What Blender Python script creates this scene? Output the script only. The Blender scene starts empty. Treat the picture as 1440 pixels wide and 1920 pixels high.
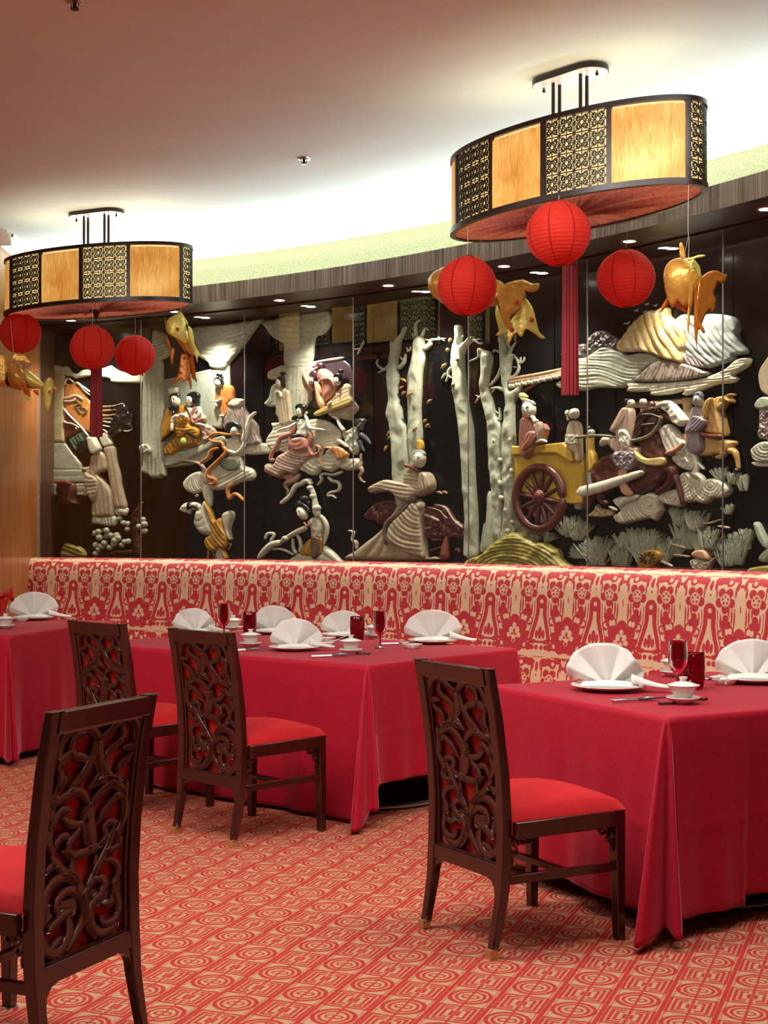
import bpy, bmesh, math, random
import numpy as np
from mathutils import Vector, Matrix
from mathutils.geometry import delaunay_2d_cdt

random.seed(7)
scene = bpy.context.scene
col = scene.collection
PI = math.pi
EYE, FPX, HY = 1.40, 2600.0, 995.0          # eye height, focal length in pixels, horizon row of the 1440x1920 frame

# ------------------------------------------------------------------ camera
cam_data = bpy.data.cameras.new('camera')
cam = bpy.data.objects.new('camera', cam_data)
col.objects.link(cam)
cam.location = (0, 0, EYE)
cam.rotation_euler = (PI / 2, 0, 0)
cam_data.sensor_fit = 'HORIZONTAL'
cam_data.sensor_width = 36.0
cam_data.lens = 36.0 * FPX / 1440.0
cam_data.shift_y = (HY - 960.0) / 1440.0
cam_data.clip_end = 60
scene.camera = cam

# ------------------------------------------------------------------ world, exposure
world = bpy.data.worlds.new('world')
scene.world = world
world.use_nodes = True
world.node_tree.nodes['Background'].inputs[0].default_value = (0.9, 0.8, 0.7, 1)
world.node_tree.nodes['Background'].inputs[1].default_value = 0.05
scene.view_settings.view_transform = 'Standard'
scene.view_settings.look = 'None'
scene.view_settings.gamma = 1.0
scene.view_settings.use_curve_mapping = False
scene.view_settings.exposure = 0.0

# the curved wall: one circle, radii measured from its centre
CX, CY, R0 = -6.3786, 1.8017, 9.6833
R_GLASS, R_MURAL, R_COVE = R0 + 0.36, R0 + 0.80, R0 + 0.52
Z_SOFF, Z_FASC, Z_CEIL = 3.05, 3.18, 3.54

def cyl(th, r, z):
    return (CX + r * math.cos(th), CY + r * math.sin(th), z)

def px_theta(x, r):
    dx = (x - 720.0) / FPX
    a = dx * dx + 1; b = -2 * (dx * CX + CY); c = CX * CX + CY * CY - r * r
    t = (-b + math.sqrt(b * b - 4 * a * c)) / (2 * a)
    return math.atan2(t - CY, dx * t - CX), t

def at(x, y, Y):
    return Vector(((x - 720.0) / FPX * Y, Y, EYE - (y - HY) / FPX * Y))

def on_table(x, y, zt=0.76):
    Y = (EYE - zt) * FPX / (y - HY)
    return Vector(((x - 720.0) / FPX * Y, Y, zt))

# ------------------------------------------------------------------ area lights: added fill and cove strips
def area_light(name, loc, size, size_y, power, color, direction=(0, 0, -1), spread=PI):
    d = bpy.data.lights.new(name, 'AREA')
    d.shape = 'RECTANGLE'; d.size = size; d.size_y = size_y
    d.energy = power; d.color = color; d.spread = spread
    o = bpy.data.objects.new(name, d); col.objects.link(o)
    o.location = loc
    o.rotation_euler = Vector(direction).to_track_quat('-Z', 'Y').to_euler()
    return o

# fill lights added under the ceiling, all out of frame, no fixtures modelled
area_light('fill_light', (-0.6, 1.4, 3.45), 2.6, 2.0, 42, (1.0, 0.95, 0.90))
area_light('fill_light', (1.0, 4.55, 3.45), 2.6, 1.0, 98, (1.0, 0.95, 0.90))
area_light('fill_light', (-3.6, 5.6, 3.45), 1.6, 2.4, 105, (1.0, 0.94, 0.88))
area_light('fill_light', (-1.0, 4.7, 3.45), 1.3, 1.0, 75, (1.0, 0.95, 0.90))
# cove strips behind the fascia, shining up
for k in range(14):
    th = px_theta(-150, R0)[0] + (px_theta(1700, R0)[0] - px_theta(-150, R0)[0]) * (k + .5) / 14
    p = cyl(th, R0 + 0.22, Z_SOFF + 0.10)
    o = area_light('cove_strip_light', p, 0.08, 0.92, 6.0, (0.90, 1.0, 0.96), (0.0, 0.0, 1.0))
    o.rotation_euler = Matrix.Rotation(th, 4, 'Z').to_euler()
    o.rotation_euler = (Matrix.Rotation(th, 4, 'Z') @ Matrix.Rotation(-math.radians(38), 4, 'Y') @ Matrix.Rotation(PI, 4, 'X')).to_euler()

# ------------------------------------------------------------------ colour and node helpers
def lin(c):
    if isinstance(c, str):
        c = [int(c[i:i + 2], 16) / 255 for i in (0, 2, 4)]
        return tuple(((v / 12.92) if v <= 0.04045 else ((v + 0.055) / 1.055) ** 2.4) for v in c)
    return tuple(c)

class NT:
    def __init__(s, name):
        s.m = bpy.data.materials.new(name); s.m.use_nodes = True
        s.t = s.m.node_tree; s.b = s.t.nodes['Principled BSDF']; s.out = s.t.nodes['Material Output']
    def n(s, typ, **kw):
        nd = s.t.nodes.new(typ)
        for k, v in kw.items(): setattr(nd, k, v)
        return nd
    def put(s, sock, v):
        if v is None: return
        if isinstance(v, bpy.types.NodeSocket): s.t.links.new(v, sock)
        else:
            if isinstance(v, (tuple, list)) and len(v) == 3 and len(sock.default_value) == 4: v = (*v, 1)
            sock.default_value = v
    def m_(s, op, a, b=None, c=None):
        nd = s.n('ShaderNodeMath', operation=op)
        s.put(nd.inputs[0], a)
        if b is not None: s.put(nd.inputs[1], b)
        if c is not None: s.put(nd.inputs[2], c)
        return nd.outputs[0]
    def add(s, a, b): return s.m_('ADD', a, b)
    def sub(s, a, b): return s.m_('SUBTRACT', a, b)
    def mul(s, a, b): return s.m_('MULTIPLY', a, b)
    def mx(s, a, b): return s.m_('MAXIMUM', a, b)
    def mn(s, a, b): return s.m_('MINIMUM', a, b)
    def ab(s, a): return s.m_('ABSOLUTE', a)
    def coord(s, kind='Object', scale=None):
        o = s.n('ShaderNodeTexCoord').outputs[kind]
        if scale is None: return o
        mp = s.n('ShaderNodeMapping'); mp.inputs['Scale'].default_value = scale
        s.t.links.new(o, mp.inputs[0]); return mp.outputs[0]
    def noise(s, vec, scale=5, detail=3, rough=.5, dist=0):
        nd = s.n('ShaderNodeTexNoise')
        s.put(nd.inputs['Vector'], vec); nd.inputs['Scale'].default_value = scale
        nd.inputs['Detail'].default_value = detail; nd.inputs['Roughness'].default_value = rough
        nd.inputs['Distortion'].default_value = dist
        return nd.outputs['Fac']
    def ramp(s, fac, stops):
        nd = s.n('ShaderNodeValToRGB'); s.put(nd.inputs[0], fac)
        e = nd.color_ramp.elements
        while len(e) < len(stops): e.new(0.5)
        for i, (p, c) in enumerate(stops):
            e[i].position = p; c = lin(c); e[i].color = (*c, 1)
        return nd.outputs[0]
    def mix(s, fac, a, b, blend='MIX'):
        nd = s.n('ShaderNodeMix', data_type='RGBA', blend_type=blend)
        s.put(nd.inputs[0], fac); s.put(nd.inputs[6], a); s.put(nd.inputs[7], b)
        return nd.outputs[2]
    def step(s, v, edge=0.0, soft=0.002):      # 1 where v > edge
        nd = s.n('ShaderNodeMapRange', clamp=True)
        s.put(nd.inputs[0], v)
        nd.inputs[1].default_value = edge - soft; nd.inputs[2].default_value = edge + soft
        return nd.outputs[0]
    def bump(s, h, strength=.3, dist=.01):
        nd = s.n('ShaderNodeBump'); s.put(nd.inputs['Height'], h)
        nd.inputs['Strength'].default_value = strength; nd.inputs['Distance'].default_value = dist
        s.t.links.new(nd.outputs[0], s.b.inputs['Normal'])
    def fin(s, color=None, rough=None, metal=None, **kw):
        if color is not None: s.put(s.b.inputs['Base Color'], lin(color) if isinstance(color, str) else color)
        if rough is not None: s.put(s.b.inputs['Roughness'], rough)
        if metal is not None: s.put(s.b.inputs['Metallic'], metal)
        for k, v in kw.items(): s.put(s.b.inputs[k.replace('_', ' ')], v)
        return s.m

MATS = {}
def plain(name, c, rough=.5, metal=0.0, var=.12, scale=8, bump=0.0, **kw):
    if name in MATS: return MATS[name]
    n = NT(name); a = lin(c)
    nz = n.noise(n.coord(), scale, 4)
    lo = tuple(v * (1 - var) for v in a); hi = tuple(min(1, v * (1 + var)) for v in a)
    c_ = n.ramp(nz, [(.3, lo), (.7, hi)])
    if bump: n.bump(nz, bump, .004)
    MATS[name] = n.fin(c_, rough, metal, **kw)
    return MATS[name]

# ------------------------------------------------------------------ mesh helpers
class MB:
    def __init__(s): s.v = []; s.f = []
    def add(s, v, f, M=None):
        o = len(s.v)
        s.v += [tuple(M @ Vector(p)) for p in v] if M is not None else [tuple(p) for p in v]
        s.f += [tuple(i + o for i in q) for q in f]
        return s
    def box(s, x0, x1, y0, y1, z0, z1, M=None):
        v = [(x, y, z) for x in (x0, x1) for y in (y0, y1) for z in (z0, z1)]
        f = [(0, 1, 3, 2), (4, 6, 7, 5), (0, 4, 5, 1), (2, 3, 7, 6), (0, 2, 6, 4), (1, 5, 7, 3)]
        return s.add(v, f, M)
    def lathe(s, prof, n=24, M=None, sx=1, sy=1):
        v = []; f = []
        for r, z in prof:
            for k in range(n):
                a = 2 * PI * k / n; v.append((r * math.cos(a) * sx, r * math.sin(a) * sy, z))
        for i in range(len(prof) - 1):
            for k in range(n):
                j = (k + 1) % n
                f.append((i * n + k, i * n + j, (i + 1) * n + j, (i + 1) * n + k))
        return s.add(v, f, M)
    def tube(s, pts, r, n=8, M=None, flat=1.0, caps=True):
        pts = [Vector(p) for p in pts]; m = len(pts)
        rs = r if isinstance(r, (list, tuple)) else [r] * m
        v = []; f = []; up = None
        for i, p in enumerate(pts):
            t = (pts[min(i + 1, m - 1)] - pts[max(i - 1, 0)]).normalized()
            if up is None:
                up = Vector((0, 0, 1)) if abs(t.z) < .9 else Vector((0, 1, 0))
            a = t.cross(up).normalized(); up = a.cross(t).normalized()
            for k in range(n):
                q = 2 * PI * k / n
                v.append(p + a * math.cos(q) * rs[i] + up * math.sin(q) * rs[i] * flat)
        for i in range(m - 1):
            for k in range(n):
                j = (k + 1) % n
                f.append((i * n + k, i * n + j, (i + 1) * n + j, (i + 1) * n + k))
        if caps:
            f.append(tuple(range(n - 1, -1, -1))); f.append(tuple((m - 1) * n + k for k in range(n)))
        return s.add(v, f, M)
    def grid(s, P, closed_u=False, closed_v=False):
        nu = len(P); nv = len(P[0]); v = [p for row in P for p in row]; f = []
        for i in range(nu - (0 if closed_u else 1)):
            for j in range(nv - (0 if closed_v else 1)):
                a = i * nv + j; b = i * nv + (j + 1) % nv
                c = ((i + 1) % nu) * nv + (j + 1) % nv; d = ((i + 1) % nu) * nv + j
                f.append((a, b, c, d))
        return s.add(v, f)
    def build(s, name, mat, parent=None, smooth=True, world=False, ang=40):
        me = bpy.data.meshes.new(name)
        v = s.v
        if parent is not None and world:
            Mi = wmat(parent).inverted(); v = [tuple(Mi @ Vector(p)) for p in v]
        me.from_pydata(v, [], s.f); me.update()
        if mat: me.materials.append(mat)
        if smooth:
            me.polygons.foreach_set('use_smooth', [True] * len(me.polygons))
            me.set_sharp_from_angle(angle=math.radians(ang))
        o = bpy.data.objects.new(name, me); col.objects.link(o)
        if parent is not None: o.parent = parent
        return o

def wmat(o):
    M = Matrix.LocRotScale(o.location, o.rotation_euler, o.scale)
    return wmat(o.parent) @ M if o.parent else M

def thing(name, label, cat, loc=(0, 0, 0), rz=0, group=None):
    o = bpy.data.objects.new(name, None); col.objects.link(o)
    o.empty_display_size = .05
    o.location = loc; o.rotation_euler = (0, 0, rz)
    return tag(o, label, cat, group)

def tag(o, label, cat, group=None):
    o['label'] = label; o['category'] = cat
    if group: o['group'] = group
    return o

def struct(o):
    o['kind'] = 'structure'; return o

def copy_tree(o, parent=None):
    c = o.copy(); col.objects.link(c)
    if parent is not None: c.parent = parent
    for ch in list(o.children): copy_tree(ch, c)
    return c

def spline(pts, n=6, closed=False):
    P = [np.array(p, float) for p in pts]; m = len(P); out = []
    rng = range(m) if closed else range(m - 1)
    for i in rng:
        if closed: p0, p1, p2, p3 = P[i - 1], P[i], P[(i + 1) % m], P[(i + 2) % m]
        else: p0, p1, p2, p3 = P[max(i - 1, 0)], P[i], P[i + 1], P[min(i + 2, m - 1)]
        for k in range(n):
            t = k / n
            out.append(.5 * ((2 * p1) + (-p0 + p2) * t + (2 * p0 - 5 * p1 + 4 * p2 - p3) * t * t + (-p0 + 3 * p1 - 3 * p2 + p3) * t ** 3))
    if not closed: out.append(P[-1])
    return out

def bevel(o, w=.004, seg=2):
    m = o.modifiers.new('bevel', 'BEVEL'); m.width = w; m.segments = seg; m.limit_method = 'ANGLE'
    return o
# ================================================================== materials of the room
def carpet_mat():
    n = NT('patterned_carpet')
    sep = n.n('ShaderNodeSeparateXYZ'); n.t.links.new(n.coord('Object'), sep.inputs[0])
    X, Y = sep.outputs[0], sep.outputs[1]
    wob = n.mul(n.sub(n.noise(n.coord(), 60, 2), .5), .006)
    u = n.add(n.add(n.mul(X, .36), n.mul(Y, .933)), wob); w = n.add(n.sub(n.mul(X, .933), n.mul(Y, .36)), wob)
    W, U = .158, .305
    ws = n.m_('DIVIDE', n.add(w, 1.573 + 20 * W + W / 2), W)
    row = n.m_('FLOOR', ws); wf = n.mul(n.sub(n.m_('FRACT', ws), .5), W)
    odd = n.m_('MODULO', row, 2.0)
    us = n.m_('DIVIDE', n.sub(n.add(u, 20 * U), n.mul(odd, U * .5)), U)
    us = n.add(us, (-4.284 / U) % 1.0)                       # a circle sits at phase 0 of even rows
    uf = n.m_('FRACT', n.add(us, .5))                         # circle centre at .5
    uc = n.mul(n.sub(uf, .5), U)                              # distance to the circle centre
    usq = n.mul(n.sub(n.m_('FRACT', us), .5), U)             # distance to the square centre
    rc = n.m_('SQRT', n.add(n.mul(uc, uc), n.mul(wf, wf)))
    # circles: two rings and a curled heart
    ring = lambda d, r, t: n.sub(t, n.ab(n.sub(d, r)))
    circ = n.mx(ring(rc, .062, .0074), ring(rc, .043, .0056))
    circ = n.mx(circ, ring(n.m_('SQRT', n.add(n.mul(uc, uc), n.m_('POWER', n.sub(n.ab(wf), .012), 2.0))), .013, .0042))
    dsq = n.mx(n.ab(usq), n.ab(wf))
    sq = n.mx(ring(dsq, .066, .0056), ring(dsq, .050, .0056))
    outer = ring(dsq, .066, .0056); sq = n.mx(sq, ring(dsq, .034, .0052))
    gap = n.sub(.0028, n.ab(n.sub(n.ab(wf), .010)))
    sq = n.mx(n.mx(outer, n.mn(sq, n.mul(gap, -1.0))), n.sub(.006, n.mx(n.sub(n.ab(usq), .014), n.ab(n.sub(n.ab(wf), .010)))))
    mot = n.mx(circ, sq)
    stem = n.mn(n.sub(.0042, n.ab(wf)), n.sub(n.mn(n.ab(rc), dsq), .048))
    stem2 = n.sub(.0040, n.ab(wf))
    edge = n.sub(n.ab(wf), W / 2 - .0075)
    thin = n.sub(.0016, n.ab(n.sub(n.ab(wf), W / 2 - .014)))
    pat = n.mx(n.mx(mot, stem2), n.mx(edge, thin))
    k = n.step(pat, 0, .0022)
    fuzz = n.noise(n.coord(), 420, 2)
    big = n.noise(n.coord(), 2.2, 3)
    red = n.ramp(fuzz, [(.25, '98241f'), (.75, 'b23c36')])
    tan = n.ramp(fuzz, [(.25, '9c7c5c'), (.75, 'bd9a76')])
    c = n.mix(k, tan, red)
    c = n.mix(n.mul(big, .12), c, lin('8a2a20'))
    n.bump(n.add(n.mul(fuzz, .7), n.mul(k, .5)), .35, .004)
    return n.fin(c, .95, Specular_IOR_Level=.1)

def damask_mat():
    n = NT('damask_fabric')
    sep = n.n('ShaderNodeSeparateXYZ'); n.t.links.new(n.coord('UV'), sep.inputs[0])
    P, V = .415, .52
    uvn = n.coord('UV')
    wob = n.sub(n.noise(uvn, 28, 2), .5)
    s_ = n.add(sep.outputs[0], n.mul(wob, .006)); z = n.add(sep.outputs[1], n.mul(wob, .005))
    x = n.mul(n.ab(n.sub(n.m_('FRACT', n.m_('DIVIDE', s_, P)), .5)), P)   # 0 at the column, P/2 at the big flower
    z = n.add(n.mul(n.m_('FRACT', n.m_('DIVIDE', n.sub(z, .66 - 5 * V), V)), V), .66)    # .66 .. 1.18
    cmb = n.n('ShaderNodeCombineXYZ'); n.put(cmb.inputs[0], x); n.put(cmb.inputs[1], z)
    vec = cmb.outputs[0]
    def dist(cx, cy, sx=1.0, sy=1.0):
        v = vec
        if sx != 1 or sy != 1:
            a = n.n('ShaderNodeVectorMath', operation='SUBTRACT'); n.t.links.new(vec, a.inputs[0]); a.inputs[1].default_value = (cx, cy, 0)
            b = n.n('ShaderNodeVectorMath', operation='MULTIPLY'); n.t.links.new(a.outputs[0], b.inputs[0]); b.inputs[1].default_value = (1 / sx, 1 / sy, 0)
            l = n.n('ShaderNodeVectorMath', operation='LENGTH'); n.t.links.new(b.outputs[0], l.inputs[0])
            return l.outputs['Value']
        d = n.n('ShaderNodeVectorMath', operation='DISTANCE'); n.t.links.new(v, d.inputs[0]); d.inputs[1].default_value = (cx, cy, 0)
        return d.outputs['Value']
    circ = lambda cx, cy, r: n.sub(r, dist(cx, cy))
    ell = lambda cx, cy, a, b: n.mul(n.sub(1.0, dist(cx, cy, a, b)), min(a, b))
    ring = lambda cx, cy, r, t: n.sub(t, n.ab(n.sub(dist(cx, cy), r)))
    def uni(l):
        a = l[0]
        for b in l[1:]: a = n.mx(a, b)
        return a
    zz = lambda lo, hi: n.mn(n.sub(z, lo), n.sub(hi, z))
    # flaring column beside x=0
    fl = n.n('ShaderNodeMapRange', interpolation_type='SMOOTHSTEP'); n.put(fl.inputs[0], z)
    fl.inputs[1].default_value = .93; fl.inputs[2].default_value = .74; fl.inputs[3].default_value = .027; fl.inputs[4].default_value = .070
    cz = fl.outputs[0]
    colb = n.mn(n.sub(.0150, n.ab(n.sub(x, cz))), zz(.735, .985))
    line = n.mn(n.sub(.0032, n.ab(n.sub(x, n.add(cz, .027)))), zz(.73, .99))
    cap = n.mx(ring(0, .985, .028, .014), circ(0, .965, .010))
    # five petal flower
    fx, fy = .104, 1.045
    pet = [circ(fx + .043 * math.cos(a), fy + .043 * math.sin(a) * 1.05, .0248) for a in [math.radians(-90 + 72 * k) for k in range(5)]]
    # the star inside the flower
    star = uni([ell(fx, fy, .026, .026)])
    spoke = uni([circ(fx + .018 * math.cos(a), fy + .018 * math.sin(a), .0068) for a in [math.radians(90 + 72 * k) for k in range(5)]])
    gapr = n.sub(.0028, n.ab(n.sub(dist(fx, fy), .031)))
    flower = n.mx(n.mn(n.mn(uni(pet), n.mul(star, -1.0)), n.mul(gapr, -1.0)), spoke)
        # big lobed flower on x = P/2
    bx, by = P / 2, .785
    lob = [circ(bx - .078 * math.cos(a), by + .078 * math.sin(a), .040) for a in [math.radians(v) for v in (90, 38, -10, -58)]]
    lob += [circ(bx - .062 * math.cos(math.radians(-90)), by - .068, .03), ell(bx, by, .078, .078)]
    heart = uni([circ(bx, by + .052, .015), circ(bx - .022, by + .022, .019), circ(bx - .040, by - .008, .015), ell(bx, by - .008, .024, .046)])
    hs = uni([ell(bx, by + .012, .009, .018), circ(bx - .014, by - .004, .007), circ(bx - .022, by - .03, .010), circ(bx, by - .042, .010)])
    big = n.mx(n.mn(uni(lob), n.mul(heart, -1.0)), hs)
    # sprigs, curls and leaves
    leaf = [circ(.108, .950, .021), circ(.092, .918, .023), circ(.126, .918, .021), ell(.075, .94, .006, .035),  ell(.100, .89, .012, .030),
            ring(.088, .868, .022, .0055), ell(.15, .965, .006, .045), ell(.168, .95, .006, .055), ell(.13, .985, .006, .03),
            ring(.135, .885, .030, .0055), circ(.083, .85, .009)]
    low = [ell(0, .80, .015, .038), circ(.10, .79, .018), ell(.118, .83, .007, .03), ell(.09, .755, .03, .008), ell(.026, .79, .012, .026), ell(.05, .745, .022, .014), circ(.085, .715, .024), circ(.055, .712, .016),
           ring(.118, .725, .022, .007), ell(.015, .745, .03, .007), circ(.02, .712, .014), ell(.135, .75, .01, .03)]
    top = [ell(0, 1.12, .012, .03), ell(.055, 1.145, .036, .024), circ(0, 1.07, .006), ell(.035, 1.125, .011, .030), circ(.092, 1.15, .024), ring(.125, 1.14, .020, .0075), circ(.165, 1.165, .024),
           ell(.185, 1.125, .012, .030), ell(.02, 1.185, .04, .010), ring(.15, 1.19, .02, .006), circ(P / 2, 1.12, .011), circ(.115, 1.19, .017), circ(P / 2, 1.18, .018),
           ell(.043, 1.08, .0055, .032), ell(.172, 1.085, .007, .030), ell(P / 2, 1.0, .004, .02)]
    pat = uni([colb, line, cap, flower, big] + leaf + low + top)
    veil = n.mul(n.sub(n.noise(uvn, 55, 1), .5), .004)
    k = n.step(n.add(pat, veil), 0, .0013)
    weave = n.noise(uvn, 500, 2)
    red = n.ramp(weave, [(.3, 'aa1c28'), (.7, 'c02e38')])
    tan = n.ramp(weave, [(.3, 'cfac86'), (.7, 'e6c8a4')])
    n.bump(n.add(n.mul(k, .8), n.mul(weave, .25)), .5, .003)
    return n.fin(n.mix(k, tan, red), n.add(.42, n.mul(k, .15)), Specular_IOR_Level=.5, Sheen_Weight=.15)

def fascia_mat():
    n = NT('strip_veneer')
    vec = n.coord('UV', (1, .02, 1))
    a = n.noise(vec, 46, 5, .75); b = n.noise(vec, 9, 2)
    c = n.ramp(n.add(n.mul(a, .7), n.mul(b, .3)), [(.36, '3c332b'), (.46, '75675a'), (.54, '94867a'), (.64, 'b5a898')])
    n.bump(a, .3, .003)
    return n.fin(c, .45)

def wood_panel_mat():
    n = NT('orange_veneer')
    v = n.coord('Object', (9, 9, .5))
    a = n.noise(v, 3, 4, .6, .6)
    return n.fin(n.ramp(a, [(.3, '8d5326'), (.7, 'b87a40')]), .28)

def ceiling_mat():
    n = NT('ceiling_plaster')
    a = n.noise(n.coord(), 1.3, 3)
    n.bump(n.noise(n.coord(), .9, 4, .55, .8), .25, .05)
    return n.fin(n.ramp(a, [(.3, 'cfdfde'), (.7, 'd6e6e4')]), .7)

def cove_mat():
    n = NT('speckled_cream_paper')
    a = n.noise(n.coord(), 130, 3)
    return n.fin(n.ramp(a, [(.35, 'b5ae86'), (.65, 'd6cfa8')]), .8)

M_CARPET = carpet_mat(); M_DAMASK = damask_mat(); M_FASCIA = fascia_mat(); M_CEIL = ceiling_mat(); M_COVE = cove_mat(); M_VENEER = wood_panel_mat()
M_SOFF = plain('dark_soffit_wood', '3a2218', .35, var=.3, scale=4)
M_JAMB = plain('brown_jamb', '5a3a28', .4, scale=5)
M_STEEL = plain('brushed_steel', 'c8c8c8', .3, .9)
M_LACQ = plain('black_lacquer', '0b0b0c', .2, var=.3, scale=2, Specular_IOR_Level=.25)
M_WALL = plain('room_wall_paint', '8c8880', .7)
M_WHITE = plain('white_moulding', 'efefe8', .5)

def glass_mat():
    n = NT('clear_pane')
    tr = n.n('ShaderNodeBsdfTransparent'); tr.inputs[0].default_value = (.93, .96, .94, 1)
    gl = n.n('ShaderNodeBsdfGlossy'); gl.inputs['Roughness'].default_value = 0.015
    fr = n.n('ShaderNodeFresnel'); fr.inputs[0].default_value = 1.52
    fac = n.m_('MINIMUM', n.mul(fr.outputs[0], 2.0), 1.0)
    mx = n.n('ShaderNodeMixShader'); n.put(mx.inputs[0], fac)
    n.t.links.new(tr.outputs[0], mx.inputs[1]); n.t.links.new(gl.outputs[0], mx.inputs[2])
    n.t.links.new(mx.outputs[0], n.out.inputs[0])
    return n.m
M_GLASS = glass_mat()

# ================================================================== room shell
TH_L = px_theta(-420, R0)[0]; TH_R = px_theta(1760, R0)[0]
TH_END = px_theta(73, R_GLASS)[0]                     # where the showcase ends against the veneered wall

def arc_strip(name, prof, mat, th0, th1, n=80, uv=False, smooth=True, parent=None, ang=40):
    """prof: list of (r, z) swept along the curved wall; UVs are arc length and running profile length"""
    m = MB(); P = []
    for i in range(n + 1):
        th = th0 + (th1 - th0) * i / n
        P.append([cyl(th, r, z) for r, z in prof])
    m.grid(P)
    o = m.build(name, mat, parent, smooth, world=parent is not None, ang=ang)
    L = [0]
    for a, b in zip(prof, prof[1:]): L.append(L[-1] + math.hypot(b[0] - a[0], b[1] - a[1]))
    uvl = o.data.uv_layers.new(name='UVMap')
    nv = len(prof)
    for lp in o.data.loops:
        i, j = divmod(lp.vertex_index, nv)
        th = th0 + (th1 - th0) * i / n
        uvl.data[lp.index].uv = ((th1 - th) * R0 if True else 0, uv(j, prof, L) if callable(uv) else L[j])
    return o

m = MB(); m.box(-7, 6, -4, 13, -.1, 0); struct(m.build('floor', M_CARPET, smooth=False))
# ceiling: one gently uneven plaster sheet
m = MB(); P = []
for i in range(60):
    row = []
    for j in range(70):
        x = -7 + 13 * i / 59; y = -4 + 17 * j / 69
        z = Z_CEIL + .010 * math.sin(x * 1.3 + y * .9) + .008 * math.sin(x * .7 - y * 1.7 + 1.0)
        row.append((x, y, z))
    P.append(row)
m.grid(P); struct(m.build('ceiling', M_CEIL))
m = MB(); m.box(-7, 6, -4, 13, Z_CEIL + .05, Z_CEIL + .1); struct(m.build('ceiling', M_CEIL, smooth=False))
m = MB(); m.box(-7, 6, -4.1, -4, 0, 3.6); struct(m.build('wall_back', M_WALL, smooth=False))
m = MB(); m.box(-7.1, -7, -4, 13, 0, 3.6); struct(m.build('wall_far_left', M_WALL, smooth=False))
m = MB(); m.box(6, 6.1, -4, 13, 0, 3.6); struct(m.build('wall_right', M_WALL, smooth=False))
m = MB(); m.box(-7, 6, 13, 13.1, 0, 3.6); struct(m.build('wall_rear', M_WALL, smooth=False))

# veneered wall at the left end of the showcase
pe = cyl(TH_END, R_GLASS, 0); pm = cyl(px_theta(103, R_MURAL)[0], R_MURAL, 0)
m = MB(); m.box(pe[0] - .12, pe[0], 10.0, pe[1] + .02, 0, Z_CEIL)
struct(m.build('wall_left', M_VENEER, smooth=False))
m = MB(); m.box(-7, pe[0] - .12, 9.98, 10.08, 0, Z_CEIL)
struct(m.build('wall_left_return', M_VENEER, smooth=False))
m = MB()
v = [(pe[0] - .12, pe[1] + .02), (pe[0], pe[1]), (pm[0], pm[1] + .02), (pm[0] - .15, pm[1] + .05)]
m.add([(x, y, z) for z in (0, Z_SOFF) for x, y in v], [(0, 1, 5, 4), (1, 2, 6, 5), (2, 3, 7, 6), (3, 0, 4, 7), (4, 5, 6, 7)])
struct(m.build('trim_1', M_JAMB, smooth=False))
m = MB(); m.box(pe[0] - .006, pe[0] + .012, pe[1] - .02, pe[1] + .004, 0, Z_SOFF); struct(m.build('trim_2', M_STEEL, smooth=False))
# cornice along that wall
m = MB(); prof = [(0, 0), (.0, -.09), (.02, -.09), (.05, -.06), (.07, -.03), (.11, -.02), (.11, 0)]
m.grid([[(pe[0] + r, y, Z_CEIL + z) for r, z in prof] for y in (10.0, pe[1] + .6)])
m.grid([[(x, 9.98 - r, Z_CEIL + z) for r, z in prof] for x in (-7, pe[0] + .1)])
struct(m.build('trim_3', M_WHITE))

# showcase: back panels, soffit, fascia, cove
struct(arc_strip('wall_curved', [(R_MURAL + .02, 0), (R_MURAL + .02, Z_SOFF)], M_LACQ, TH_L, TH_R))
so = arc_strip('trim_4', [(R_MURAL + .03, Z_SOFF + .05), (R_MURAL + .03, Z_SOFF), (R_GLASS + .02, Z_SOFF), (R_GLASS + .02, Z_SOFF - .012), (R_GLASS - .02, Z_SOFF - .012), (R_GLASS - .02, Z_SOFF), (R0, Z_SOFF)], M_SOFF, TH_L, TH_R, smooth=False)
struct(so)
struct(arc_strip('trim_5', [(R0, Z_SOFF), (R0, Z_FASC), (R0 + .025, Z_FASC), (R0 + .025, Z_SOFF + .02)], M_FASCIA, TH_L, TH_R, n=160, smooth=False))
struct(arc_strip('trim_6', [(R0 + .03, Z_SOFF + .05), (R_COVE + .1, Z_SOFF + .05)], M_WHITE, TH_L, TH_R, smooth=False))
struct(arc_strip('wall_cove', [(R_COVE, Z_SOFF + .05), (R_COVE, Z_CEIL)], M_COVE, TH_L, TH_R))
struct(arc_strip('trim_7', [(R_COVE, Z_CEIL - .045), (R_COVE - .02, Z_CEIL - .045), (R_COVE - .03, Z_CEIL - .03), (R_COVE - .06, Z_CEIL - .022), (R_COVE - .08, Z_CEIL - .012), (R_COVE - .11, Z_CEIL - .010), (R_COVE - .11, Z_CEIL + .03)], M_WHITE, TH_L, TH_R))

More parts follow.
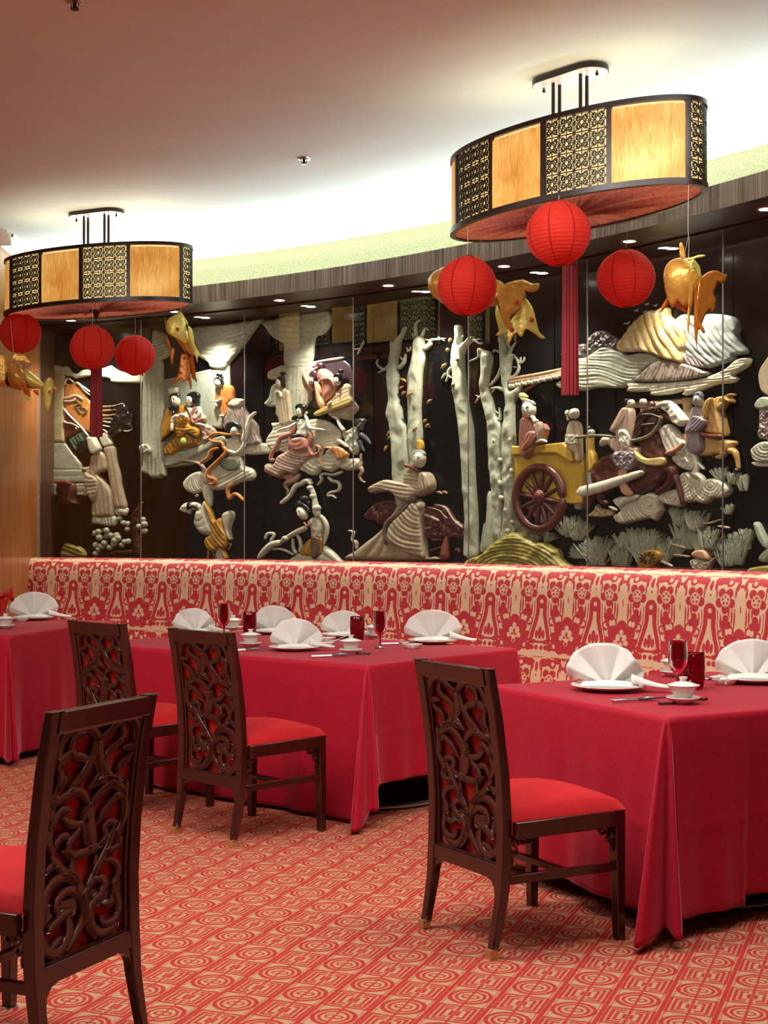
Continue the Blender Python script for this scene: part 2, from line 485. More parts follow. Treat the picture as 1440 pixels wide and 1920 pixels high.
# black lacquer boards behind the carvings: each board its own piece
bl_ = ['at the far left, behind the carved pillar', 'behind the robed pair seen from behind', 'behind the stone emperor', 'behind the acrobat dancer', 'behind the lute player', 'behind the drummer', 'behind the twin bare trunks', 'behind the long-sleeved man', 'behind the grove', 'behind the cart and man in pink', 'behind the brown horse', 'behind the tan horse', 'at the right edge']
board_x = [60, 176, 283, 388, 495, 598, 700, 803, 920, 1040, 1155, 1262, 1375, 1490]
for a, b in zip(board_x, board_x[1:]):
    t0 = px_theta(a, R_MURAL)[0] - .0004; t1 = px_theta(b, R_MURAL)[0] + .0004
    o = arc_strip('lacquer_board', [(R_MURAL + .015, 0.9), (R_MURAL, .9), (R_MURAL, Z_SOFF - .001), (R_MURAL + .015, Z_SOFF - .001)], M_LACQ, t0, t1, n=4, smooth=False)
    tag(o, 'tall black lacquer board ' + bl_[board_x.index(a)], 'panel', 'black lacquer boards behind the carvings')
# glass panes in front
seams = [73, 264, 458, 662, 878, 1101, 1355, 1600]
order = ['leftmost, over the pillar', 'over the stone curtains', 'over the musicians',
         'over the long-sleeved man', 'over the man in pink', 'over the peaks and brown horse', 'rightmost, cut off by the picture edge']
for k, (a, b) in enumerate(zip(seams, seams[1:])):
    p = Vector(cyl(px_theta(a, R_GLASS)[0], R_GLASS, 0)); q = Vector(cyl(px_theta(b, R_GLASS)[0], R_GLASS, 0))
    d = (q - p).normalized(); p += d * .0015; q -= d * .0015
    m = MB(); m.add([(p.x, p.y, .95), (q.x, q.y, .95), (q.x, q.y, Z_SOFF), (p.x, p.y, Z_SOFF)], [(0, 1, 2, 3)])
    o = m.build('glass_pane', M_GLASS, smooth=False)
    tag(o, 'tall clear glass pane of the showcase, ' + order[k], 'glass', 'glass panes of the showcase')
    # polished pane edge
    e = MB(); nrm = Vector((d.y, -d.x, 0))
    e.add([tuple(p + d * s + nrm * t + Vector((0, 0, z))) for z in (.95, Z_SOFF - .002) for s, t in ((-.0028, -.004), (.0028, -.004), (.0028, .004), (-.0028, .004))],
          [(0, 1, 5, 4), (1, 2, 6, 5), (2, 3, 7, 6), (3, 0, 4, 7)])
    eo = e.build('pane_edge', M_STEEL, o, smooth=False, world=True)

# ================================================================== banquette
TH_B0 = px_theta(53, R0 + .1)[0]
TH_S0 = math.acos((-2.765 - CX) / (R0 - .46))
def bz(j, prof, L):                                   # v coordinate = height on the back, running on over the roll
    return [p for p in BUV][j]
back = [(R0 - .02, .46), (R0 + .00, .60), (R0 + .03, .80), (R0 + .045, .95), (R0 + .05, 1.05), (R0 + .06, 1.11), (R0 + .085, 1.155), (R0 + .125, 1.18), (R0 + .18, 1.19), (R0 + .24, 1.186), (R0 + .29, 1.17), (R0 + .31, 1.13), (R0 + .315, 1.0)]
BUV = [.46]
for a, b in zip(back, back[1:]): BUV.append(BUV[-1] + math.hypot(b[0] - a[0], b[1] - a[1]))
bq = thing('banquette', 'long curved wall banquette in red and beige floral damask', 'banquette', cyl((TH_B0 + TH_R) / 2, R0, 0))
arc_strip('backrest', back, M_DAMASK, TH_B0, TH_R, n=140, uv=bz, parent=bq, ang=60)
# rounded left end cap of the back
m = MB(); cap = [cyl(TH_B0, r, z) for r, z in back]
m.add(cap + [cyl(TH_B0, R0 + .15, .46)], [tuple(range(len(cap))) + (len(cap),)])
m.build('end_panel', M_DAMASK, bq, False, world=True)
seat = [(R0 + .02, .47), (R0 - .40, .47), (R0 - .44, .455), (R0 - .46, .42), (R0 - .455, .34)]
BUV2 = [0, .42, .46, .50, .58]
arc_strip('seat', seat, M_DAMASK, TH_S0, TH_R, n=120, uv=lambda j, p, L: BUV2[j], parent=bq)
arc_strip('plinth', [(R0 - .42, .345), (R0 - .42, 0)], M_SOFF, TH_S0, TH_R, n=80, parent=bq)

# ================================================================== recessed downlights
def emit(name, c, s):
    if name in MATS: return MATS[name]
    n = NT(name); n.fin((0, 0, 0), .5); n.put(n.b.inputs['Emission Color'], lin(c)); n.b.inputs['Emission Strength'].default_value = s
    MATS[name] = n.m; return n.m
M_LENS = emit('downlight_lens', 'fff6ee', 30)
def downlight(p, label, group, power, blend=.6, size=110, tilt=0.0, th=0.0):
    t = thing('recessed_downlight', label, 'downlight', p, 0, group)
    m = MB(); m.lathe([(.048, .001), (.046, -.005), (.036, -.004), (.034, .001)], 20); m.build('trim_ring', M_STEEL, t)
    m = MB(); m.lathe([(.0, -.0025), (.034, -.002)], 16); m.build('lens', M_LENS, t)
    d = bpy.data.lights.new('downlight_beam', 'SPOT'); d.energy = power; d.spot_size = math.radians(size); d.spot_blend = blend
    d.shadow_soft_size = .03; d.color = (1.0, .92, .80)
    o = bpy.data.objects.new('downlight_beam', d); col.objects.link(o); o.location = (p[0], p[1], p[2] - .02)
    o.rotation_euler = (Matrix.Rotation(th, 4, 'Z') @ Matrix.Rotation(-tilt, 4, 'Y')).to_euler()
    return t
front_px = [(133, 'half hidden under the left chandelier'), (327, 'beside the goldfish of the left chandelier'), (524, 'third from the left'), (728, 'above the twin trunks'),
            (945, 'beside the lantern covering a goldfish'), (1180, 'above the bright red lantern'), (1436, 'at the right edge')]
for x, w in front_px:
    th = px_theta(x, R0 + .2)[0]
    downlight(cyl(th, R0 + .2, Z_SOFF), 'round recessed downlight in the dark soffit, front row, ' + w, 'front row of soffit downlights', 48, tilt=math.radians(18), th=th)
back_px = [(385, 'right of the hanging goldfish at left'), (583, 'over the musicians'), (798, 'left of the lantern covering a goldfish'), (1017, 'right of that lantern'), (1261, 'beside the rightmost goldfish'), (1520, 'beyond the right picture edge')]
for x, w in back_px:
    th = px_theta(x, R0 + .55)[0]
    downlight(cyl(th, R0 + .55, Z_SOFF), 'round recessed downlight inside the showcase, back row, ' + w, 'back row of showcase downlights', 105, blend=.95, size=100, tilt=math.radians(5), th=th)
for x in (170,):
    th = px_theta(x, R0 + .55)[0]
    downlight(cyl(th, R0 + .55, Z_SOFF), 'round recessed downlight hidden behind the left chandelier, inside the showcase', 'back row of showcase downlights', 90, blend=.95, size=100, tilt=math.radians(5), th=th)

# sprinkler heads in the ceiling
def sprinkler(x, y, label):
    Y = (Z_CEIL - EYE) * FPX / (HY - y)
    t = thing('sprinkler_head', label, 'sprinkler', ((x - 720) / FPX * Y, Y, Z_CEIL - .0))
    m = MB(); m.lathe([(.0, .004), (.038, .002), (.036, -.006), (.02, -.010), (.0, -.010)], 20); m.build('rosette', M_STEEL, t)
    m = MB(); m.lathe([(.0, -.03), (.008, -.03), (.008, -.008)], 10); m.lathe([(0, -.034), (.018, -.034), (.018, -.031), (0, -.030)], 14)
    for a in (0, PI): m.tube([(.014 * math.cos(a), .014 * math.sin(a), -.01), (.016 * math.cos(a), .016 * math.sin(a), -.02), (.004 * math.cos(a), 0, -.032)], .002, 6)
    m.build('deflector', plain('dark_metal', '2a2624', .3, .6), t)
sprinkler(570, 297, 'small chrome sprinkler head in the middle of the ceiling')
sprinkler(140, 2, 'chrome sprinkler head cut off by the top picture edge')
# ================================================================== chairs
def rosewood():
    n = NT('dark_rosewood')
    a = n.noise(n.coord('Object', (14, 14, 2)), 4, 4, .6, .4)
    return n.fin(n.ramp(a, [(.3, '2a0c08'), (.7, '42150e')]), .22, Specular_IOR_Level=.6, Coat_Weight=.25, Coat_Roughness=.12)
M_ROSE = rosewood()
def velvet(name, c0, c1, sheen=.3):
    n = NT(name)
    a = n.noise(n.coord(), 9, 3, .5, .5); b = n.noise(n.coord(), 700, 2)
    n.bump(b, .25, .002)
    return n.fin(n.ramp(a, [(.3, c0), (.7, c1)]), .8, Sheen_Weight=sheen, Sheen_Roughness=.35, Sheen_Tint=(1, .45, .4, 1), Specular_IOR_Level=.15)
M_VELVET = velvet('red_velvet', 'a5151a', 'b81c20')
M_VELVET2 = velvet('red_back_fabric', '9e1d18', 'b12a20', .3)
M_BRASS = plain('pale_brass', 'c9a46a', .35, .6)

def rear_y(z):                                   # curve of the back posts, side view
    ks = [(0, -.275), (.08, -.258), (.18, -.238), (.30, -.228), (.45, -.226), (.60, -.235), (.80, -.262), (.95, -.292)]
    for (a, ya), (b, yb) in zip(ks, ks[1:]):
        if z <= b: return ya + (yb - ya) * (z - a) / (b - a)
    return ks[-1][1]

# carved strokes of the chair back, traced in the panel's own frame (u right, v down)
FRET = [
 ([(345,300),(290,240),(235,185),(190,168),(150,190),(125,250),(122,320),(140,365),(185,370)],44),
 ([(215,235),(208,290),(240,345),(285,385),(302,440),(298,510),(265,575),(205,600)],40),
 ([(140,405),(165,450),(208,490),(222,560),(215,600)],36),
 ([(345,290),(348,380),(335,460),(318,545),(345,590),(375,620)],56),
 ([(350,300),(385,245),(430,208),(485,212),(535,262),(563,330),(575,400),(568,490)],44),
 ([(375,330),(378,400),(398,470),(440,560),(505,645)],46),
 ([(430,255),(485,265),(503,335),(490,400),(435,425),(405,455)],38),
 ([(495,395),(540,425),(560,470)],52),
 ([(560,500),(552,570),(572,650),(598,740),(602,830),(596,900)],46),
 ([(520,540),(540,600),(560,650)],34),
 ([(195,612),(260,588),(310,590),(352,610)],36),
 ([(165,720),(205,650),(255,628),(305,655),(348,715),(385,770)],42),
 ([(165,620),(170,740),(163,840),(182,920),(205,975),(215,1040)],42),
 ([(180,735),(222,712),(252,750),(290,800),(322,862)],38),
 ([(385,765),(388,850),(378,950),(362,1060)],72),
 ([(395,740),(425,680),(475,658),(525,685),(575,720),(600,760)],40),
 ([(405,765),(418,820),(400,860),(435,890),(495,880),(530,840)],38),
 ([(500,785),(542,778),(572,830),(600,900),(608,1000),(590,1080)],38),
 ([(435,925),(485,1000),(505,1070),(485,1120)],42),
 ([(500,968),(545,968),(578,1040)],36),
 ([(215,905),(258,895),(290,930),(282,1000),(325,1050)],36),
 ([(230,930),(252,1020),(292,1120),(345,1230),(385,1330),(418,1415)],44),
 ([(310,1050),(360,1072),(430,1098),(480,1105),(525,1075)],42),
 ([(480,1130),(485,1230),(455,1300),(430,1390),(428,1490),(460,1610),(530,1735)],46),
 ([(600,1090),(570,1150),(525,1215),(470,1255),(450,1310)],38),
 ([(570,1150),(605,1165),(632,1200)],34),
 ([(465,1300),(525,1248),(585,1268),(632,1340),(648,1440),(655,1530)],42),
 ([(450,1400),(490,1345),(545,1365),(580,1435),(574,1510)],40),
 ([(495,1490),(545,1508),(585,1550),(632,1600)],40),
 ([(525,1540),(518,1610),(545,1700),(600,1765),(655,1735),(672,1640)],46),
 ([(570,1660),(600,1690),(630,1720)],34),
 ([(200,1000),(195,1060),(238,1090),(280,1100)],34),
 ([(292,1165),(240,1172),(205,1225),(215,1290),(238,1370),(218,1450),(218,1530),(250,1590),(312,1605),(330,1560)],38),
 ([(352,1292),(308,1285),(293,1335),(320,1400),(368,1450),(393,1530),(385,1610),(340,1668),(285,1655),(235,1620)],42),
 ([(238,1400),(258,1458),(300,1470)],36),
 ([(385,1320),(415,1420),(420,1520),(400,1620),(370,1690)],46),
 ([(345,1120),(350,1200),(365,1260)],30),
]
PTL, PTR, PBR, PBL = (105, 150), (582, 236), (690, 1835), (178, 1668)

def panel_uv(x, y):
    u = v = .5
    for _ in range(12):
        X = (1-u)*(1-v)*PTL[0]+u*(1-v)*PTR[0]+u*v*PBR[0]+(1-u)*v*PBL[0]; Y = (1-u)*(1-v)*PTL[1]+u*(1-v)*PTR[1]+u*v*PBR[1]+(1-u)*v*PBL[1]
        v += (y - Y) / 1580; u += (x - X) / 490
    return u, v

ZB0, ZB1, HWB = .300, .893, .168                   # opening of the back
def back_pt(u, v, off, mirror=1):
    z = ZB1 + (ZB0 - ZB1) * v
    x = (-HWB + 2 * HWB * u) * mirror
    return (x, rear_y(z) - off, z)

def fret_mesh(mirror):
    m = MB()
    for pts, wd in FRET:
        sp = spline([panel_uv(*p) for p in pts], 5)
        n = len(sp); P = []
        q = [(-HWB + 2 * HWB * s[0], ZB1 + (ZB0 - ZB1) * s[1]) for s in sp]
        w0 = wd * .50 * (2 * HWB / 490)
        for i in range(n):
            a = q[max(i - 1, 0)]; b = q[min(i + 1, n - 1)]
            tx, tz = b[0] - a[0], b[1] - a[1]; l = math.hypot(tx, tz) or 1; nx, nz = -tz / l, tx / l
            e = min(i, n - 1 - i) / (n - 1)
            w = w0 * (.62 + .38 * min(1, e * 5))
            row = []
            for t, h in ((-1, -.006), (-.97, .0030), (-.84, .0068), (-.62, .0052), (.62, .0052), (.84, .0068), (.97, .0030), (1, -.006)):
                x = q[i][0] + nx * w * t; z = q[i][1] + nz * w * t
                x = max(-HWB - .004, min(HWB + .004, x)); z = max(ZB0 - .004, min(ZB1 + .004, z))
                row.append((x * mirror, rear_y(z) - h, z))
            P.append(row)
        # rounded ends
        def cap_row(src, dxz):
            cx = sum(p[0] for p in src) / 8; cz = sum(p[2] for p in src) / 8
            return [(cx + (p[0] - cx) * .35 + dxz[0], p[1] + .003, cz + (p[2] - cz) * .35 + dxz[1]) for p in src]
        for endi, other in ((0, 1), (-1, -2)):
            c = P[endi]; o = P[other]
            cx = sum(p[0] for p in c) / 8; cz = sum(p[2] for p in c) / 8; ox = sum(p[0] for p in o) / 8; oz = sum(p[2] for p in o) / 8
            l = math.hypot(cx - ox, cz - oz) or 1
            rr = cap_row(c, ((cx - ox) / l * w0 * .7, (cz - oz) / l * w0 * .7))
            if endi == 0: P.insert(0, rr)
            else: P.append(rr)
        k0 = len(m.v); m.grid(P)
        m.f.append(tuple(k0 + i for i in range(8))); m.f.append(tuple(k0 + (len(P) - 1) * 8 + i for i in range(7, -1, -1)))
    return m

def post_mesh(sx):
    m = MB(); P = []
    for k in range(25):
        z = .028 + (.95 - .028) * k / 24
        w = .030 if z > .28 else .030 - .010 * (1 - z / .28)
        d = .030 if z < .30 else .030 - .006 * (z - .3) / .65
        if z < .28: d -= .008 * (1 - z / .28)
        yc = rear_y(z); xo = .212 - (.010 * (1 - z / .28) if z < .28 else 0); xi = xo - w * 1.35
        P.append([(sx * xi, yc - d * .62, z), (sx * xo, yc - d * .62, z), (sx * xo, yc + d * .62, z), (sx * xi, yc + d * .62, z)])
    m.grid(P, closed_v=True)
    m.f.append((0, 1, 2, 3)); n = (len(P) - 1) * 4; m.f.append((n + 3, n + 2, n + 1, n))
    return m

def front_leg_mesh(sx):
    m = MB(); P = []
    for z, w in ((.0, .030), (.03, .032), (.25, .037), (.40, .042), (.445, .042)):
        P.append([(sx * (.245 - w), .245 - w, z), (sx * .245, .245 - w, z), (sx * .245, .245, z), (sx * (.245 - w), .245, z)])
    m.grid(P, closed_v=True); m.f.append((0, 1, 2, 3)); m.f.append((19, 18, 17, 16))
    return m

def rail(m, a, b, h, t):                           # a straight rail between two points, height h, thickness t
    a = Vector(a); b = Vector(b); d = (b - a).normalized(); s = Vector((-d.y, d.x, 0)) * t / 2
    v = [a - s, a + s, b + s, b - s]
    v = [tuple(p + Vector((0, 0, dz))) for dz in (-h / 2, h / 2) for p in v]
    m.add(v, [(0, 1, 2, 3), (7, 6, 5, 4), (0, 4, 5, 1), (1, 5, 6, 2), (2, 6, 7, 3), (3, 7, 4, 0)])

def bracket_mesh(x, y, dx, dy):                    # pierced cloud bracket under a rail, leaning into (dx,dy)
    m = MB()
    for pts in ([(0.0, .0), (.035, -.003), (.055, -.012), (.050, -.024), (.034, -.022), (.032, -.012)],
                [(0.0, -.01), (.012, -.030), (.022, -.042), (.016, -.056), (.004, -.050)],
                [(.008, -.008), (.028, -.028)], [(0.0, -.05), (.004, -.075), (0.0, -.088)]):
        m.tube([(x + dx * a, y + dy * a, .392 + b) for a, b in [tuple(q) for q in spline(pts, 4)]], .0055, 6)
    return m

def make_chair(label, mirror, loc, rz):
    t = thing('dining_chair', label, 'chair', (loc[0], loc[1], 0), rz, 'carved high-backed dining chairs'); t.scale = (1.07, 1, 1)
    for sx in (-1, 1):
        o = post_mesh(sx).build('back_post', M_ROSE, t); bevel(o, .004)
        m = MB(); z0 = 0; yc = rear_y(0)
        xo = .203; P = [[(sx * (xo - w), yc - w * .5 - .002, z), (sx * (xo + .002), yc - w * .5 - .002, z), (sx * (xo + .002), yc + w * .5 + .002, z), (sx * (xo - w), yc + w * .5 + .002, z)] for z, w in ((0, .026), (.032, .029))]
        m.grid(P, closed_v=True); m.f.append((0, 1, 2, 3)); m.f.append((7, 6, 5, 4)); f = m.build('brass_foot', M_BRASS, o); f['label'] = 'pale brass ferrule'
        o = front_leg_mesh(sx).build('leg', M_ROSE, t); bevel(o, .003)
        m = MB(); a = (sx * .205, -.215, 0)
    m = MB(); yb = rear_y(.92)
    P = [[(x, rear_y(z) - d, z) for x in (-.185, .185)] for z, d in ((.893, .019), (.948, .0175), (.948, -.019), (.893, -.0175))]
    m.grid(P, closed_u=True); o = m.build('top_rail', M_ROSE, t); bevel(o, .004)
    m = MB()
    P = [[(x, rear_y(z) - d, z) for x in np.linspace(-.185, .185, 2)] for z, d in ((.250, .016), (.298, .016), (.298, -.016), (.250, -.016))]
    m.grid(P, closed_u=True); o = m.build('lower_rail', M_ROSE, t); bevel(o, .003)
    # inner bead around the opening
    m = MB()
    for pts in ([(-HWB, ZB0), (-HWB, ZB1)], [(HWB, ZB0), (HWB, ZB1)]):
        m.tube([(pts[0][0], rear_y(z) - .004, z) for z in np.linspace(ZB0, ZB1, 12)], .0055, 6)
    for z in (ZB0, ZB1): m.tube([(-HWB, rear_y(z) - .006, z), (HWB, rear_y(z) - .006, z)], .006, 6)
    # curved spandrels where the lower rail meets the legs
    for sx in (-1, 1):
        sp = [(sx * .172, .19), (sx * .172, .252), (sx * .11, .252), (sx * .145, .243), (sx * .163, .225)]
        v = [(x, rear_y(z) + d, z) for d in (-.012, .012) for x, z in sp]
        m.add(v, [(0, 1, 2, 3, 4), (9, 8, 7, 6, 5)] + [(i, (i + 1) % 5, 5 + (i + 1) % 5, 5 + i) for i in range(5)])
    m.build('moulding', M_ROSE, t)
    m = MB(); P = [[(x, rear_y(z) + .012, z) for x in (-.172, .172)] for z in np.linspace(ZB0 - .004, ZB1 + .004, 14)]
    Q = [[(x, rear_y(z) + .020 + .02 * math.sin(PI * (z - ZB0) / (ZB1 - ZB0)) * (1 - (x / .172) ** 2), z) for x in np.linspace(-.172, .172, 9)] for z in np.linspace(ZB0, ZB1 + .0, 14)]
    m.grid(P); m.grid(Q); o = m.build('back_upholstery', M_VELVET2, t); o['label'] = 'red upholstery behind the carving'
    fret_mesh(mirror).build('carved_fretwork', M_ROSE, t, ang=55)
    # seat
    m = MB(); P = []
    N = 22
    for i in range(N + 1):
        row = []
        for j in range(N + 1):
            a = -1 + 2 * i / N; b = -1 + 2 * j / N
            hw = .215 + (.243 - .215) * (b + 1) / 2
            x = a * hw; y = .018 + b * .236
            ed = max(abs(a), abs(b)); k = (1 - abs(a) ** 5) * (1 - abs(b) ** 5)
            z = .440 + .030 * min(1, (1 - ed) * 14) ** .5 + .050 * (1 - a * a) ** .8 * (1 - b * b) ** .55 if ed < 1 else .440
            row.append((x, y, z))
        P.append(row)
    m.grid(P); o = m.build('seat_cushion', M_VELVET, t, ang=80); o['label'] = 'plump red velvet seat'
    m = MB()
    for a, b in (((-.224, -.21, .417), (-.234, .23, .417)), ((.224, -.21, .417), (.234, .23, .417)), ((-.225, .228, .417), (.225, .228, .417)), ((-.2, -.212, .417), (.2, -.212, .417))):
        rail(m, a, b, .056, .026)
    o = m.build('seat_rail', M_ROSE, t); bevel(o, .004)
    m = MB()
    for sx in (-1, 1): rail(m, (sx * .198, -.232, .252), (sx * .228, .225, .252), .030, .020)
    rail(m, (-.212, .02, .252), (.212, .02, .252), .026, .020)
    o = m.build('stretcher', M_ROSE, t); bevel(o, .003)
    for x, y, dx, dy in ((.222, .205, 0, -1), (-.222, .205, 0, -1), (.205, -.208, 0, 1), (-.205, -.208, 0, 1)):
        bracket_mesh(x, y, dx, dy).build('corner_bracket', M_ROSE, t)
    return t

D = math.radians
make_chair('carved rosewood chair nearest the camera at lower left, facing left, red seat cut off', -1, (-.998, 3.76), D(155 - 90))
make_chair('carved rosewood chair at the right-hand table, red velvet seat tucked under its cloth', 1, (.483, 4.85), D(31 - 90))
make_chair('carved rosewood chair in the middle distance, before the long centre table', 1, (-.628, 6.475), D(46.5 - 90))
make_chair('carved rosewood chair partly hidden, between the left table and the middle chair', 1, (-1.22, 7.04), D(48 - 90))

# ================================================================== tables and cloths
def cloth_mat():
    n = NT('red_tablecloth')
    v = n.coord()
    w = n.n('ShaderNodeTexVoronoi', feature='DISTANCE_TO_EDGE'); n.put(w.inputs['Vector'], n.coord('Object')); w.inputs['Scale'].default_value = 26
    ln = n.noise(v, 34, 5, .7, 3.0)
    n.bump(n.add(n.mul(ln, .5), n.mul(n.noise(v, 900, 1), .3)), .18, .004)
    c = n.ramp(ln, [(.35, '9a0a22'), (.62, 'b0102c')])
    return n.fin(c, .62, Sheen_Weight=.65, Sheen_Roughness=.35, Sheen_Tint=(1, .38, .45, 1), Specular_IOR_Level=.2)
M_CLOTH = cloth_mat()
M_TBL = plain('table_board', '3a2417', .5)
M_BASE = plain('cast_table_base', '14100f', .4, .3)

def sm(x): x = max(0, min(1, x)); return x * x * (3 - 2 * x)

def make_table(lbl_t, lbl_c, corner, ang, L, Wd, zt, hem, ears, feet, seed=1, pleat=None):
    """corner: nearest corner; the long side runs from it along ang, the short side along ang-90; origin of the thing at that corner"""
    rz = D(ang)
    t = thing('dining_table', lbl_t, 'table', (corner[0], corner[1], 0), rz, 'cloth-covered dining tables')
    # local frame: x along the side with the chairs, y from 0 (front) to -Wd (towards the wall)
    m = MB(); m.box(.012, L - .012, -Wd + .012, -.012, zt - .035, zt - .006); m.build('tabletop', M_TBL, t, False)
    for fx, fy, fr in feet:
        m = MB(); m.lathe([(0, .045), (.06, .045), (.06, .05), (.045, .07), (.038, .12), (.038, zt - .05), (.12, zt - .04), (.12, zt - .036)], 20, Matrix.Translation((fx, fy, 0)))
        m.build('pedestal', M_BASE, t)
        m = MB(); m.lathe([(0, .05), (fr * .6, .042), (fr * .95, .026), (fr, .012), (fr, 0)], 44, Matrix.Translation((fx, fy, 0)))
        b = m.build('base_disc', M_BASE, t)
        m = MB(); m.lathe([(fr * .955, .0275), (fr * .985, .026), (fr * 1.004, .018), (fr * 1.004, .010)], 44, Matrix.Translation((fx, fy, 0)))
        m.build('rim_band', M_STEEL, b)
    # cloth
    rnd = random.Random(seed)
    c = MB()
    NX, NY = 24, 16
    # perimeter samples: (base point, normal, corner weight, ear function)
    cor = [(0, 0, 45 + 0), (0, -Wd, 0), (L, -Wd, 0), (L, 0, 0)]
    per = []                                        # list of (x,y,nx,ny,side,frac,corner_index,phi)
    r = .02
    sides = [((0, -r), (0, -Wd + r), (-1, 0)), ((r, -Wd), (L - r, -Wd), (0, -1)), ((L, -Wd + r), (L, -r), (1, 0)), ((L - r, 0), (r, 0), (0, 1))]
    cc = [(r, -Wd + r), (L - r, -Wd + r), (L - r, -r), (r, -r)]
    for s, (a, b, nn) in enumerate(sides):
        K = int(math.hypot(b[0] - a[0], b[1] - a[1]) / .018)
        for k in range(K):
            f = k / K
            per.append((a[0] + (b[0] - a[0]) * f, a[1] + (b[1] - a[1]) * f, nn[0], nn[1], s, f, -1, 0))
        n2 = sides[(s + 1) % 4][2]
        for k in range(27):
            ph = k / 26
            q = ph * PI / 2
            nx = nn[0] * math.cos(q) + n2[0] * math.sin(q); ny = nn[1] * math.cos(q) + n2[1] * math.sin(q)
            per.append((cc[s][0] + nx * r, cc[s][1] + ny * r, nx, ny, s, 1.0, s, ph))
    # lengths for the folds
    acc = 0; S = []
    for i, p in enumerate(per):
        S.append(acc); q = per[(i + 1) % len(per)]; acc += math.hypot(q[0] - p[0], q[1] - p[1]) + .004
    ph1 = rnd.random() * 6; ph2 = rnd.random() * 6
    rows = 34; P = []
    for i, (x, y, nx, ny, s, f, ci, ph) in enumerate(per):
        colm = []
        hz = hem[s]
        if ci >= 0:
            ear = ears[ci]; lobe = ear(ph)
            h0, h1 = hem[ci], hem[(ci + 1) % 4]
            hz = h0 + (h1 - h0) * sm(ph)
            hz = hz + (max(.012, ear(-1)) - hz) * min(1, lobe * 1.6)
            cw = 1
        else:
            e0 = f * math.hypot(sides[s][1][0] - sides[s][0][0], sides[s][1][1] - sides[s][0][1]); e1 = (1 - f) * math.hypot(sides[s][1][0] - sides[s][0][0], sides[s][1][1] - sides[s][0][1])
            cw = max(math.exp(-min(e0, e1) / .05), 0); lobe = 0
        rec = 0
        if pleat and s == pleat[0] and ci < 0:
            rec = sm((e0 - pleat[1]) / .012); hz += .028 * rec
        for k in range(rows + 1):
            tt = k / rows
            zz = zt - .004 - (zt - .004 - hz) * (tt ** 1.0)
            wav = (.011 * math.sin(S[i] * 9.0 + ph1) + .008 * math.sin(S[i] * 17 + ph2) + .004 * math.sin(S[i] * 31)) * tt ** 1.3 * (1 - .7 * cw)
            off = .006 * min(1, tt * 8) + (.018 + (.03 if ci >= 0 else .03 * cw)) * tt + wav + lobe * .30 * tt ** .95
            if pleat and s == pleat[0] and ci < 0: off -= .024 * rec * tt
            # pressed fold lines of the laundered cloth
            fold = .0045 * math.exp(-((tt - .55) / .012) ** 2)
            off += fold * (1 - min(1, lobe * 3))
            colm.append((x + nx * off, y + ny * off, zz))
        P.append(colm)
    c.grid(P, closed_u=True)
    # top
    top_i = [i * (rows + 1) for i in range(len(per))]
    T = []
    for i in range(NX + 1):
        T.append([(L * i / NX, -Wd * j / NY, zt + .0006 * math.sin(i * 1.7 + j)) for j in range(NY + 1)])
    ov = len(c.v)
    ring = []
    for (x, y, nx, ny, *_ ) in per:
        c.v.append((x - nx * .010, y - ny * .010, zt)); ring.append(len(c.v) - 1)
    n = len(per)
    for i in range(n): c.f.append((top_i[i], top_i[(i + 1) % n], ring[(i + 1) % n], ring[i]))
    c.f.append(tuple(reversed(ring)))
    o = c.build('tablecloth', M_CLOTH, None, True, ang=70)
    o.location = t.location; o.rotation_euler = t.rotation_euler
    tag(o, lbl_c, 'tablecloth', 'red tablecloths')
    sol = o.modifiers.new('thickness', 'SOLIDIFY'); sol.thickness = .0022; sol.offset = -1
    return t

def g(x, c, w): return math.exp(-((x - c) / w) ** 2)
noear = lambda ph: .02 if ph < 0 else .12 * g(ph, .5, .25)
# right-hand table: near corner ear = rolled left lobe, wide right lobe with a crease between
def ear3(ph): return .022 if ph < 0 else .40 * g(ph, .30, .13) + .62 * g(ph, .70, .15)
def ear2(ph): return .015 if ph < 0 else .62 * g(ph, .72, .16) + .25 * g(ph, .35, .14)
def ear1(ph): return .02 if ph < 0 else .30 * g(ph, .38, .10) + .34 * g(ph, .62, .10)
# local axes: x = direction of the chair side (ang), y negative = towards the wall. Sides: 0 = x=0 side (short), 1 = wall side, 2 = far short side, 3 = chair side
make_table('square dining table at right, on a round pedestal base', 'bright red cloth falling to the floor at its corner, on the right-hand table',
           (.969, 4.754), 117.8, 1.135, 1.20, .76, [.075, .1, .1, .075], [noear, noear, noear, lambda p: ear3(1 - p) if p >= 0 else ear3(p)], [(.55, -.60, .42)], 3, (0, .33))
make_table('long dining table in the centre, its round black base showing under the hem', 'red cloth with a folded back corner, on the long centre table',
           (-.076, 6.577), 140.5, 2.10, 1.27, .76, [.19, .1, .1, .02], [noear, noear, noear, lambda p: ear2(1 - p) if p >= 0 else ear2(p)], [(.52, -.60, .45), (1.6, -.60, .45)], 5)
make_table('dining table at the left edge, only its right end in view', 'red cloth with hanging corner pleats, on the table cut off at left',
           (-2.25, 8.30), 163, 1.0, 1.38, .774, [.05, .1, .1, .045], [noear, noear, noear, lambda p: ear1(1 - p) if p >= 0 else ear1(p)], [(.5, -.70, .38)], 9)
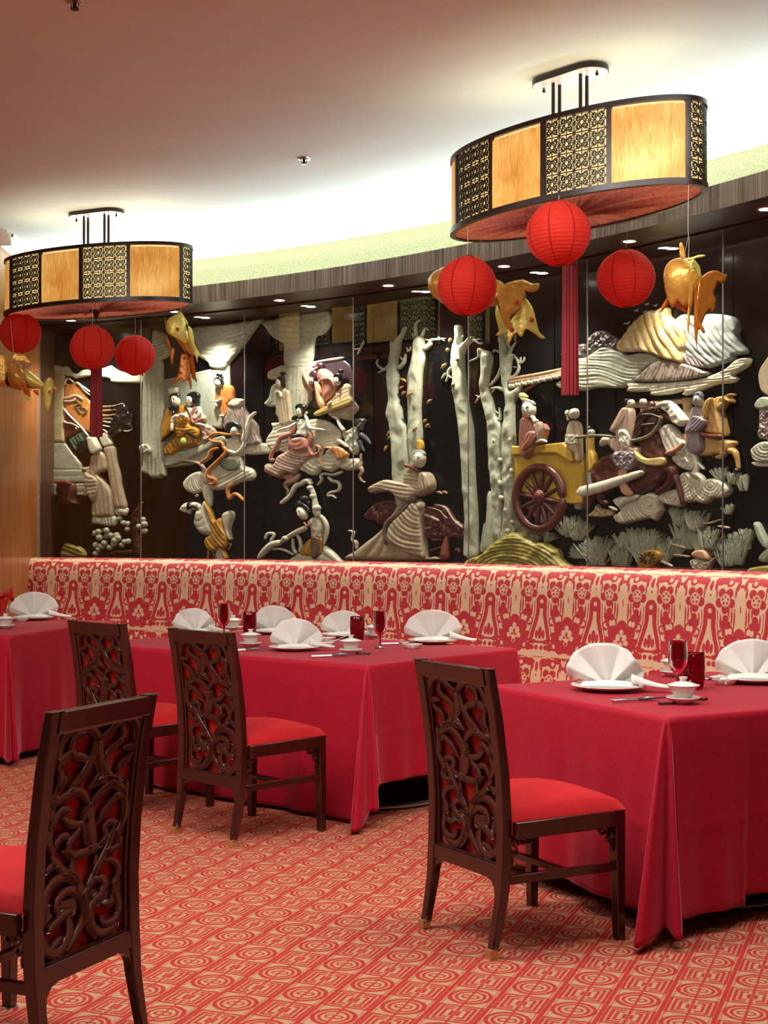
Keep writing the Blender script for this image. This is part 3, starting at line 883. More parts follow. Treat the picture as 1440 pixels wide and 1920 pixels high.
# ================================================================== chandeliers
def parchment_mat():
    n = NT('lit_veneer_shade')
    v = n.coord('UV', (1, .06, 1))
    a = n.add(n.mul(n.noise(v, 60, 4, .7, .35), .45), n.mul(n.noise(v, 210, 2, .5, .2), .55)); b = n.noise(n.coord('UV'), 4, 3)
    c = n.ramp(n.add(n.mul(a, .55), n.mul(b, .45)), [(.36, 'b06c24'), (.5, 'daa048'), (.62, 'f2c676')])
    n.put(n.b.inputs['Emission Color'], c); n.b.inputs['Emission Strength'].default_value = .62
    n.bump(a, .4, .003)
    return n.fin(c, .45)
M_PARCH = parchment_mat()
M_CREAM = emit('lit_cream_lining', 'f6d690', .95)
M_CREAM.node_tree.nodes['Principled BSDF'].inputs['Base Color'].default_value = (*lin('d8c090'), 1)
M_FRAME = plain('dark_lamp_frame', '26140e', .3, var=.2)
M_LATT = plain('pierced_dark_wood', '1c0f0b', .4, var=.2)
M_CANOPY = plain('polished_canopy_plate', 'e2e2ea', .2, 0)
def pleat_mat():
    n = NT('pleated_red_silk')
    v = n.coord('Object', (1, 1, 1))
    a = n.noise(v, 60, 3)
    c = n.ramp(a, [(.3, 'a4605a'), (.7, 'c08078')]); n.fin(c, .45, Sheen_Weight=.2)
    tl = n.n('ShaderNodeBsdfTranslucent'); n.put(tl.inputs[0], c)
    mx = n.n('ShaderNodeMixShader'); mx.inputs[0].default_value = .45
    n.t.links.new(n.b.outputs[0], mx.inputs[1]); n.t.links.new(tl.outputs[0], mx.inputs[2]); n.t.links.new(mx.outputs[0], n.out.inputs[0])
    return n.m
M_PLEAT = pleat_mat()

def tile_lines():
    """one lattice tile in the unit square: list of (polyline, half width)"""
    T = []
    T.append(([(0, 0), (1, 0)], .030)); T.append(([(0, 0), (0, 1)], .030))
    q = [(.5 + .155 * math.cos(a) * (1 if k % 2 else .93), .5 + .155 * math.sin(a) * (1 if k % 2 else .93)) for k, a in enumerate([PI / 4 * i for i in range(9)])]
    T.append((q, .030))
    for sx in (-1, 1):
        for sy in (-1, 1):
            f = lambda x, y: (.5 + sx * x, .5 + sy * y)
            cx, cy, r = .245, .245, .125
            arc = [f(cx + r * math.cos(math.radians(a)), cy + r * math.sin(math.radians(a))) for a in (20, 60, 100, 145, 190, 225, 260, 305, 350, 395)][1:9]
            T.append(([f(cx + r * math.cos(math.radians(a)), cy + r * math.sin(math.radians(a))) for a in (75, 110, 150, 190, 225, 260, 300, 340, 375)], .030))
            T.append(([f(cx + r * math.cos(math.radians(75)), cy + r * math.sin(math.radians(75))), f(cx + .02, cy + .045)], .032))
            T.append(([f(cx + .02, cy + .045), f(cx + .065, cy + .02)], .04))
            T.append(([f(.5, .5 - .0), f(cx + r * .7, cy + r * .7)], .024))
            T.append(([f(.155, .0), f(.31, .11)], .022))
            T.append(([f(.0, .155), f(.11, .31)], .022))
        T.append(([(.5 + sx * .5, .5), (.5 + sx * .155, .5)], .022)); T.append(([(.5, .5 + sx * .5), (.5, .5 + sx * .155)], .022))
        T.append(([(.5 + sx * .5, .5), (.5 + sx * .2, .5 + .30)], .018)); T.append(([(.5 + sx * .5, .5), (.5 + sx * .2, .5 - .30)], .018))
    return T
TILE = tile_lines()

def chandelier(label, cx, cy, ang, tz=2.035, a=.74, b=.30, z0=2.874, z1=3.254, phase=0.0):
    t = thing('chandelier', label, 'chandelier', (cx, cy, z0), D(ang), 'oval pierced chandeliers')
    H = z1 - z0
    # ellipse by arc length (local frame: x along the long axis)
    N = 2000; pts = [(a * math.cos(2 * PI * k / N), b * math.sin(2 * PI * k / N)) for k in range(N + 1)]
    S = [0]
    for p, q in zip(pts, pts[1:]): S.append(S[-1] + math.hypot(p[0] - q[0], p[1] - q[1]))
    C = S[-1]; Sa = np.array(S)
    def el(s, off=0.0):
        s = s % C; i = int(np.searchsorted(Sa, s)); i = min(max(i, 1), N)
        f = (s - S[i - 1]) / (S[i] - S[i - 1]); th = 2 * PI * (i - 1 + f) / N
        nx, ny = math.cos(th) / a, math.sin(th) / b; l = math.hypot(nx, ny)
        return a * math.cos(th) + off * nx / l, b * math.sin(th) + off * ny / l
    NP = 10; w = C / NP
    # point on the ellipse at photo boundary angle
    th0 = math.radians(phase); s0 = S[int((th0 % (2 * PI)) / (2 * PI) * N)]
    def band(name, mat, sA, sB, zA, zB, offo, offi, par, n=16, closed=False):
        m = MB(); P = []
        cnt = n if closed else n + 1
        for k in range(cnt):
            s = sA + (sB - sA) * k / n
            o = el(s, offo); i = el(s, offi)
            P.append([(o[0], o[1], zA), (o[0], o[1], zB), (i[0], i[1], zB), (i[0], i[1], zA)])
        m.grid(P, closed_u=closed, closed_v=True)
        if not closed:
            m.f.append((0, 1, 2, 3)); q = (cnt - 1) * 4; m.f.append((q + 3, q + 2, q + 1, q))
        return m.build(name, mat, par, ang=50)
    band('top_ring', M_FRAME, 0, C, H - .022, H, .008, -.016, t, 96, True)
    band('bottom_ring', M_FRAME, 0, C, 0, .026, .010, -.016, t, 96, True)
    band('shade_lining', M_CREAM, 0, C, .012, H - .012, -.010, -.012, t, 96, True)
    for p in range(NP):
        sA = s0 + w * p; sB = sA + w
        band('stile', M_FRAME, sA - .011, sA + .011, .02, H - .02, .006, -.012, t, 3)
        if p % 2:
            m = MB(); P = []
            for k in range(25):
                s = sA + .006 + (w - .012) * k / 24; row = []
                for j in range(9):
                    z = .022 + (H - .044 - (.012 if k % 7 else .014)) * j / 8
                    e = el(s, .001 + .0012 * math.sin(k * 2.1 + j * .4)); row.append((e[0], e[1], z))
                P.append(row)
            m.grid(P); o = m.build('veneer_panel', M_PARCH, t)
            uv = o.data.uv_layers.new(name='UVMap')
            for lp in o.data.loops:
                i, j = divmod(lp.vertex_index, 9); uv.data[lp.index].uv = (p * 1.7 + w * i / 24, H * j / 8)
            o['label'] = 'glowing amber veneer panel'
        else:
            m = MB(); cw = (w - .026) / 4; ch = (H - .048) / 4
            for i in range(4):
                for j in range(4):
                    ox = sA + .013 + cw * i; oz = .026 + ch * j
                    for line, hw in TILE:
                        for (x0, y0), (x1, y1) in zip(line, line[1:]):
                            dx, dy = (x1 - x0) * cw, (y1 - y0) * ch; l = math.hypot(dx, dy) or 1
                            hh = hw * ch * .84; nx, ny = -dy / l * hh, dx / l * hh; ex, ey = dx / l * hh * .5, dy / l * hh * .5
                            q = [(ox + x0 * cw - ex + nx, oz + y0 * ch - ey + ny), (ox + x0 * cw - ex - nx, oz + y0 * ch - ey - ny), (ox + x1 * cw + ex - nx, oz + y1 * ch + ey - ny), (ox + x1 * cw + ex + nx, oz + y1 * ch + ey + ny)]
                            v = []
                            for off in (.0035, -.001):
                                for s, z in q:
                                    e = el(s, off); v.append((e[0], e[1], z))
                            m.add(v, [(0, 1, 2, 3), (0, 4, 5, 1), (1, 5, 6, 2), (2, 6, 7, 3), (3, 7, 4, 0)])
            o = m.build('pierced_panel', M_LATT, t, False); o['label'] = 'dark lattice panel of curls and diamonds'
    # pleated silk bottom gathered to a knot
    m = MB(); P = []; NPL = 600
    rnd = random.Random(3); kph = [rnd.random() * 6 for _ in range(6)]
    for k in range(NPL):
        s = C * k / NPL; e = el(s, -.014); u = s / C * 2 * PI
        row = []
        for j in range(14):
            f = j / 13
            tw = .35 * (1 - f) ** 1.2
            px = e[0] * f; py = e[1] * f
            x_ = px * math.cos(tw) - py * math.sin(tw) * (a / b) * .5; y_ = py * math.cos(tw) + px * math.sin(tw) * (b / a) * .5
            pl = .026 * abs(math.sin(u * 14 + kph[0] + 1.3 * math.sin(u * 3))) + .016 * abs(math.sin(u * 33 + kph[1] + math.sin(u * 5)))
            z = .008 + (-.002 + pl * (math.sin(PI * min(1, f * 1.02)) ** .7)) - .018 * (1 - f) ** 2
            row.append((x_, y_, z))
        P.append(row)
    m.grid(P, closed_u=True); o = m.build('pleated_base', M_PLEAT, t, ang=70); o['label'] = 'pleated dusty red silk base'
    m = MB(); m.lathe([(0, -.055), (.012, -.052), (.016, -.03), (.026, -.012), (.03, .0), (.0, .005)], 16)
    m.lathe([(0, -.006), (.03, -.01), (.05, 0.0), (.03, .01)], 18); m.build('gather_knot', plain('maroon_knot', '4a120e', .6), t)
    # cord and long tassel under the knot
    k = MB(); hw = .039; zt_, zb = -.22, tz - z0; P = []
    for j in range(12):
        f = j / 11; z = zt_ + (zb - zt_) * f
        P.append([(hw * (.84 + .16 * f) * (1 + .09 * math.cos(12 * q + .5 * f) + .04 * math.cos(29 * q)) * math.cos(q), hw * (.84 + .16 * f) * (1 + .09 * math.cos(12 * q + .5 * f) + .04 * math.cos(29 * q)) * math.sin(q), z) for q in [2 * PI * i / 96 for i in range(96)]])
    k.grid(P, closed_v=True); k.f.append(tuple(11 * 96 + i for i in range(96)))
    o = k.build('tassel', plain('crimson_tassel', '820010', .6), t, ang=80); o['label'] = 'long straight crimson tassel'
    k = MB(); k.lathe([(0, -.05), (.006, -.05), (.006, -.10), (.014, -.115), (.018, -.13), (.008, -.15), (.008, -.18), (.024, -.19), (.036, -.21), (.037, -.235), (.0, -.235)], 20)
    k.build('tassel_cord', plain('maroon_knot', '4a120e', .6), o)
    # suspension
    ct = Z_CEIL - z0
    m = MB(); P = []
    def stad(k, n, L, r):
        u = k / n * 4
        th = 2 * PI * k / n; x = r * math.cos(th); y = r * math.sin(th)
        return (x + (L if x > 0 else -L), y)
    ring = [stad(k + .5, 40, .125, .085) for k in range(40)]
    m.add([(x, y, z) for z in (ct - .004, ct - .028) for x, y in ring], [(k, (k + 1) % 40, 40 + (k + 1) % 40, 40 + k) for k in range(40)])
    o1 = m.build('ceiling_canopy', M_FRAME, t)
    m = MB(); r2 = [(x * .985, y * .97) for x, y in ring]
    m.add([(x, y, ct - .029) for x, y in r2] + [(x, y, ct - .0272) for x, y in r2], [tuple(range(40))] + [(k, (k + 1) % 40, 40 + (k + 1) % 40, 40 + k) for k in range(40)])
    o2 = m.build('canopy_plate', M_CANOPY, o1, False); o2['label'] = 'shiny underside of the ceiling canopy'
    for sx in (-1, 1):
        m = MB(); m.lathe([(0, ct - .052), (.007, ct - .05), (.008, ct - .04), (.005, ct - .036), (.005, ct - .029)], 12, Matrix.Translation((sx * .165, .0, 0)))
        m.build('finial_screw', M_FRAME, o1)
        m = MB()
        for sy in (-1, 1): m.tube([(sx * .085, sy * .022, .10), (sx * .085, sy * .022, ct - .028)], .0085, 10)
        m.build('hanging_rods', M_FRAME, t)
    m = MB()
    for sx in (-1, 1): m.box(sx * .085 - .012, sx * .085 + .012, -b + .01, b - .01, .09, .105)
    m.box(-a + .02, a - .02, -.008, .008, .085, .10); m.build('inner_crossbar', M_FRAME, t, False)
    d = bpy.data.lights.new('bulb_glow', 'AREA'); d.shape = 'ELLIPSE'; d.size = 1.2; d.size_y = .4; d.energy = 1.5; d.color = (1, .85, .65)
    L = bpy.data.objects.new('bulb_glow', d); col.objects.link(L); L.location = (cx, cy, z0 + .2); L.rotation_euler = (PI, 0, D(ang))
    for sx in (-.42, .0, .42):
        d = bpy.data.lights.new('bulb_down', 'POINT'); d.energy = 1.5; d.color = (1, .85, .7); d.shadow_soft_size = .04
        Lp = bpy.data.objects.new('bulb_down', d); col.objects.link(Lp); Lp.location = (cx + sx * math.cos(D(ang)), cy + sx * math.sin(D(ang)), z0 + .24)
    return t

CH_R = chandelier('large oval chandelier at upper right, amber and pierced panels over a red pleated base', .87, 6.49, 130.5, phase=168)
CH_L = chandelier('oval chandelier at left in the distance, amber and pierced panels', -1.93, 9.30, 154, tz=1.4 + (995 - 819) / 2600 * 9.30, phase=168)

# ================================================================== paper lanterns
def lantern_mat(name, c, e, em):
    n = NT(name)
    a = n.noise(n.coord(), 50, 3)
    tl = n.n('ShaderNodeBsdfTranslucent'); n.put(tl.inputs[0], (*lin(c), 1))
    cc = n.ramp(a, [(.3, tuple(v * .85 for v in lin(c))), (.7, lin(c))])
    n.fin(cc, .75, Sheen_Weight=.1)
    mx = n.n('ShaderNodeMixShader'); mx.inputs[0].default_value = .45
    n.t.links.new(n.b.outputs[0], mx.inputs[1]); n.t.links.new(tl.outputs[0], mx.inputs[2]); n.t.links.new(mx.outputs[0], n.out.inputs[0])
    return n.m
M_PAPER = lantern_mat('red_lantern_paper', 'ea321a', None, 0)
M_RIB = plain('lantern_rib_red', '8a0a08', .6)
M_TASSEL = plain('crimson_tassel', '820010', .6)
M_STRING = plain('pale_string', 'd8d2c0', .6)

def lantern(label, c, r, top, tassel=None, seed=0):
    t = thing('paper_lantern', label, 'lantern', tuple(c), 0, 'round red paper lanterns')
    rnd = random.Random(seed); tilt = Matrix.Rotation(rnd.uniform(-.08, .08), 4, 'Y') @ Matrix.Rotation(rnd.random() * 6, 4, 'Z')
    m = MB(); P = []; K = 22; NM = 44
    for i in range(K * 6 + 1):
        f = i / (K * 6); la = -PI / 2 * .90 + PI * .90 * f
        rib = (f * K) % 1
        rr = r * (1 - .012 * math.sin(PI * rib) - rnd.random() * .0015)
        P.append([tilt @ Vector((rr * math.cos(la) * math.cos(2 * PI * k / NM), rr * math.cos(la) * math.sin(2 * PI * k / NM), rr * math.sin(la) * .985 + .002 * math.sin(3 * k / NM * 2 * PI + i * .1))) for k in range(NM)])
    m.grid(P, closed_v=True); m.build('paper_globe', M_PAPER, t, ang=80)
    m = MB()
    for q in range(8):
        w = .012; row = []
        for i in range(31):
            la = -PI / 2 * .9 + PI * .9 * i / 30
            row.append([tilt @ Vector((r * 1.004 * math.cos(la) * math.cos(2 * PI * q / 8 + s), r * 1.004 * math.cos(la) * math.sin(2 * PI * q / 8 + s), r * 1.004 * math.sin(la) * .985)) for s in (-w * 1.6, w * 1.6)])
        m.grid(row)
    o = m.build('paper_seams', lantern_mat('lantern_seam', 'a8120c', None, 0) if 'lantern_seam' not in MATS else MATS['lantern_seam'], t); MATS['lantern_seam'] = o.data.materials[0]
    m = MB()
    for s in (-1, 1):
        h_ = MB(); h_.tube([tilt @ Vector((r * .16 * math.cos(2 * PI * k / 20), r * .16 * math.sin(2 * PI * k / 20), s * r * .975)) for k in range(21)], .0025, 6, caps=False); h_.build('wire_hoop', M_RIB, t)
    m.tube([tilt @ Vector((-r * .16, 0, r * .97)), tilt @ Vector((0, 0, r * 1.07)), tilt @ Vector((r * .16, 0, r * .97))], .0015, 6)
    m.build('wire_handle', M_RIB, t)
    m = MB(); m.tube([(0, 0, r * 1.05), (.004, 0, r * 1.05 + .4 * (top - c[2] - r)), (0, 0, top - c[2])], .0013, 6); m.build('hanging_string', M_STRING, t)
    return t

P_ = at(1047, 438, 6.12)
lantern('largest red paper lantern, over the long tassel of the right chandelier', P_, .1436, 2.878, None, 1)
lantern('red paper lantern in front of a gold goldfish, under the right chandelier', at(876, 536, 6.69), .144, 2.88, None, 2)
lantern('bright red paper lantern near the rightmost goldfish, seam lines showing', at(1174, 522, 6.6), .139, 2.88, None, 3)
P_ = at(173, 652, 8.98)
lantern('red paper lantern over the tassel of the left chandelier', P_, .145, 2.88, None, 4)
lantern('red paper lantern cut off by the left picture edge, above a goldfish', at(38, 624, 9.6), .144, 2.88, None, 5)
lantern('small red paper lantern between the left tassel lantern and a hanging goldfish', at(253, 666, 9.56), .140, 2.88, None, 6)

# ================================================================== gold foil goldfish
def foil(name, c, rough=.28):
    n = NT(name)
    a = n.noise(n.coord(), 22, 3); n.bump(a, .5, .01)
    return n.fin(n.ramp(a, [(.3, tuple(v * .75 for v in lin(c))), (.7, lin(c))]), rough, .38, Specular_IOR_Level=.6)
M_GOLD = foil('gold_foil', 'dca546'); M_YEL = foil('pale_gold_foil', 'ece070', .35); M_AMB = foil('amber_foil', 'cf7c28'); M_DOT = plain('red_dot', 'b01c14', .4)
M_DARKG = plain('dark_gap', '2a1508', .6)

def inside_grid(poly, step):
    P = np.array(poly); mn = P.min(0); mxx = P.max(0)
    gx, gy = np.meshgrid(np.arange(mn[0] + step * .5, mxx[0], step), np.arange(mn[1] + step * .5, mxx[1], step))
    gx = gx + (np.arange(gx.shape[0])[:, None] % 2) * step * .5
    q = np.stack([gx.ravel(), gy.ravel()], 1)
    A = P; B = np.roll(P, -1, 0)
    ins = np.zeros(len(q), bool); dist = np.full(len(q), 1e9)
    for a, b in zip(A, B):
        c = ((a[1] > q[:, 1]) != (b[1] > q[:, 1]))
        with np.errstate(divide='ignore', invalid='ignore'):
            xi = (b[0] - a[0]) * (q[:, 1] - a[1]) / (b[1] - a[1] + 1e-12) + a[0]
        ins ^= c & (q[:, 0] < xi)
        ab = b - a; L = ab @ ab + 1e-12; t = np.clip(((q - a) @ ab) / L, 0, 1)
        d = np.hypot(*(q - a - t[:, None] * ab).T); dist = np.minimum(dist, d)
    k = ins & (dist > step * .45)
    return q[k], dist[k]

def triangulate(poly, step):
    q, d = inside_grid(poly, step)
    nb = len(poly)
    pts = [Vector(p) for p in poly] + [Vector(p) for p in q]
    v, e, f, *_ = delaunay_2d_cdt(pts, [], [list(range(nb))], 1, 1e-5)
    return [tuple(p) for p in v], f, nb, d

def plate(name, pts, Y, mat, parent, bend=None, thick=.003, step=4, smooth_pts=3, label=None):
    """a cut foil sheet: outline in photograph pixels at depth Y, curved in depth by bend(u, v) with u, v in -1..1"""
    P = [tuple(p) for p in spline(pts, smooth_pts, True)]
    v, f, nb, d = triangulate(P, step)
    A = np.array(P); c = (A.min(0) + A.max(0)) / 2; h = (A.max(0) - A.min(0)) / 2
    m = MB(); out = []
    for x, y in v:
        dy = bend((x - c[0]) / h[0], (y - c[1]) / h[1]) if bend else 0
        out.append(tuple(at(x, y, Y + dy)))
    m.add(out, [tuple(q) for q in f])
    o = m.build(name, mat, parent, True, world=True, ang=60)
    s = o.modifiers.new('thickness', 'SOLIDIFY'); s.thickness = thick; s.offset = 0
    if label: o['label'] = label
    return o

def body(name, stations, Y, mat, parent, ky=1.0, label=None, open_ends=True):
    """stations: (x px, y px, radius px, dir angle deg) cross sections facing along the path"""
    m = MB(); P = []
    for x, y, r, a in stations:
        R = r / FPX * Y; c = at(x, y, Y); ca, sa = math.cos(math.radians(a)), -math.sin(math.radians(a))
        P.append([(c.x - sa * R * math.cos(q), c.y + R * ky * math.sin(q), c.z + ca * R * math.cos(q)) for q in [2 * PI * k / 28 for k in range(28)]])
    m.grid(P, closed_v=True)
    o = m.build(name, mat, parent, True, world=True, ang=60)
    s = o.modifiers.new('thickness', 'SOLIDIFY'); s.thickness = .003; s.offset = 0
    if label: o['label'] = label
    return o

def dot(x, y, r, Y, parent):
    m = MB(); c = at(x, y, Y); R = r / FPX * Y
    m.lathe([(0, .003), (R * .6, .0025), (R, 0), (R, -.002)], 16, Matrix.Translation(c) @ Matrix.Rotation(PI / 2, 4, 'X'))
    m.build('red_spot', M_DOT, parent, world=True)

def string(pts, parent, r=.0014):
    m = MB(); m.tube(pts, r, 6); m.build('hanging_string', M_STRING, parent, world=True)

# A: left edge, nose down to the right
Y = 9.35
t = thing('goldfish_lantern', 'gold foil goldfish at the left picture edge, nose dipping to the right', 'fish decoration', tuple(at(50, 715, Y)), 0, 'gold foil goldfish decorations')
body('body_segment', [(20, 703, 25, -5), (34, 706, 25.5, -8), (52, 711, 21, -14)], Y, M_GOLD, t)
body('body_segment', [(-16, 698, 20, 0), (-2, 700, 24, -3), (14, 702, 25.5, -5)], Y, M_GOLD, t)
body('body_segment', [(52, 709, 20, -14), (66, 714, 16, -22), (80, 721, 11, -30), (88, 726, 8, -35)], Y, M_YEL, t)
body('inner_core', [(-10, 699, 19, 0), (18, 703, 22, -5), (52, 710, 17, -14), (84, 723, 8, -30)], Y, M_DARKG, t)
plate('head_plate', [(88, 710), (97, 708), (101, 718), (99, 735), (97, 750), (93, 765), (88, 772), (84, 765), (80, 745), (79, 728)], Y - .10, M_YEL, t, lambda u, v: .02 * u * u + .012 * v, label='pale gold leaf shaped head plate')
plate('barbel', [(98, 720), (103, 724), (107, 729), (104, 732), (99, 727)], Y - .08, M_GOLD, t, thick=.006)
dot(92.5, 735, 2.6, Y - .125, t)
plate('dorsal_fin', [(24, 676), (24, 663), (34, 662), (46, 664), (54, 672), (61, 682), (50, 682), (36, 679)], Y, M_GOLD, t, lambda u, v: .02 * u)
plate('belly_fin', [(41, 713), (48, 718), (55, 733), (58, 744), (54, 742), (46, 738), (43, 728)], Y - .22, M_AMB, t, lambda u, v: .03 * v)
plate('belly_fin', [(45, 738), (52, 738), (56, 748), (54, 752), (48, 746)], Y - .15, M_YEL, t)
plate('belly_fin', [(62, 733), (70, 731), (73, 737), (71, 742), (66, 738)], Y - .10, M_AMB, t)
plate('side_fin', [(-10, 666), (6, 667), (15, 676), (17, 690), (12, 700), (10, 713), (0, 718), (-10, 716)], Y - .27, M_GOLD, t, lambda u, v: .03 * u * u)
string([at(28, 684, Y), at(23, 640, Y + .1), at(20, 600, Y + .1)], t)

# B: under the left chandelier
Y = 9.05
t = thing('goldfish_lantern', 'gold foil goldfish hanging tail down beside the small lantern, yellow face with red eye', 'fish decoration', tuple(at(340, 640, Y)), 0, 'gold foil goldfish decorations')
body('body_segment', [(333, 608, 17, -65), (338, 622, 21, -65), (344, 640, 20, -62), (352, 656, 14, -60), (355, 664, 9, -60)], Y, M_GOLD, t)
body('inner_core', [(334, 612, 14, -65), (340, 630, 17, -64), (350, 654, 11, -60)], Y, M_DARKG, t)
plate('head_plate', [(330, 590), (339, 592), (346, 600), (349, 612), (348, 626), (350, 638), (348, 644), (342, 642), (334, 636), (322, 630), (313, 622), (312, 606), (317, 597)], Y - .20, M_YEL, t, lambda u, v: .03 * u * u + .02 * v * v, label='pale yellow face plate')
dot(333, 617, 3.4, Y - .215, t)
plate('dorsal_fin', [(332, 586), (338, 583), (346, 594), (352, 604), (352, 610), (346, 604), (338, 594)], Y - .06, M_YEL, t)
plate('side_fin', [(352, 610), (360, 618), (364, 632), (365, 645), (370, 655), (378, 668), (381, 674), (372, 668), (370, 680), (366, 668), (362, 655), (356, 640), (353, 625)], Y - .05, M_YEL, t, lambda u, v: .03 * u)
plate('side_fin', [(309, 595), (311, 605), (312, 622), (313, 640), (316, 650), (322, 655), (318, 640), (312, 625)], Y + .02, M_AMB, t)
plate('tail_fin', [(340, 664), (356, 664), (358, 690), (357, 705), (360, 722), (357, 730), (354, 715), (347, 714), (344, 718), (340, 710), (334, 714), (328, 720), (319, 720), (328, 712), (334, 700), (337, 685)], Y, M_AMB, t, lambda u, v: .03 * u * u)
plate('tail_fin', [(358, 664), (362, 668), (366, 690), (367, 705), (370, 716), (364, 712), (359, 705), (358, 685)], Y + .03, M_AMB, t, lambda u, v: .03 * v)
plate('pelvic_fin', [(322, 652), (328, 654), (326, 668), (323, 684), (320, 676), (320, 664)], Y + .01, M_AMB, t)
dot(346, 670, 2.6, Y - .02, t); dot(337, 698, 2.4, Y - .02, t); dot(355, 708, 2.4, Y - .02, t)
string([at(338, 586, Y), at(341, 575, Y), at(342, 560, Y)], t)

# C: behind the lantern under the right chandelier
Y = 7.30
t = thing('goldfish_lantern', 'gold foil goldfish half covered by a red lantern, wide tail spread to the right', 'fish decoration', tuple(at(900, 545, Y)), 0, 'gold foil goldfish decorations')
body('body_segment', [(803, 532, 8, 0), (812, 533, 22, 0), (830, 535, 33, 0), (862, 537, 38, 0), (900, 545, 30, -12), (932, 556, 18, -20)], Y, M_GOLD, t)
plate('tail_fin', [(945, 534), (962, 527), (980, 524), (990, 528), (1000, 532), (1010, 531), (1011, 540), (1004, 547), (992, 547), (984, 545), (986, 556), (978, 568), (976, 580), (966, 588), (956, 596), (962, 612), (958, 620), (950, 614), (942, 600), (938, 585), (936, 565), (930, 552)], Y - .12, M_GOLD, t, lambda u, v: .05 * u)
plate('tail_fin', [(981, 556), (992, 566), (1000, 580), (1005, 600), (1011, 622), (1022, 633), (1014, 634), (1000, 624), (986, 617), (980, 630), (974, 630), (968, 624), (960, 634), (954, 646), (950, 636), (950, 622), (956, 606), (960, 596), (972, 584), (978, 570)], Y - .06, M_YEL, t, lambda u, v: .04 * u * u)
plate('tail_fin', [(932, 572), (938, 590), (944, 605), (950, 612), (949, 622), (940, 629), (930, 628), (936, 620), (931, 600), (929, 585)], Y - .02, M_YEL, t, lambda u, v: .03 * u)
plate('side_fin', [(922, 522), (936, 526), (945, 533), (944, 545), (936, 556), (925, 556), (918, 540)], Y - .1, M_YEL, t, lambda u, v: .02 * v)
plate('dorsal_fin', [(868, 488), (878, 479), (890, 480), (898, 482), (900, 490), (884, 496)], Y, M_GOLD, t)
dot(968.5, 566, 4.6, Y - .14, t); dot(997, 600, 4.6, Y - .085, t); dot(960, 619, 4.4, Y - .16, t)
string([at(899, 484, Y - .1), at(904, 466, Y - .1), at(901, 447, 7.0)], t)

# D: rightmost, seen head on
Y = 6.02
t = thing('goldfish_lantern', 'gold foil goldfish hanging at far right, seen from the front with drooping fins', 'fish decoration', tuple(at(1285, 540, Y)), 0, 'gold foil goldfish decorations')
m = MB(); P = []
c0 = at(1279, 525, Y)
for j in range(12):
    f = j / 11; ry = [3, 14, 22, 28, 32, 34, 35, 35, 34, 31, 28, 24][j]; yy = [484, 486, 490, 496, 503, 511, 520, 530, 540, 552, 562, 572][j]
    P.append([tuple(at(1279 + ry * .98 * math.cos(q) + (2 if j > 6 else 0), yy + (5 * math.sin(q * 4) + 3 * math.sin(7 * q) if j > 8 else 0), Y + ry / FPX * Y * 1.1 * math.sin(q))) for q in [2 * PI * k / 36 for k in range(36)]])
m.grid(P, closed_v=True); o = m.build('body_shell', M_GOLD, t, True, world=True, ang=70); s = o.modifiers.new('thickness', 'SOLIDIFY'); s.thickness = .003
plate('face_plate', [(1298, 486), (1306, 492), (1312, 502), (1315, 520), (1311, 521), (1307, 513), (1302, 504), (1297, 510), (1295, 498)], Y - .2, M_YEL, t, lambda u, v: .04 * u)
plate('gill_fin', [(1294, 512), (1302, 505), (1309, 522), (1306, 528), (1300, 545), (1298, 562), (1294, 580), (1290, 570), (1292, 540)], Y - .22, M_GOLD, t, lambda u, v: .03 * v)
plate('side_fin', [(1313, 523), (1325, 512), (1338, 507), (1348, 509), (1356, 514), (1362, 514), (1363, 521), (1358, 530), (1350, 530), (1344, 527), (1342, 540), (1337, 550), (1343, 562), (1340, 570), (1342, 578), (1337, 586), (1330, 580), (1322, 592), (1318, 600), (1312, 618), (1306, 610), (1306, 580), (1308, 550)], Y - .08, M_AMB, t, lambda u, v: .10 * u, label='broad amber side fin')
plate('side_fin', [(1256, 550), (1250, 560), (1241, 575), (1239, 586), (1246, 578), (1254, 574), (1260, 566), (1262, 545)], Y - .02, M_AMB, t, lambda u, v: .05 * u)
plate('tail_fin', [(1303, 534), (1306, 545), (1308, 580), (1311, 600), (1318, 612), (1322, 622), (1318, 625), (1310, 616), (1307, 640), (1308, 655), (1304, 640), (1301, 610), (1302, 570)], Y - .18, M_AMB, t, lambda u, v: .03 * v)
plate('tail_fin', [(1292, 560), (1298, 566), (1294, 590), (1293, 610), (1290, 630), (1288, 600), (1290, 580)], Y - .16, M_GOLD, t)
body('belly', [(1262, 565, 6, -40), (1272, 572, 13, -40), (1284, 578, 9, -30), (1290, 582, 4, -20)], Y + .02, M_AMB, t)
plate('dorsal_fin', [(1274, 456), (1279, 455), (1283, 466), (1286, 482), (1280, 486), (1275, 480), (1274, 468)], Y - .1, M_GOLD, t)
plate('barbel', [(1286, 484), (1298, 482), (1310, 478), (1322, 478), (1320, 481), (1306, 484), (1294, 489)], Y - .12, M_YEL, t)
string([at(1291, 483, Y), at(1292, 452, Y - .04), at(1290, 430, Y - .07), at(1291, 350, 5.90), at(1291, 335, 5.90)], t)
string([at(1285, 470, Y - .02), at(1289, 450, Y - .04), at(1291, 440, Y - .06)], t, .001)
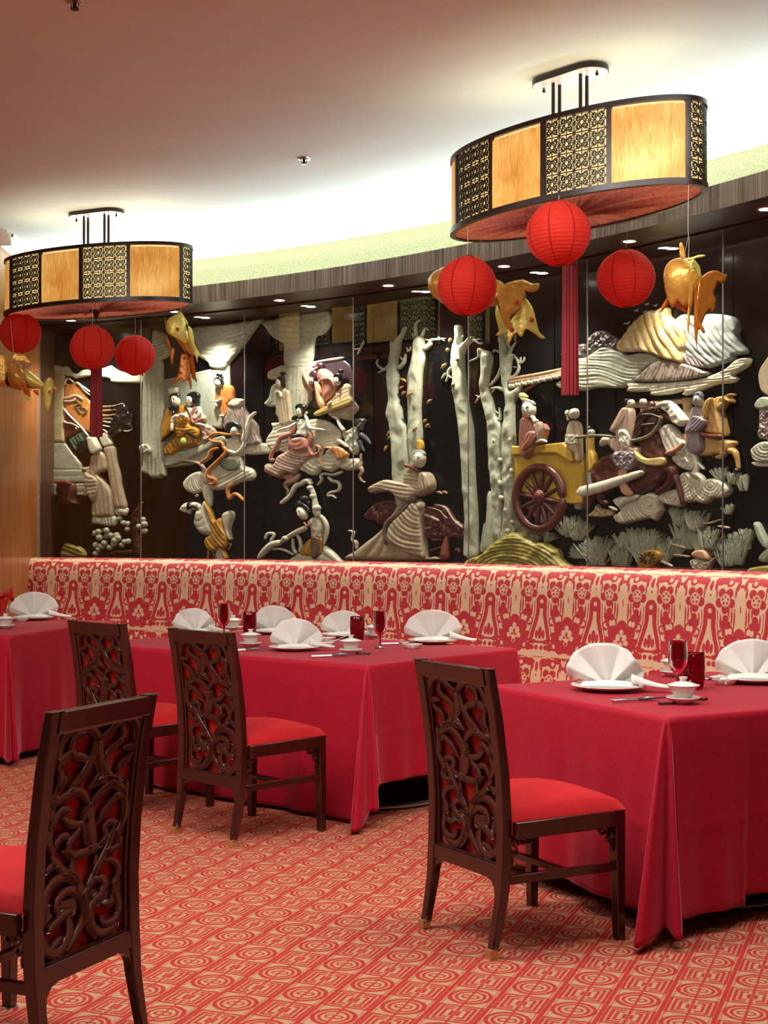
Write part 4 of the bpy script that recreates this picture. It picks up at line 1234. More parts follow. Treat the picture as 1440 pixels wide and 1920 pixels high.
# ================================================================== table settings
M_PORC = plain('white_porcelain', 'dedad0', .18, var=.03, Specular_IOR_Level=.6)
M_LINEN = plain('white_linen', 'd9d6ce', .85, var=.05, scale=30, bump=.1)
M_SILVER = plain('polished_silver', 'cfcfd2', .16, .95)
M_DARKST = plain('dark_stick', '2c2220', .4)
def redglass(name, c, dens):
    n = NT(name)
    n.fin(c, .02, Transmission_Weight=.92, IOR=1.45)
    return n.m
M_RG = redglass('ruby_glass', (.42, .006, .025), 1)
M_RGD = redglass('ruby_glass_deep', (.25, .002, .015), 1)
M_REDP = plain('glossy_red_card', 'a8180f', .35)

def copy_of(src, loc, rz, label, sc=1.0):
    c = copy_tree(src); c.location = loc; c.rotation_euler = (0, 0, rz); c.scale = (sc, sc, sc); c['label'] = label; return c

class Proto:
    """first call places the prototype itself, later calls place copies with copied parts"""
    def __init__(s, fn): s.fn = fn; s.o = None
    def __call__(s, loc, rz, label, sc=1.0):
        if s.o is None:
            s.o = s.fn(label); s.o.location = loc; s.o.rotation_euler = (0, 0, rz); s.o.scale = (sc, sc, sc); return s.o
        return copy_of(s.o, loc, rz, label, sc)

def mk_plate(label):
    m = MB(); m.lathe([(0, .010), (.075, .010), (.085, .012), (.135, .021), (.142, .0235), (.143, .021), (.137, .017), (.088, .004), (.075, .0), (.0, .0)], 48)
    return tag(m.build('dinner_plate', M_PORC), label, 'plate', 'white dinner plates')
plate_p = Proto(mk_plate)

def mk_napkin(label, var):
    rnd = random.Random(var * 13 + 1)
    t = thing('folded_napkin', label, 'napkin', (0, 0, 0), 0, 'white fan-folded napkins')
    # fan: x across, z up, y = depth of pleats (front towards -y)
    def rad(q):                                         # outline of the fan, q from -1 (left) to 1 (right)
        shp = [[.100, .112, .122, .128, .131, .128, .122, .112, .092], [.094, .104, .116, .130, .134, .131, .122, .115, .105], [.105, .118, .130, .134, .130, .120, .104, .094, .085]][var % 3]
        x = (q + 1) / 2 * 8; i = min(int(x), 7); f = sm(x - i); return shp[i] * (1 - f) + shp[i + 1] * f
    npl = [2.6, 2.2, 3.1][var % 3]
    for layer, (yo, sc, nm) in enumerate(((.0, 1.0, 'fan'), (.010, .97, 'fan_back'))):
        m = MB(); P = []
        for i in range(61):
            q = -1 + i / 30; ang = PI / 2 - q * math.radians(76); R = rad(q) * sc
            row = []
            for j in range(15):
                f = j / 14; r = .006 + (R - .006) * f
                w = .026 * (abs(((q + 1) / 2 * npl + .13 * layer + .2) % 1 - .5) * 2 - .5) * (.35 + .65 * f) * (1 - .3 * f)
                lean = .018 * f
                row.append((r * math.cos(ang) * 1.18, w + yo + lean + (.012 * q * q), .003 + r * math.sin(ang) * .92))
            P.append(row)
        m.grid(P); o = m.build(nm, M_LINEN, t, ang=50)
        s = o.modifiers.new('thickness', 'SOLIDIFY'); s.thickness = .0035; s.offset = 0
    m = MB(); P = []                                    # folded cuff in front and its loose tail at the right
    for i in range(25):
        f = i / 24; x = -.075 + .16 * f
        h = .011 + .006 * math.sin(f * 3) ; y = -.026 - .008 * math.sin(PI * f)
        P.append([(x, y - .010, .001), (x, y - .016, h * .5), (x, y - .004, h), (x * .9, y + .018, h * 1.15), (x * .85, y + .034, .006)])
    m.grid(P); o = m.build('cuff', M_LINEN, t, ang=70); s = o.modifiers.new('thickness', 'SOLIDIFY'); s.thickness = .003; s.offset = 0
    m = MB(); P = []
    for i in range(13):
        f = i / 12; x = .065 + .105 * f; wd = .026 * (1 - f * .55)
        z = .030 * (1 - f) ** 1.5 + .004 - .022 * sm((f - .75) * 4) * 0
        P.append([(x, -.02 - wd, z * .5 + .001), (x, -.02 - wd * .3, z + .006), (x, -.02 + wd * .4, z + .003), (x, -.02 + wd, z * .4 + .001)])
    m.grid(P); o = m.build('loose_tail', M_LINEN, t, ang=70); s = o.modifiers.new('thickness', 'SOLIDIFY'); s.thickness = .003; s.offset = 0
    return t
nap = [Proto(lambda l, k=k: mk_napkin(l, k)) for k in range(3)]

def mk_gaiwan(label):
    t = thing('lidded_teacup', label, 'teacup', (0, 0, 0), 0, 'white lidded teacups on saucers')
    m = MB(); m.lathe([(0, .008), (.028, .008), (.032, .012), (.055, .022), (.062, .026), (.063, .023), (.052, .014), (.034, .004), (.030, .0), (.0, .0)], 36); m.build('saucer', M_PORC, t)
    m = MB(); m.lathe([(0, .014), (.024, .014), (.027, .018), (.034, .030), (.041, .045), (.048, .058), (.060, .067), (.061, .069), (.057, .0685), (.046, .060), (.030, .03), (.0, .022)], 36); m.build('cup', M_PORC, t)
    m = MB(); m.lathe([(.052, .066), (.054, .0685), (.046, .0735), (.030, .079), (.014, .082), (.0, .083)], 36); l = m.build('lid', M_PORC, t)
    m = MB(); m.lathe([(.012, .080), (.0115, .090), (.016, .096), (.017, .098), (.012, .097), (.0, .095)], 24); m.build('knob', M_PORC, l)
    return t
gaiwan = Proto(mk_gaiwan)

def mk_goblet(label):
    t = thing('wine_goblet', label, 'glass', (0, 0, 0), 0, 'ruby stemmed goblets')
    m = MB(); m.lathe([(.0355, .200), (.0375, .165), (.0395, .135), (.036, .105), (.026, .082), (.012, .068), (.0065, .060), (.0, .059), (.0, .063), (.006, .070), (.022, .086), (.033, .106), (.0365, .135), (.0348, .165), (.0335, .199), (.0345, .2012)], 40); m.build('bowl', M_RG, t)
    m = MB(); m.lathe([(.0, .0645), (.010, .067), (.0055, .050), (.0045, .030), (.0055, .012), (.014, .006), (.034, .003), (.035, .0), (.0, .0)], 32); m.build('stem', M_RGD, t)
    return t
goblet = Proto(mk_goblet)

def mk_tumbler(label):
    t = thing('ruby_tumbler', label, 'glass', (0, 0, 0), 0, 'ruby tumblers')
    m = MB(); m.lathe([(.0, .0), (.034, .0), (.039, .006), (.0455, .045), (.0475, .085), (.046, .120), (.0435, .148), (.0425, .149), (.0415, .147), (.0435, .120), (.045, .085), (.043, .045), (.036, .014), (.0, .012)], 40); m.build('wall', M_RG, t)
    return t
tumbler = Proto(mk_tumbler)

def mk_dish(label):
    t = thing('sauce_dish', label, 'dish', (0, 0, 0), 0, 'white twin sauce dishes')
    m = MB(); P = []
    for r, z in ((.0, .004), (.026, .004), (.040, .014), (.050, .026), (.052, .027), (.0525, .025), (.042, .010), (.030, .0), (.0, .0)):
        P.append([(r * math.cos(q) * (1 + .12 * abs(math.cos(q)) - .10 * g(abs(math.cos(q)), 0, .25)), r * .72 * math.sin(q) * (1 - .16 * g(math.cos(q), 0, .2)), z) for q in [2 * PI * k / 48 for k in range(48)]])
    m.grid(P, closed_v=True); m.build('bowl', M_PORC, t)
    m = MB(); m.box(-.003, .003, -.030, .030, .004, .022); m.build('divider', M_PORC, t)
    return t
dish = Proto(mk_dish)

def mk_china_spoon(label):
    m = MB(); P = []
    for f, w, z, dd in ((0, .006, .020, .002), (.15, .017, .015, .008), (.3, .021, .013, .010), (.45, .016, .016, .008), (.55, .009, .022, .005), (.75, .007, .034, .003), (1, .008, .046, .002)):
        x = .125 * f
        P.append([(x, -w, z + dd * .6), (x, -w * .5, z - dd * .3), (x, w * .5, z - dd * .3), (x, w, z + dd * .6), (x, w * .5, z + .002), (x, -w * .5, z + .002)])
    m.grid(P, closed_v=True); m.f.append(tuple(range(6))); n = 36; m.f.append(tuple(n + k for k in range(5, -1, -1)))
    return tag(m.build('soup_spoon', M_PORC), label, 'spoon', 'white china spoons')
cspoon = Proto(mk_china_spoon)

def mk_spoon(label):
    t = thing('dinner_spoon', label, 'spoon', (0, 0, 0), 0, 'silver spoons')
    m = MB(); P = []
    for x, w, z in ((0, .004, .006), (.02, .0055, .006), (.08, .0035, .009), (.12, .003, .010), (.135, .004, .009)):
        P.append([(x, -w, z), (x, w, z), (x, w, z + .002), (x, -w, z + .002)])
    m.grid(P, closed_v=True); m.f.append((0, 1, 2, 3)); m.build('handle', M_SILVER, t)
    m = MB(); P = []
    for i in range(9):
        f = i / 8; w = .0195 * math.sin(PI * min(1, .06 + f * .92)) ** .6; x = .132 + .058 * f
        P.append([(x, w * math.sin(q), .012 - .007 * math.sin(PI * f) * math.cos(q)) for q in [(-.5 + k / 6) * PI for k in range(7)]])
    m.grid(P); o = m.build('bowl', M_SILVER, t); s = o.modifiers.new('thickness', 'SOLIDIFY'); s.thickness = .0015
    return t
sspoon = Proto(mk_spoon)

def mk_stick(label):
    t = thing('chopstick', label, 'chopstick', (0, 0, 0), 0, 'silver-handled chopsticks')
    m = MB(); m.tube([(0, 0, .006), (.10, 0, .008)], [.0038, .0034], 8); m.build('metal_end', M_SILVER, t)
    m = MB(); m.tube([(.10, 0, .008), (.225, 0, .013)], [.0034, .0020], 8); m.build('shaft', M_DARKST, t)
    return t
stick = Proto(mk_stick)

def mk_rest(label):
    m = MB(); P = []
    for x, w, z in ((-.032, .006, .010), (-.018, .010, .006), (0, .008, .009), (.018, .010, .006), (.032, .006, .010)):
        P.append([(x, -w, 0), (x, -w * .8, z), (x, w * .8, z), (x, w, 0)])
    m.grid(P, closed_v=True); m.f.append((0, 1, 2, 3)); m.f.append((19, 18, 17, 16))
    return tag(m.build('chopstick_rest', M_DARKST), label, 'chopstick rest', 'dark chopstick rests')
rest = Proto(mk_rest)

def up(p, dz): return (p.x, p.y, p.z + dz)
Z2, Z1 = .761, .775
def face(p): return math.atan2(p.y, p.x) - PI / 2      # rotation that turns a thing's front to the room

def setting_plate(x, y, label_p, label_n, var, zt=Z2, rot=0, sc=1.0, nsc=1.0, dy=0):
    p = on_table(x, y, zt); plate_p(up(p, 0), 0, label_p, sc)
    q = nap[var](up(p, .0125 * sc), face(p) + rot, label_n, nsc * 1.22)
    return p
setting_plate(1141, 1294, 'white plate nearest the front corner of the right table', 'large white fan napkin between chair and ruby glasses, right table', 2, rot=-.05, sc=1.05, nsc=1.16)
setting_plate(1412, 1279, 'white plate at the right picture edge', 'white fan napkin cut off by the right picture edge', 0, rot=.0, sc=1.05, nsc=1.12)
setting_plate(553, 1219, 'white plate at the front edge of the centre table', 'white fan napkin at the front edge of the centre table, before the red heart', 1, sc=.98, nsc=1.02)
setting_plate(812, 1206, 'white plate at the right end of the centre table', 'widest white fan napkin, at the right end of the centre table', 0, sc=1.0, nsc=1.18)
setting_plate(644, 1195, 'white plate behind the ruby tumbler, rear of the centre table', 'white fan napkin rising left of the ruby tumbler, rear of the centre table', 0, sc=1.0, nsc=.98)
setting_plate(511, 1188, 'white plate between the far tumbler and the red heart', 'white fan napkin between the far ruby tumbler and the red heart', 1, rot=-.2, sc=.95, nsc=1.06)
setting_plate(368, 1189, 'white plate hidden behind the middle chair', 'low white fan napkin peeping above the middle chair back', 2, nsc=.98, sc=.98)
setting_plate(64, 1162, 'white plate on the left table', 'white fan napkin on the left table, beside the banquette', 0, zt=Z1, sc=1.0, nsc=1.22)

for x, y, l in ((1281, 1319, 'white lidded teacup at the front corner of the right table'), (470, 1213, 'white lidded teacup just right of the middle chair back'),
                (658, 1226, 'white lidded teacup at the front corner of the centre table'), (1264, 1268, 'white lidded teacup half hidden behind the tall goblet, right table'),
                (437, 1182, 'white lidded teacup behind the far goblet, centre table'), (703, 1197, 'white lidded teacup hidden behind the goblet, centre table')):
    p = on_table(x, y, Z2); gaiwan(up(p, 0), .3 * x, l)
p = on_table(10, 1179, Z1); gaiwan(up(p, 0), 0, 'white lidded teacup on the left table, cut off by the picture edge')
for x, y, l in ((1271, 1296, 'tall dark ruby goblet on the right table, behind the lidded teacup'), (713, 1215, 'ruby goblet on the centre table, left of the widest napkin'), (420, 1194, 'ruby goblet far on the centre table, above the middle chair')):
    goblet(up(on_table(x, y, Z2), 0), 0, l)
for x, y, l in ((1301, 1291, 'ruby tumbler on the right table, next to the goblet'), (670, 1200, 'ruby tumbler on the centre table, above the corner teacup'), (468, 1190, 'ruby tumbler left of a napkin, far side of the centre table'),
                (534, 1178, 'ruby tumbler mostly hidden behind the red heart')):
    tumbler(up(on_table(x, y, Z2), 0), 0, l, .98 if x > 1000 else .93)
goblet(up(on_table(4, 1168, Z1), 0), 0, 'ruby goblet on the left table, a red paper bow beside it')
for x, y, r, l in ((1359, 1284, -.1, 'white twin sauce dish on the right table, before the edge napkin'), (773, 1216, 0, 'white twin sauce dish left of the widest napkin'), (610, 1213, .3, 'white twin sauce dish between front plate and corner teacup'),
                   (612, 1203, .1, 'small white dish behind the front napkin, centre table')):
    dish(up(on_table(x, y, Z2), 0), r, l, .95)
dish(up(on_table(40, 1165, Z1), 0), 0, 'white twin sauce dish on the left table', 1)
for x, y, r, l in ((1352, 1283, PI + .15, 'white china spoon resting in the dish, right table'), (768, 1215, PI + .25, 'white china spoon resting in the dish left of the widest napkin'), (612, 1212, .35, 'white china spoon resting in the dish by the corner teacup')):
    p = on_table(x, y, Z2); cspoon(up(p, .012), r, l)
# cutlery beside the near plates
def laid(x, y, r, who):
    p = on_table(x, y, Z2); c, s = math.cos(r), math.sin(r)
    stick(up(p, 0), r, 'dark chopstick with silver end, outer one ' + who)
    stick((p.x - s * .014, p.y + c * .014, p.z), r, 'dark chopstick with silver end, inner one ' + who)
    sspoon((p.x - s * .034, p.y + c * .034, p.z), r, 'silver spoon ' + who)
laid(1150, 1318, .28, 'on the right table before the teacup')
laid(586, 1233, .30, 'at the front of the centre table')
laid(716, 1209, .10, 'right of the goblet, centre table')
laid(425, 1222, .3, 'behind the middle chair back')
for x, y, l in ((1250, 1321, 'dark chopstick rest left of the corner teacup, right table'), (1311, 1313, 'dark chopstick rest right of the corner teacup, right table'), (683, 1227, 'dark chopstick rest right of the corner teacup, centre table'),
                (1330, 1272, 'dark chopstick rest behind the tumbler, right table')):
    rest(up(on_table(x, y, Z2), 0), .2, l)
# folded napkin corner lying behind
p = on_table(1352, 1274, Z2)
m = MB(); P = []
for i in range(13):
    f = i / 12; P.append([(-.07 + .14 * f, -.03 + .06 * j / 5, .002 + .014 * math.sin(PI * f) * (1 - abs(j - 2.5) / 3.5) + .003 * math.sin(i * 1.3 + j)) for j in range(6)])
m.grid(P); o = m.build('oval_side_plate', M_PORC); o.location = p; tag(o, 'small white oval saucer beside the edge napkin, right table', 'saucer'); s = o.modifiers.new('thickness', 'SOLIDIFY'); s.thickness = .003

# red heart holder and the red bow on the left table
p = on_table(541, 1186, Z2)
t = thing('heart_ornament', 'glossy red heart ornament standing behind the front napkin of the centre table', 'ornament', tuple(p))
m = MB(); H = [(0, .02), (.035, .05), (.062, .085), (.058, .125), (.035, .14), (.012, .128), (0, .112), (-.012, .128), (-.035, .14), (-.058, .125), (-.062, .085), (-.035, .05)]
sp = [tuple(q) for q in spline(H, 5, True)]
tri, tf, nb, dd = triangulate([(a * 1000, b * 1000) for a, b in sp], 9)
front = []; 
dist_in = list(np.zeros(nb)) + list(dd)
dist_in = (dist_in + [0] * len(tri))[:len(tri)]
for (a, b), q in zip(tri, dist_in): front.append((a / 1000, -.018 * math.sqrt(min(1, q / 30)), b / 1000))
m.add(front, tf); m.add([(a, -b + .0, c) for a, b, c in front], tf); m.build('heart', M_REDP, t)
m = MB(); m.lathe([(0, .028), (.012, .028), (.014, .012), (.032, .006), (.034, 0), (0, 0)], 20); m.build('foot', M_REDP, t)
Yb = on_table(4, 1168, Z1).y - .05
t = thing('paper_bow', 'red folded paper bow at the left picture edge, against the ruby goblet', 'bow', tuple(at(10, 1160, Yb)))
plate('bow_loop', [(-6, 1116), (6, 1110), (18, 1105), (24, 1103), (25, 1112), (27, 1122), (24, 1128), (18, 1124), (14, 1120), (4, 1121), (-6, 1124)], Yb, M_REDP, t, lambda u, v: .02 * math.sin(3 * u), .004)
plate('bow_stem', [(0, 1120), (14, 1120), (15, 1130), (11, 1142), (9, 1156), (2, 1158), (0, 1140)], Yb, M_REDP, t, lambda u, v: .01 * u, .006)
# ================================================================== stone carvings of the mural
FRM = dict(A=(90,680,.138889), B=(90,840,.138889), C=(260,600,.138889), D=(260,740,.138889), E=(320,860,.138889), F=(480,560,.152778), G=(480,740,.152778),
           H=(480,850,.138889), I=(640,560,.166667), J=(650,800,.173611), K=(840,590,.152778), L=(840,800,.180556), M=(1060,560,.263889), N=(1090,720,.243056),
           O=(960,720,.138889), P=(1090,860,.243056), Q=(60,580,.319444), X=(0,0,1))
CUR = ['X']
def use(k): CUR[0] = k
def fx(pts):
    a, b, s = FRM[CUR[0]]
    return [(a + p[0] * s, b + p[1] * s) for p in pts]
def fs(v): return v * FRM[CUR[0]][2]

def wall_xyz(q, h):
    """photo pixels (n,2) and heights (n,) -> world points standing h proud of the mural boards"""
    q = np.asarray(q, float); h = np.asarray(h, float)
    dx = (q[:, 0] - 720) / FPX; a = dx * dx + 1; b = -2 * (dx * CX + CY); c = CX * CX + CY * CY - R_MURAL ** 2
    t = (-b + np.sqrt(b * b - 4 * a * c)) / (2 * a)
    th = np.arctan2(t - CY, dx * t - CX); z = EYE - (q[:, 1] - HY) / FPX * t
    r = R_MURAL - h
    return np.stack([CX + r * np.cos(th), CY + r * np.sin(th), z], 1)

def stone(name, c, rough=.34, var=.16, vein=None, scale=16):
    if name in MATS: return MATS[name]
    n = NT(name); a = lin(c); v = n.coord('Object')
    nz = n.noise(v, scale, 5, .6, 1.2); fine = n.noise(v, 85, 3, .6, 1.5)
    c_ = n.ramp(nz, [(.25, tuple(x * (1 - var * 1.6) for x in a)), (.5, a), (.75, tuple(min(1, x * (1 + var)) for x in a))])
    if vein:
        k = n.step(n.noise(v, 9, 4, .7, 2.0), .55, .06); c_ = n.mix(n.mul(k, .6), c_, lin(vein))
    n.bump(n.add(n.mul(nz, .6), n.mul(fine, .5)), .35, .006)
    MATS[name] = n.fin(c_, rough, 0, Specular_IOR_Level=.55, Coat_Weight=.12, Coat_Roughness=.25)
    return MATS[name]
S_CREAM = stone('cream_soapstone', 'cdc8ae'); S_WHITE = stone('white_soapstone', 'dedac6'); S_GREEN = stone('grey_green_soapstone', 'b2b49c', vein='94967e')
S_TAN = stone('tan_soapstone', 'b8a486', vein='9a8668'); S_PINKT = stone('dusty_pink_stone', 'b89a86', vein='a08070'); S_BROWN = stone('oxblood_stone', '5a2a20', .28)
S_OCHRE = stone('ochre_stone', 'b98428', .3, vein='8a5a18'); S_YEL = stone('yellow_stone', 'cfa63a', .3); S_ORANGE = stone('orange_stone', 'c27a3a', .3, vein='d8a060')
S_BLACK = stone('black_stone', '191719', .22); S_GREY = stone('grey_jade', '8f958f', .2, vein='a8aca4'); S_DKGREEN = stone('dark_green_stone', '44604c', .35)
S_PINK = stone('rose_stone', 'b07260', .3, vein='c08e7c'); S_SALMON = stone('salmon_stone', 'd09a76', .35); S_MAUVE = stone('mauve_stone', '8f7f84', .35, vein='a8a09c')
S_GRASS = stone('sage_stone', 'a6a88e', .5); S_OLIVE = stone('olive_stone', '9a8a3c', .4, vein='b8a860'); S_WOODY = stone('brown_bark_stone', '8a6a48', .45); S_GOLDM = stone('honey_alabaster', 'd0b070', .22, vein='dcd8b8')
S_MOTTLE = stone('mottled_stone', 'a39386', .35, .3, vein='4c3a38', scale=30); S_RUST = stone('rust_stone', '7c3a26', .35)

def nz2(x, y, k):                                   # cheap smooth noise, about -1..1
    return (np.sin(x * 1.0 / k + 1.3 * np.sin(y * .7 / k + .5)) + np.sin(y * 1.1 / k + 1.7 * np.sin(x * .6 / k + 2.0)) + np.sin((x + y) * .75 / k + 4.0)) / 3

def folds(q, d, spec):
    x, y = q[:, 0], q[:, 1]; out = np.zeros(len(q))
    for s in spec or ():
        k = s[0]
        if k == 'lin':
            _, ang, wl, amp = s[:4]; wl *= .62; amp *= .62; wp = s[4] * 1.3 if len(s) > 4 else .8
            a = math.radians(ang); nx, ny = -math.sin(a), math.cos(a)     # lines run along ang (image, y down)
            ph = 2 * PI * (x * nx + y * ny) / wl + wp * 3 * nz2(x, y, wl * 2.2)
        elif k == 'rad':
            _, cx, cy, cnt, amp = s[:5]; cnt *= 1.5; amp *= .7; wp = s[5] if len(s) > 5 else .4
            (cx, cy), = fx([(cx, cy)])
            ph = cnt * np.arctan2(y - cy, x - cx) * 2 + wp * 2 * nz2(x, y, 12)
        elif k == 'ring':
            _, cx, cy, wl, amp = s[:5]; wl *= .64; amp *= .62; el = s[5] if len(s) > 5 else 1
            (cx, cy), = fx([(cx, cy)])
            ph = 2 * PI * np.hypot((x - cx) * el, y - cy) / wl + 1.8 * nz2(x, y, 14)
        elif k == 'noise':
            _, wl, amp = s[:3]; wl *= .7
            out += amp * (nz2(x + 31, y, wl * .5) + .6 * nz2(y, x + 11, wl * .23) - .5 * np.abs(nz2(x - 9, y + 40, wl * .3))); continue
        out += amp * (1.15 * np.abs(np.sin(ph / 2)) - .75 + .35 * np.sin(ph * .37 + 1.1)) * (.75 + .45 * nz2(x + 5, y - 8, 11))
    return out * np.minimum(1, d / 2.5)

RELIEF_PARENT = [None]
def relief(name, pts, mat, h=.03, fold=None, base=0.0, rr=None, step=None, sm_=3, label=None, tilt=None, parent=None):
    P0 = fx(pts)
    poly = [tuple(p) for p in (spline(P0, sm_, True) if sm_ > 1 else P0)]
    A = np.array(poly); ar = .5 * abs(np.dot(A[:, 0], np.roll(A[:, 1], 1)) - np.dot(A[:, 1], np.roll(A[:, 0], 1)))
    if step is None: step = max(.85, min(1.55, math.sqrt(ar) / 42))
    v, f, nb, d = triangulate(poly, step)
    q = np.array(v); dd = np.zeros(len(q)); n_in = min(len(d), len(q) - nb); dd[nb:nb + n_in] = d[:n_in]
    mx = dd.max() if len(dd) else 1
    R = min((rr or 9) * .6, max(mx, .5)); h = h * .8
    k = np.clip(dd / R, 0, 1); hh = h * (.30 + .70 * np.sqrt(1 - (1 - k) ** 2))
    hh[:nb] = h * .30
    hh = hh + folds(q, dd, fold)
    if tilt is not None: hh = hh * (1 + tilt[0] * (q[:, 0] - A[:, 0].mean()) / (np.ptp(A[:, 0]) + 1) + tilt[1] * (q[:, 1] - A[:, 1].mean()) / (np.ptp(A[:, 1]) + 1))
    hh = np.maximum(hh, .002) + base
    W = wall_xyz(q, hh); Bv = wall_xyz(q[:nb], np.full(nb, max(0.0, base - .012)))
    m = MB(); m.v = [tuple(p) for p in W] + [tuple(p) for p in Bv]; nq = len(q)
    m.f = [tuple(t) for t in f] + [(i, (i + 1) % nb, nq + (i + 1) % nb, nq + i) for i in range(nb)]
    o = m.build(name, mat, parent or RELIEF_PARENT[0], True, world=True, ang=75)
    if label: o['label'] = label
    return o

def strokes(name, items, mat, h=None, base=0.0, label=None, parent=None, n=5, raw=False):
    """items: [(pts, width or [widths] in frame units)], rounded ribbons or limbs"""
    m = MB()
    for pts, w in items:
        Pp = [np.array(p) for p in spline(fx(pts), n)]; c = len(Pp)
        ws = w if isinstance(w, (list, tuple)) else [w]
        ws = np.interp(np.linspace(0, 1, c), np.linspace(0, 1, len(ws)), [fs(x) for x in ws]) if len(ws) > 1 else np.full(c, fs(ws[0]))
        Q = []; Hh = []
        for i in range(c):
            t = Pp[min(i + 1, c - 1)] - Pp[max(i - 1, 0)]; l = math.hypot(*t) or 1; nn = np.array([-t[1], t[0]]) / l
            e = min(1, (i + .35) / 1.6, (c - 1 - i + .35) / 1.6); wv = ws[i] * .5 * e ** .6
            hm = (h if h else max(.006, ws[i] * .5 * .0042)) * (.6 + .4 * e)
            for s in (-1, -.92, -.55, 0, .55, .92, 1):
                Q.append(Pp[i] + nn * wv * s); Hh.append(base + (-min(base, .01) if abs(s) == 1 else hm * (math.sqrt(1 - s * s) if abs(s) < .9 else .38)))
        W = wall_xyz(np.array(Q), np.array(Hh)); k0 = len(m.v)
        m.grid([[tuple(W[i * 7 + j]) for j in range(7)] for i in range(c)])
        m.f.append(tuple(k0 + j for j in range(7))); m.f.append(tuple(k0 + (c - 1) * 7 + j for j in range(6, -1, -1)))
    o = m.build(name, mat, parent or RELIEF_PARENT[0], True, world=True, ang=70)
    if label: o['label'] = label
    return o

def domes(name, items, mat, h=None, base=0.0, label=None, parent=None, seg=14):
    """items: (cx, cy, rx, ry, rot deg) in frame units: rounded bosses"""
    m = MB()
    for it in items:
        cx, cy, rx, ry = it[:4]; a = math.radians(it[4] if len(it) > 4 else 0)
        (px, py), = fx([(cx, cy)]); rx, ry = fs(rx), fs(ry); Q = []; Hh = []; rows = 6
        hm = h if h else min(rx, ry) * .0040
        for i in range(rows + 1):
            e = PI / 2 * i / rows; R = math.cos(e); hh = math.sin(e) * hm + base + (0 if i else -min(base, .01))
            for k in range(seg):
                qa = 2 * PI * k / seg; u, v = rx * R * math.cos(qa), ry * R * math.sin(qa)
                Q.append((px + u * math.cos(a) - v * math.sin(a), py + u * math.sin(a) + v * math.cos(a))); Hh.append(hh)
        W = wall_xyz(np.array(Q), np.array(Hh))
        m.grid([[tuple(W[i * seg + k]) for k in range(seg)] for i in range(rows + 1)], closed_v=True)
    o = m.build(name, mat, parent or RELIEF_PARENT[0], True, world=True, ang=80)
    if label: o['label'] = label
    return o

def carving(name, label, cat, cx, cy):
    (x, y), = fx([(cx, cy)])
    p = wall_xyz(np.array([(x, y)]), np.array([.0]))[0]
    t = thing(name, label, cat, tuple(p)); RELIEF_PARENT[0] = t; return t

def head(cx, cy, rx, ry, rot=0, hair=None, hair_mat=None, base=.03, face=None, look=0, bun=None, feat=True):
    """a carved head: face, nose, brows, eyes, mouth, plus hair traced separately"""
    face = face or stone('face_ivory', 'd2ccb4', .35)
    f = domes('face', [(cx, cy, rx, ry, rot)], face, h=fs(min(rx, ry)) * .0052, base=base)
    a = math.radians(rot); R = lambda u, v: (cx + u * rx * math.cos(a) - v * ry * math.sin(a), cy + u * rx * math.sin(a) + v * ry * math.cos(a))
    hb = base + fs(min(rx, ry)) * .0047
    if feat:
        lk = look * .3
        strokes('nose', [([R(lk, -.15), R(lk + look * .1, .12), R(lk + look * .15, .25)], [rx * .10, rx * .22])], face, h=.008, base=hb, parent=f)
        strokes('features', [([R(lk - .50, -.12), R(lk - .36, -.16), R(lk - .20, -.10)], rx * .07), ([R(lk + .20, -.10), R(lk + .36, -.16), R(lk + .50, -.12)], rx * .07),
                             ([R(lk - .52, -.30), R(lk - .2, -.34)], rx * .04), ([R(lk + .2, -.34), R(lk + .52, -.30)], rx * .04)], stone('feature_grey', '4c463e', .5), h=.0035, base=hb + .0005, parent=f)
        strokes('mouth', [([R(lk - .18, .52), R(lk, .50), R(lk + .18, .52)], rx * .12)], S_PINK, h=.003, base=hb + .0, parent=f)
    if hair: relief('hair', hair, hair_mat or S_BLACK, h=.022, base=base + .002, rr=5, fold=[('noise', 5, .003)])
    if bun: domes('hair_bun', bun, hair_mat or S_BLACK, base=base)
    return f
# ------------------------------------------------------------------ left bay: pillar, banners, the pair seen from behind
use('A')
carving('carved_pillar', 'carved pale stone pillar on a broad stepped plinth, far left of the mural', 'carving', 160, 1000)  # a stone pillar standing on its stepped plinth
relief('shaft', [(80,90),(235,90),(240,500),(238,1078),(80,1078)], S_YEL if False else stone('buff_stone','bcae84',vein='a89a5c'), .035, [('noise',30,.003)], sm_=1)
relief('capital', [(60,40),(150,35),(200,60),(240,70),(240,120),(80,120)], S_CREAM, .045, sm_=2)
relief('pedestal', [(85,1085),(240,1085),(460,1370),(465,1445),(88,1445)], S_GREEN, .03, [('noise',30,.002)], sm_=1, rr=4)
use('B')
relief('plinth_step', [(88,292),(470,292),(520,340),(530,468),(92,468)], S_GREEN, .045, [('lin',0,18,.003)], sm_=1, rr=4)
relief('plinth_step', [(95,478),(545,478),(585,645),(105,645)], S_GREEN, .055, [('lin',0,16,.003)], sm_=1, rr=4)
use('A')
carving('carved_scroll_cloud', 'ragged cream stone scroll cloud spanning above the banner, far left', 'carving', 700, 150)
relief('cloud', [(232,55),(290,62),(330,125),(400,150),(480,100),(590,92),(740,80),(850,40),(890,60),(1000,120),(1290,180),(1300,268),(1080,275),(870,262),(855,222),(740,200),(590,188),(520,190),(440,205),(380,215),(330,190),(240,165)], S_CREAM, .035, [('lin',8,22,.006,.8)], rr=6)
carving('carved_banner', 'draped amber and maroon stone banner with a green emblem, behind the left tassel', 'carving', 400, 700)
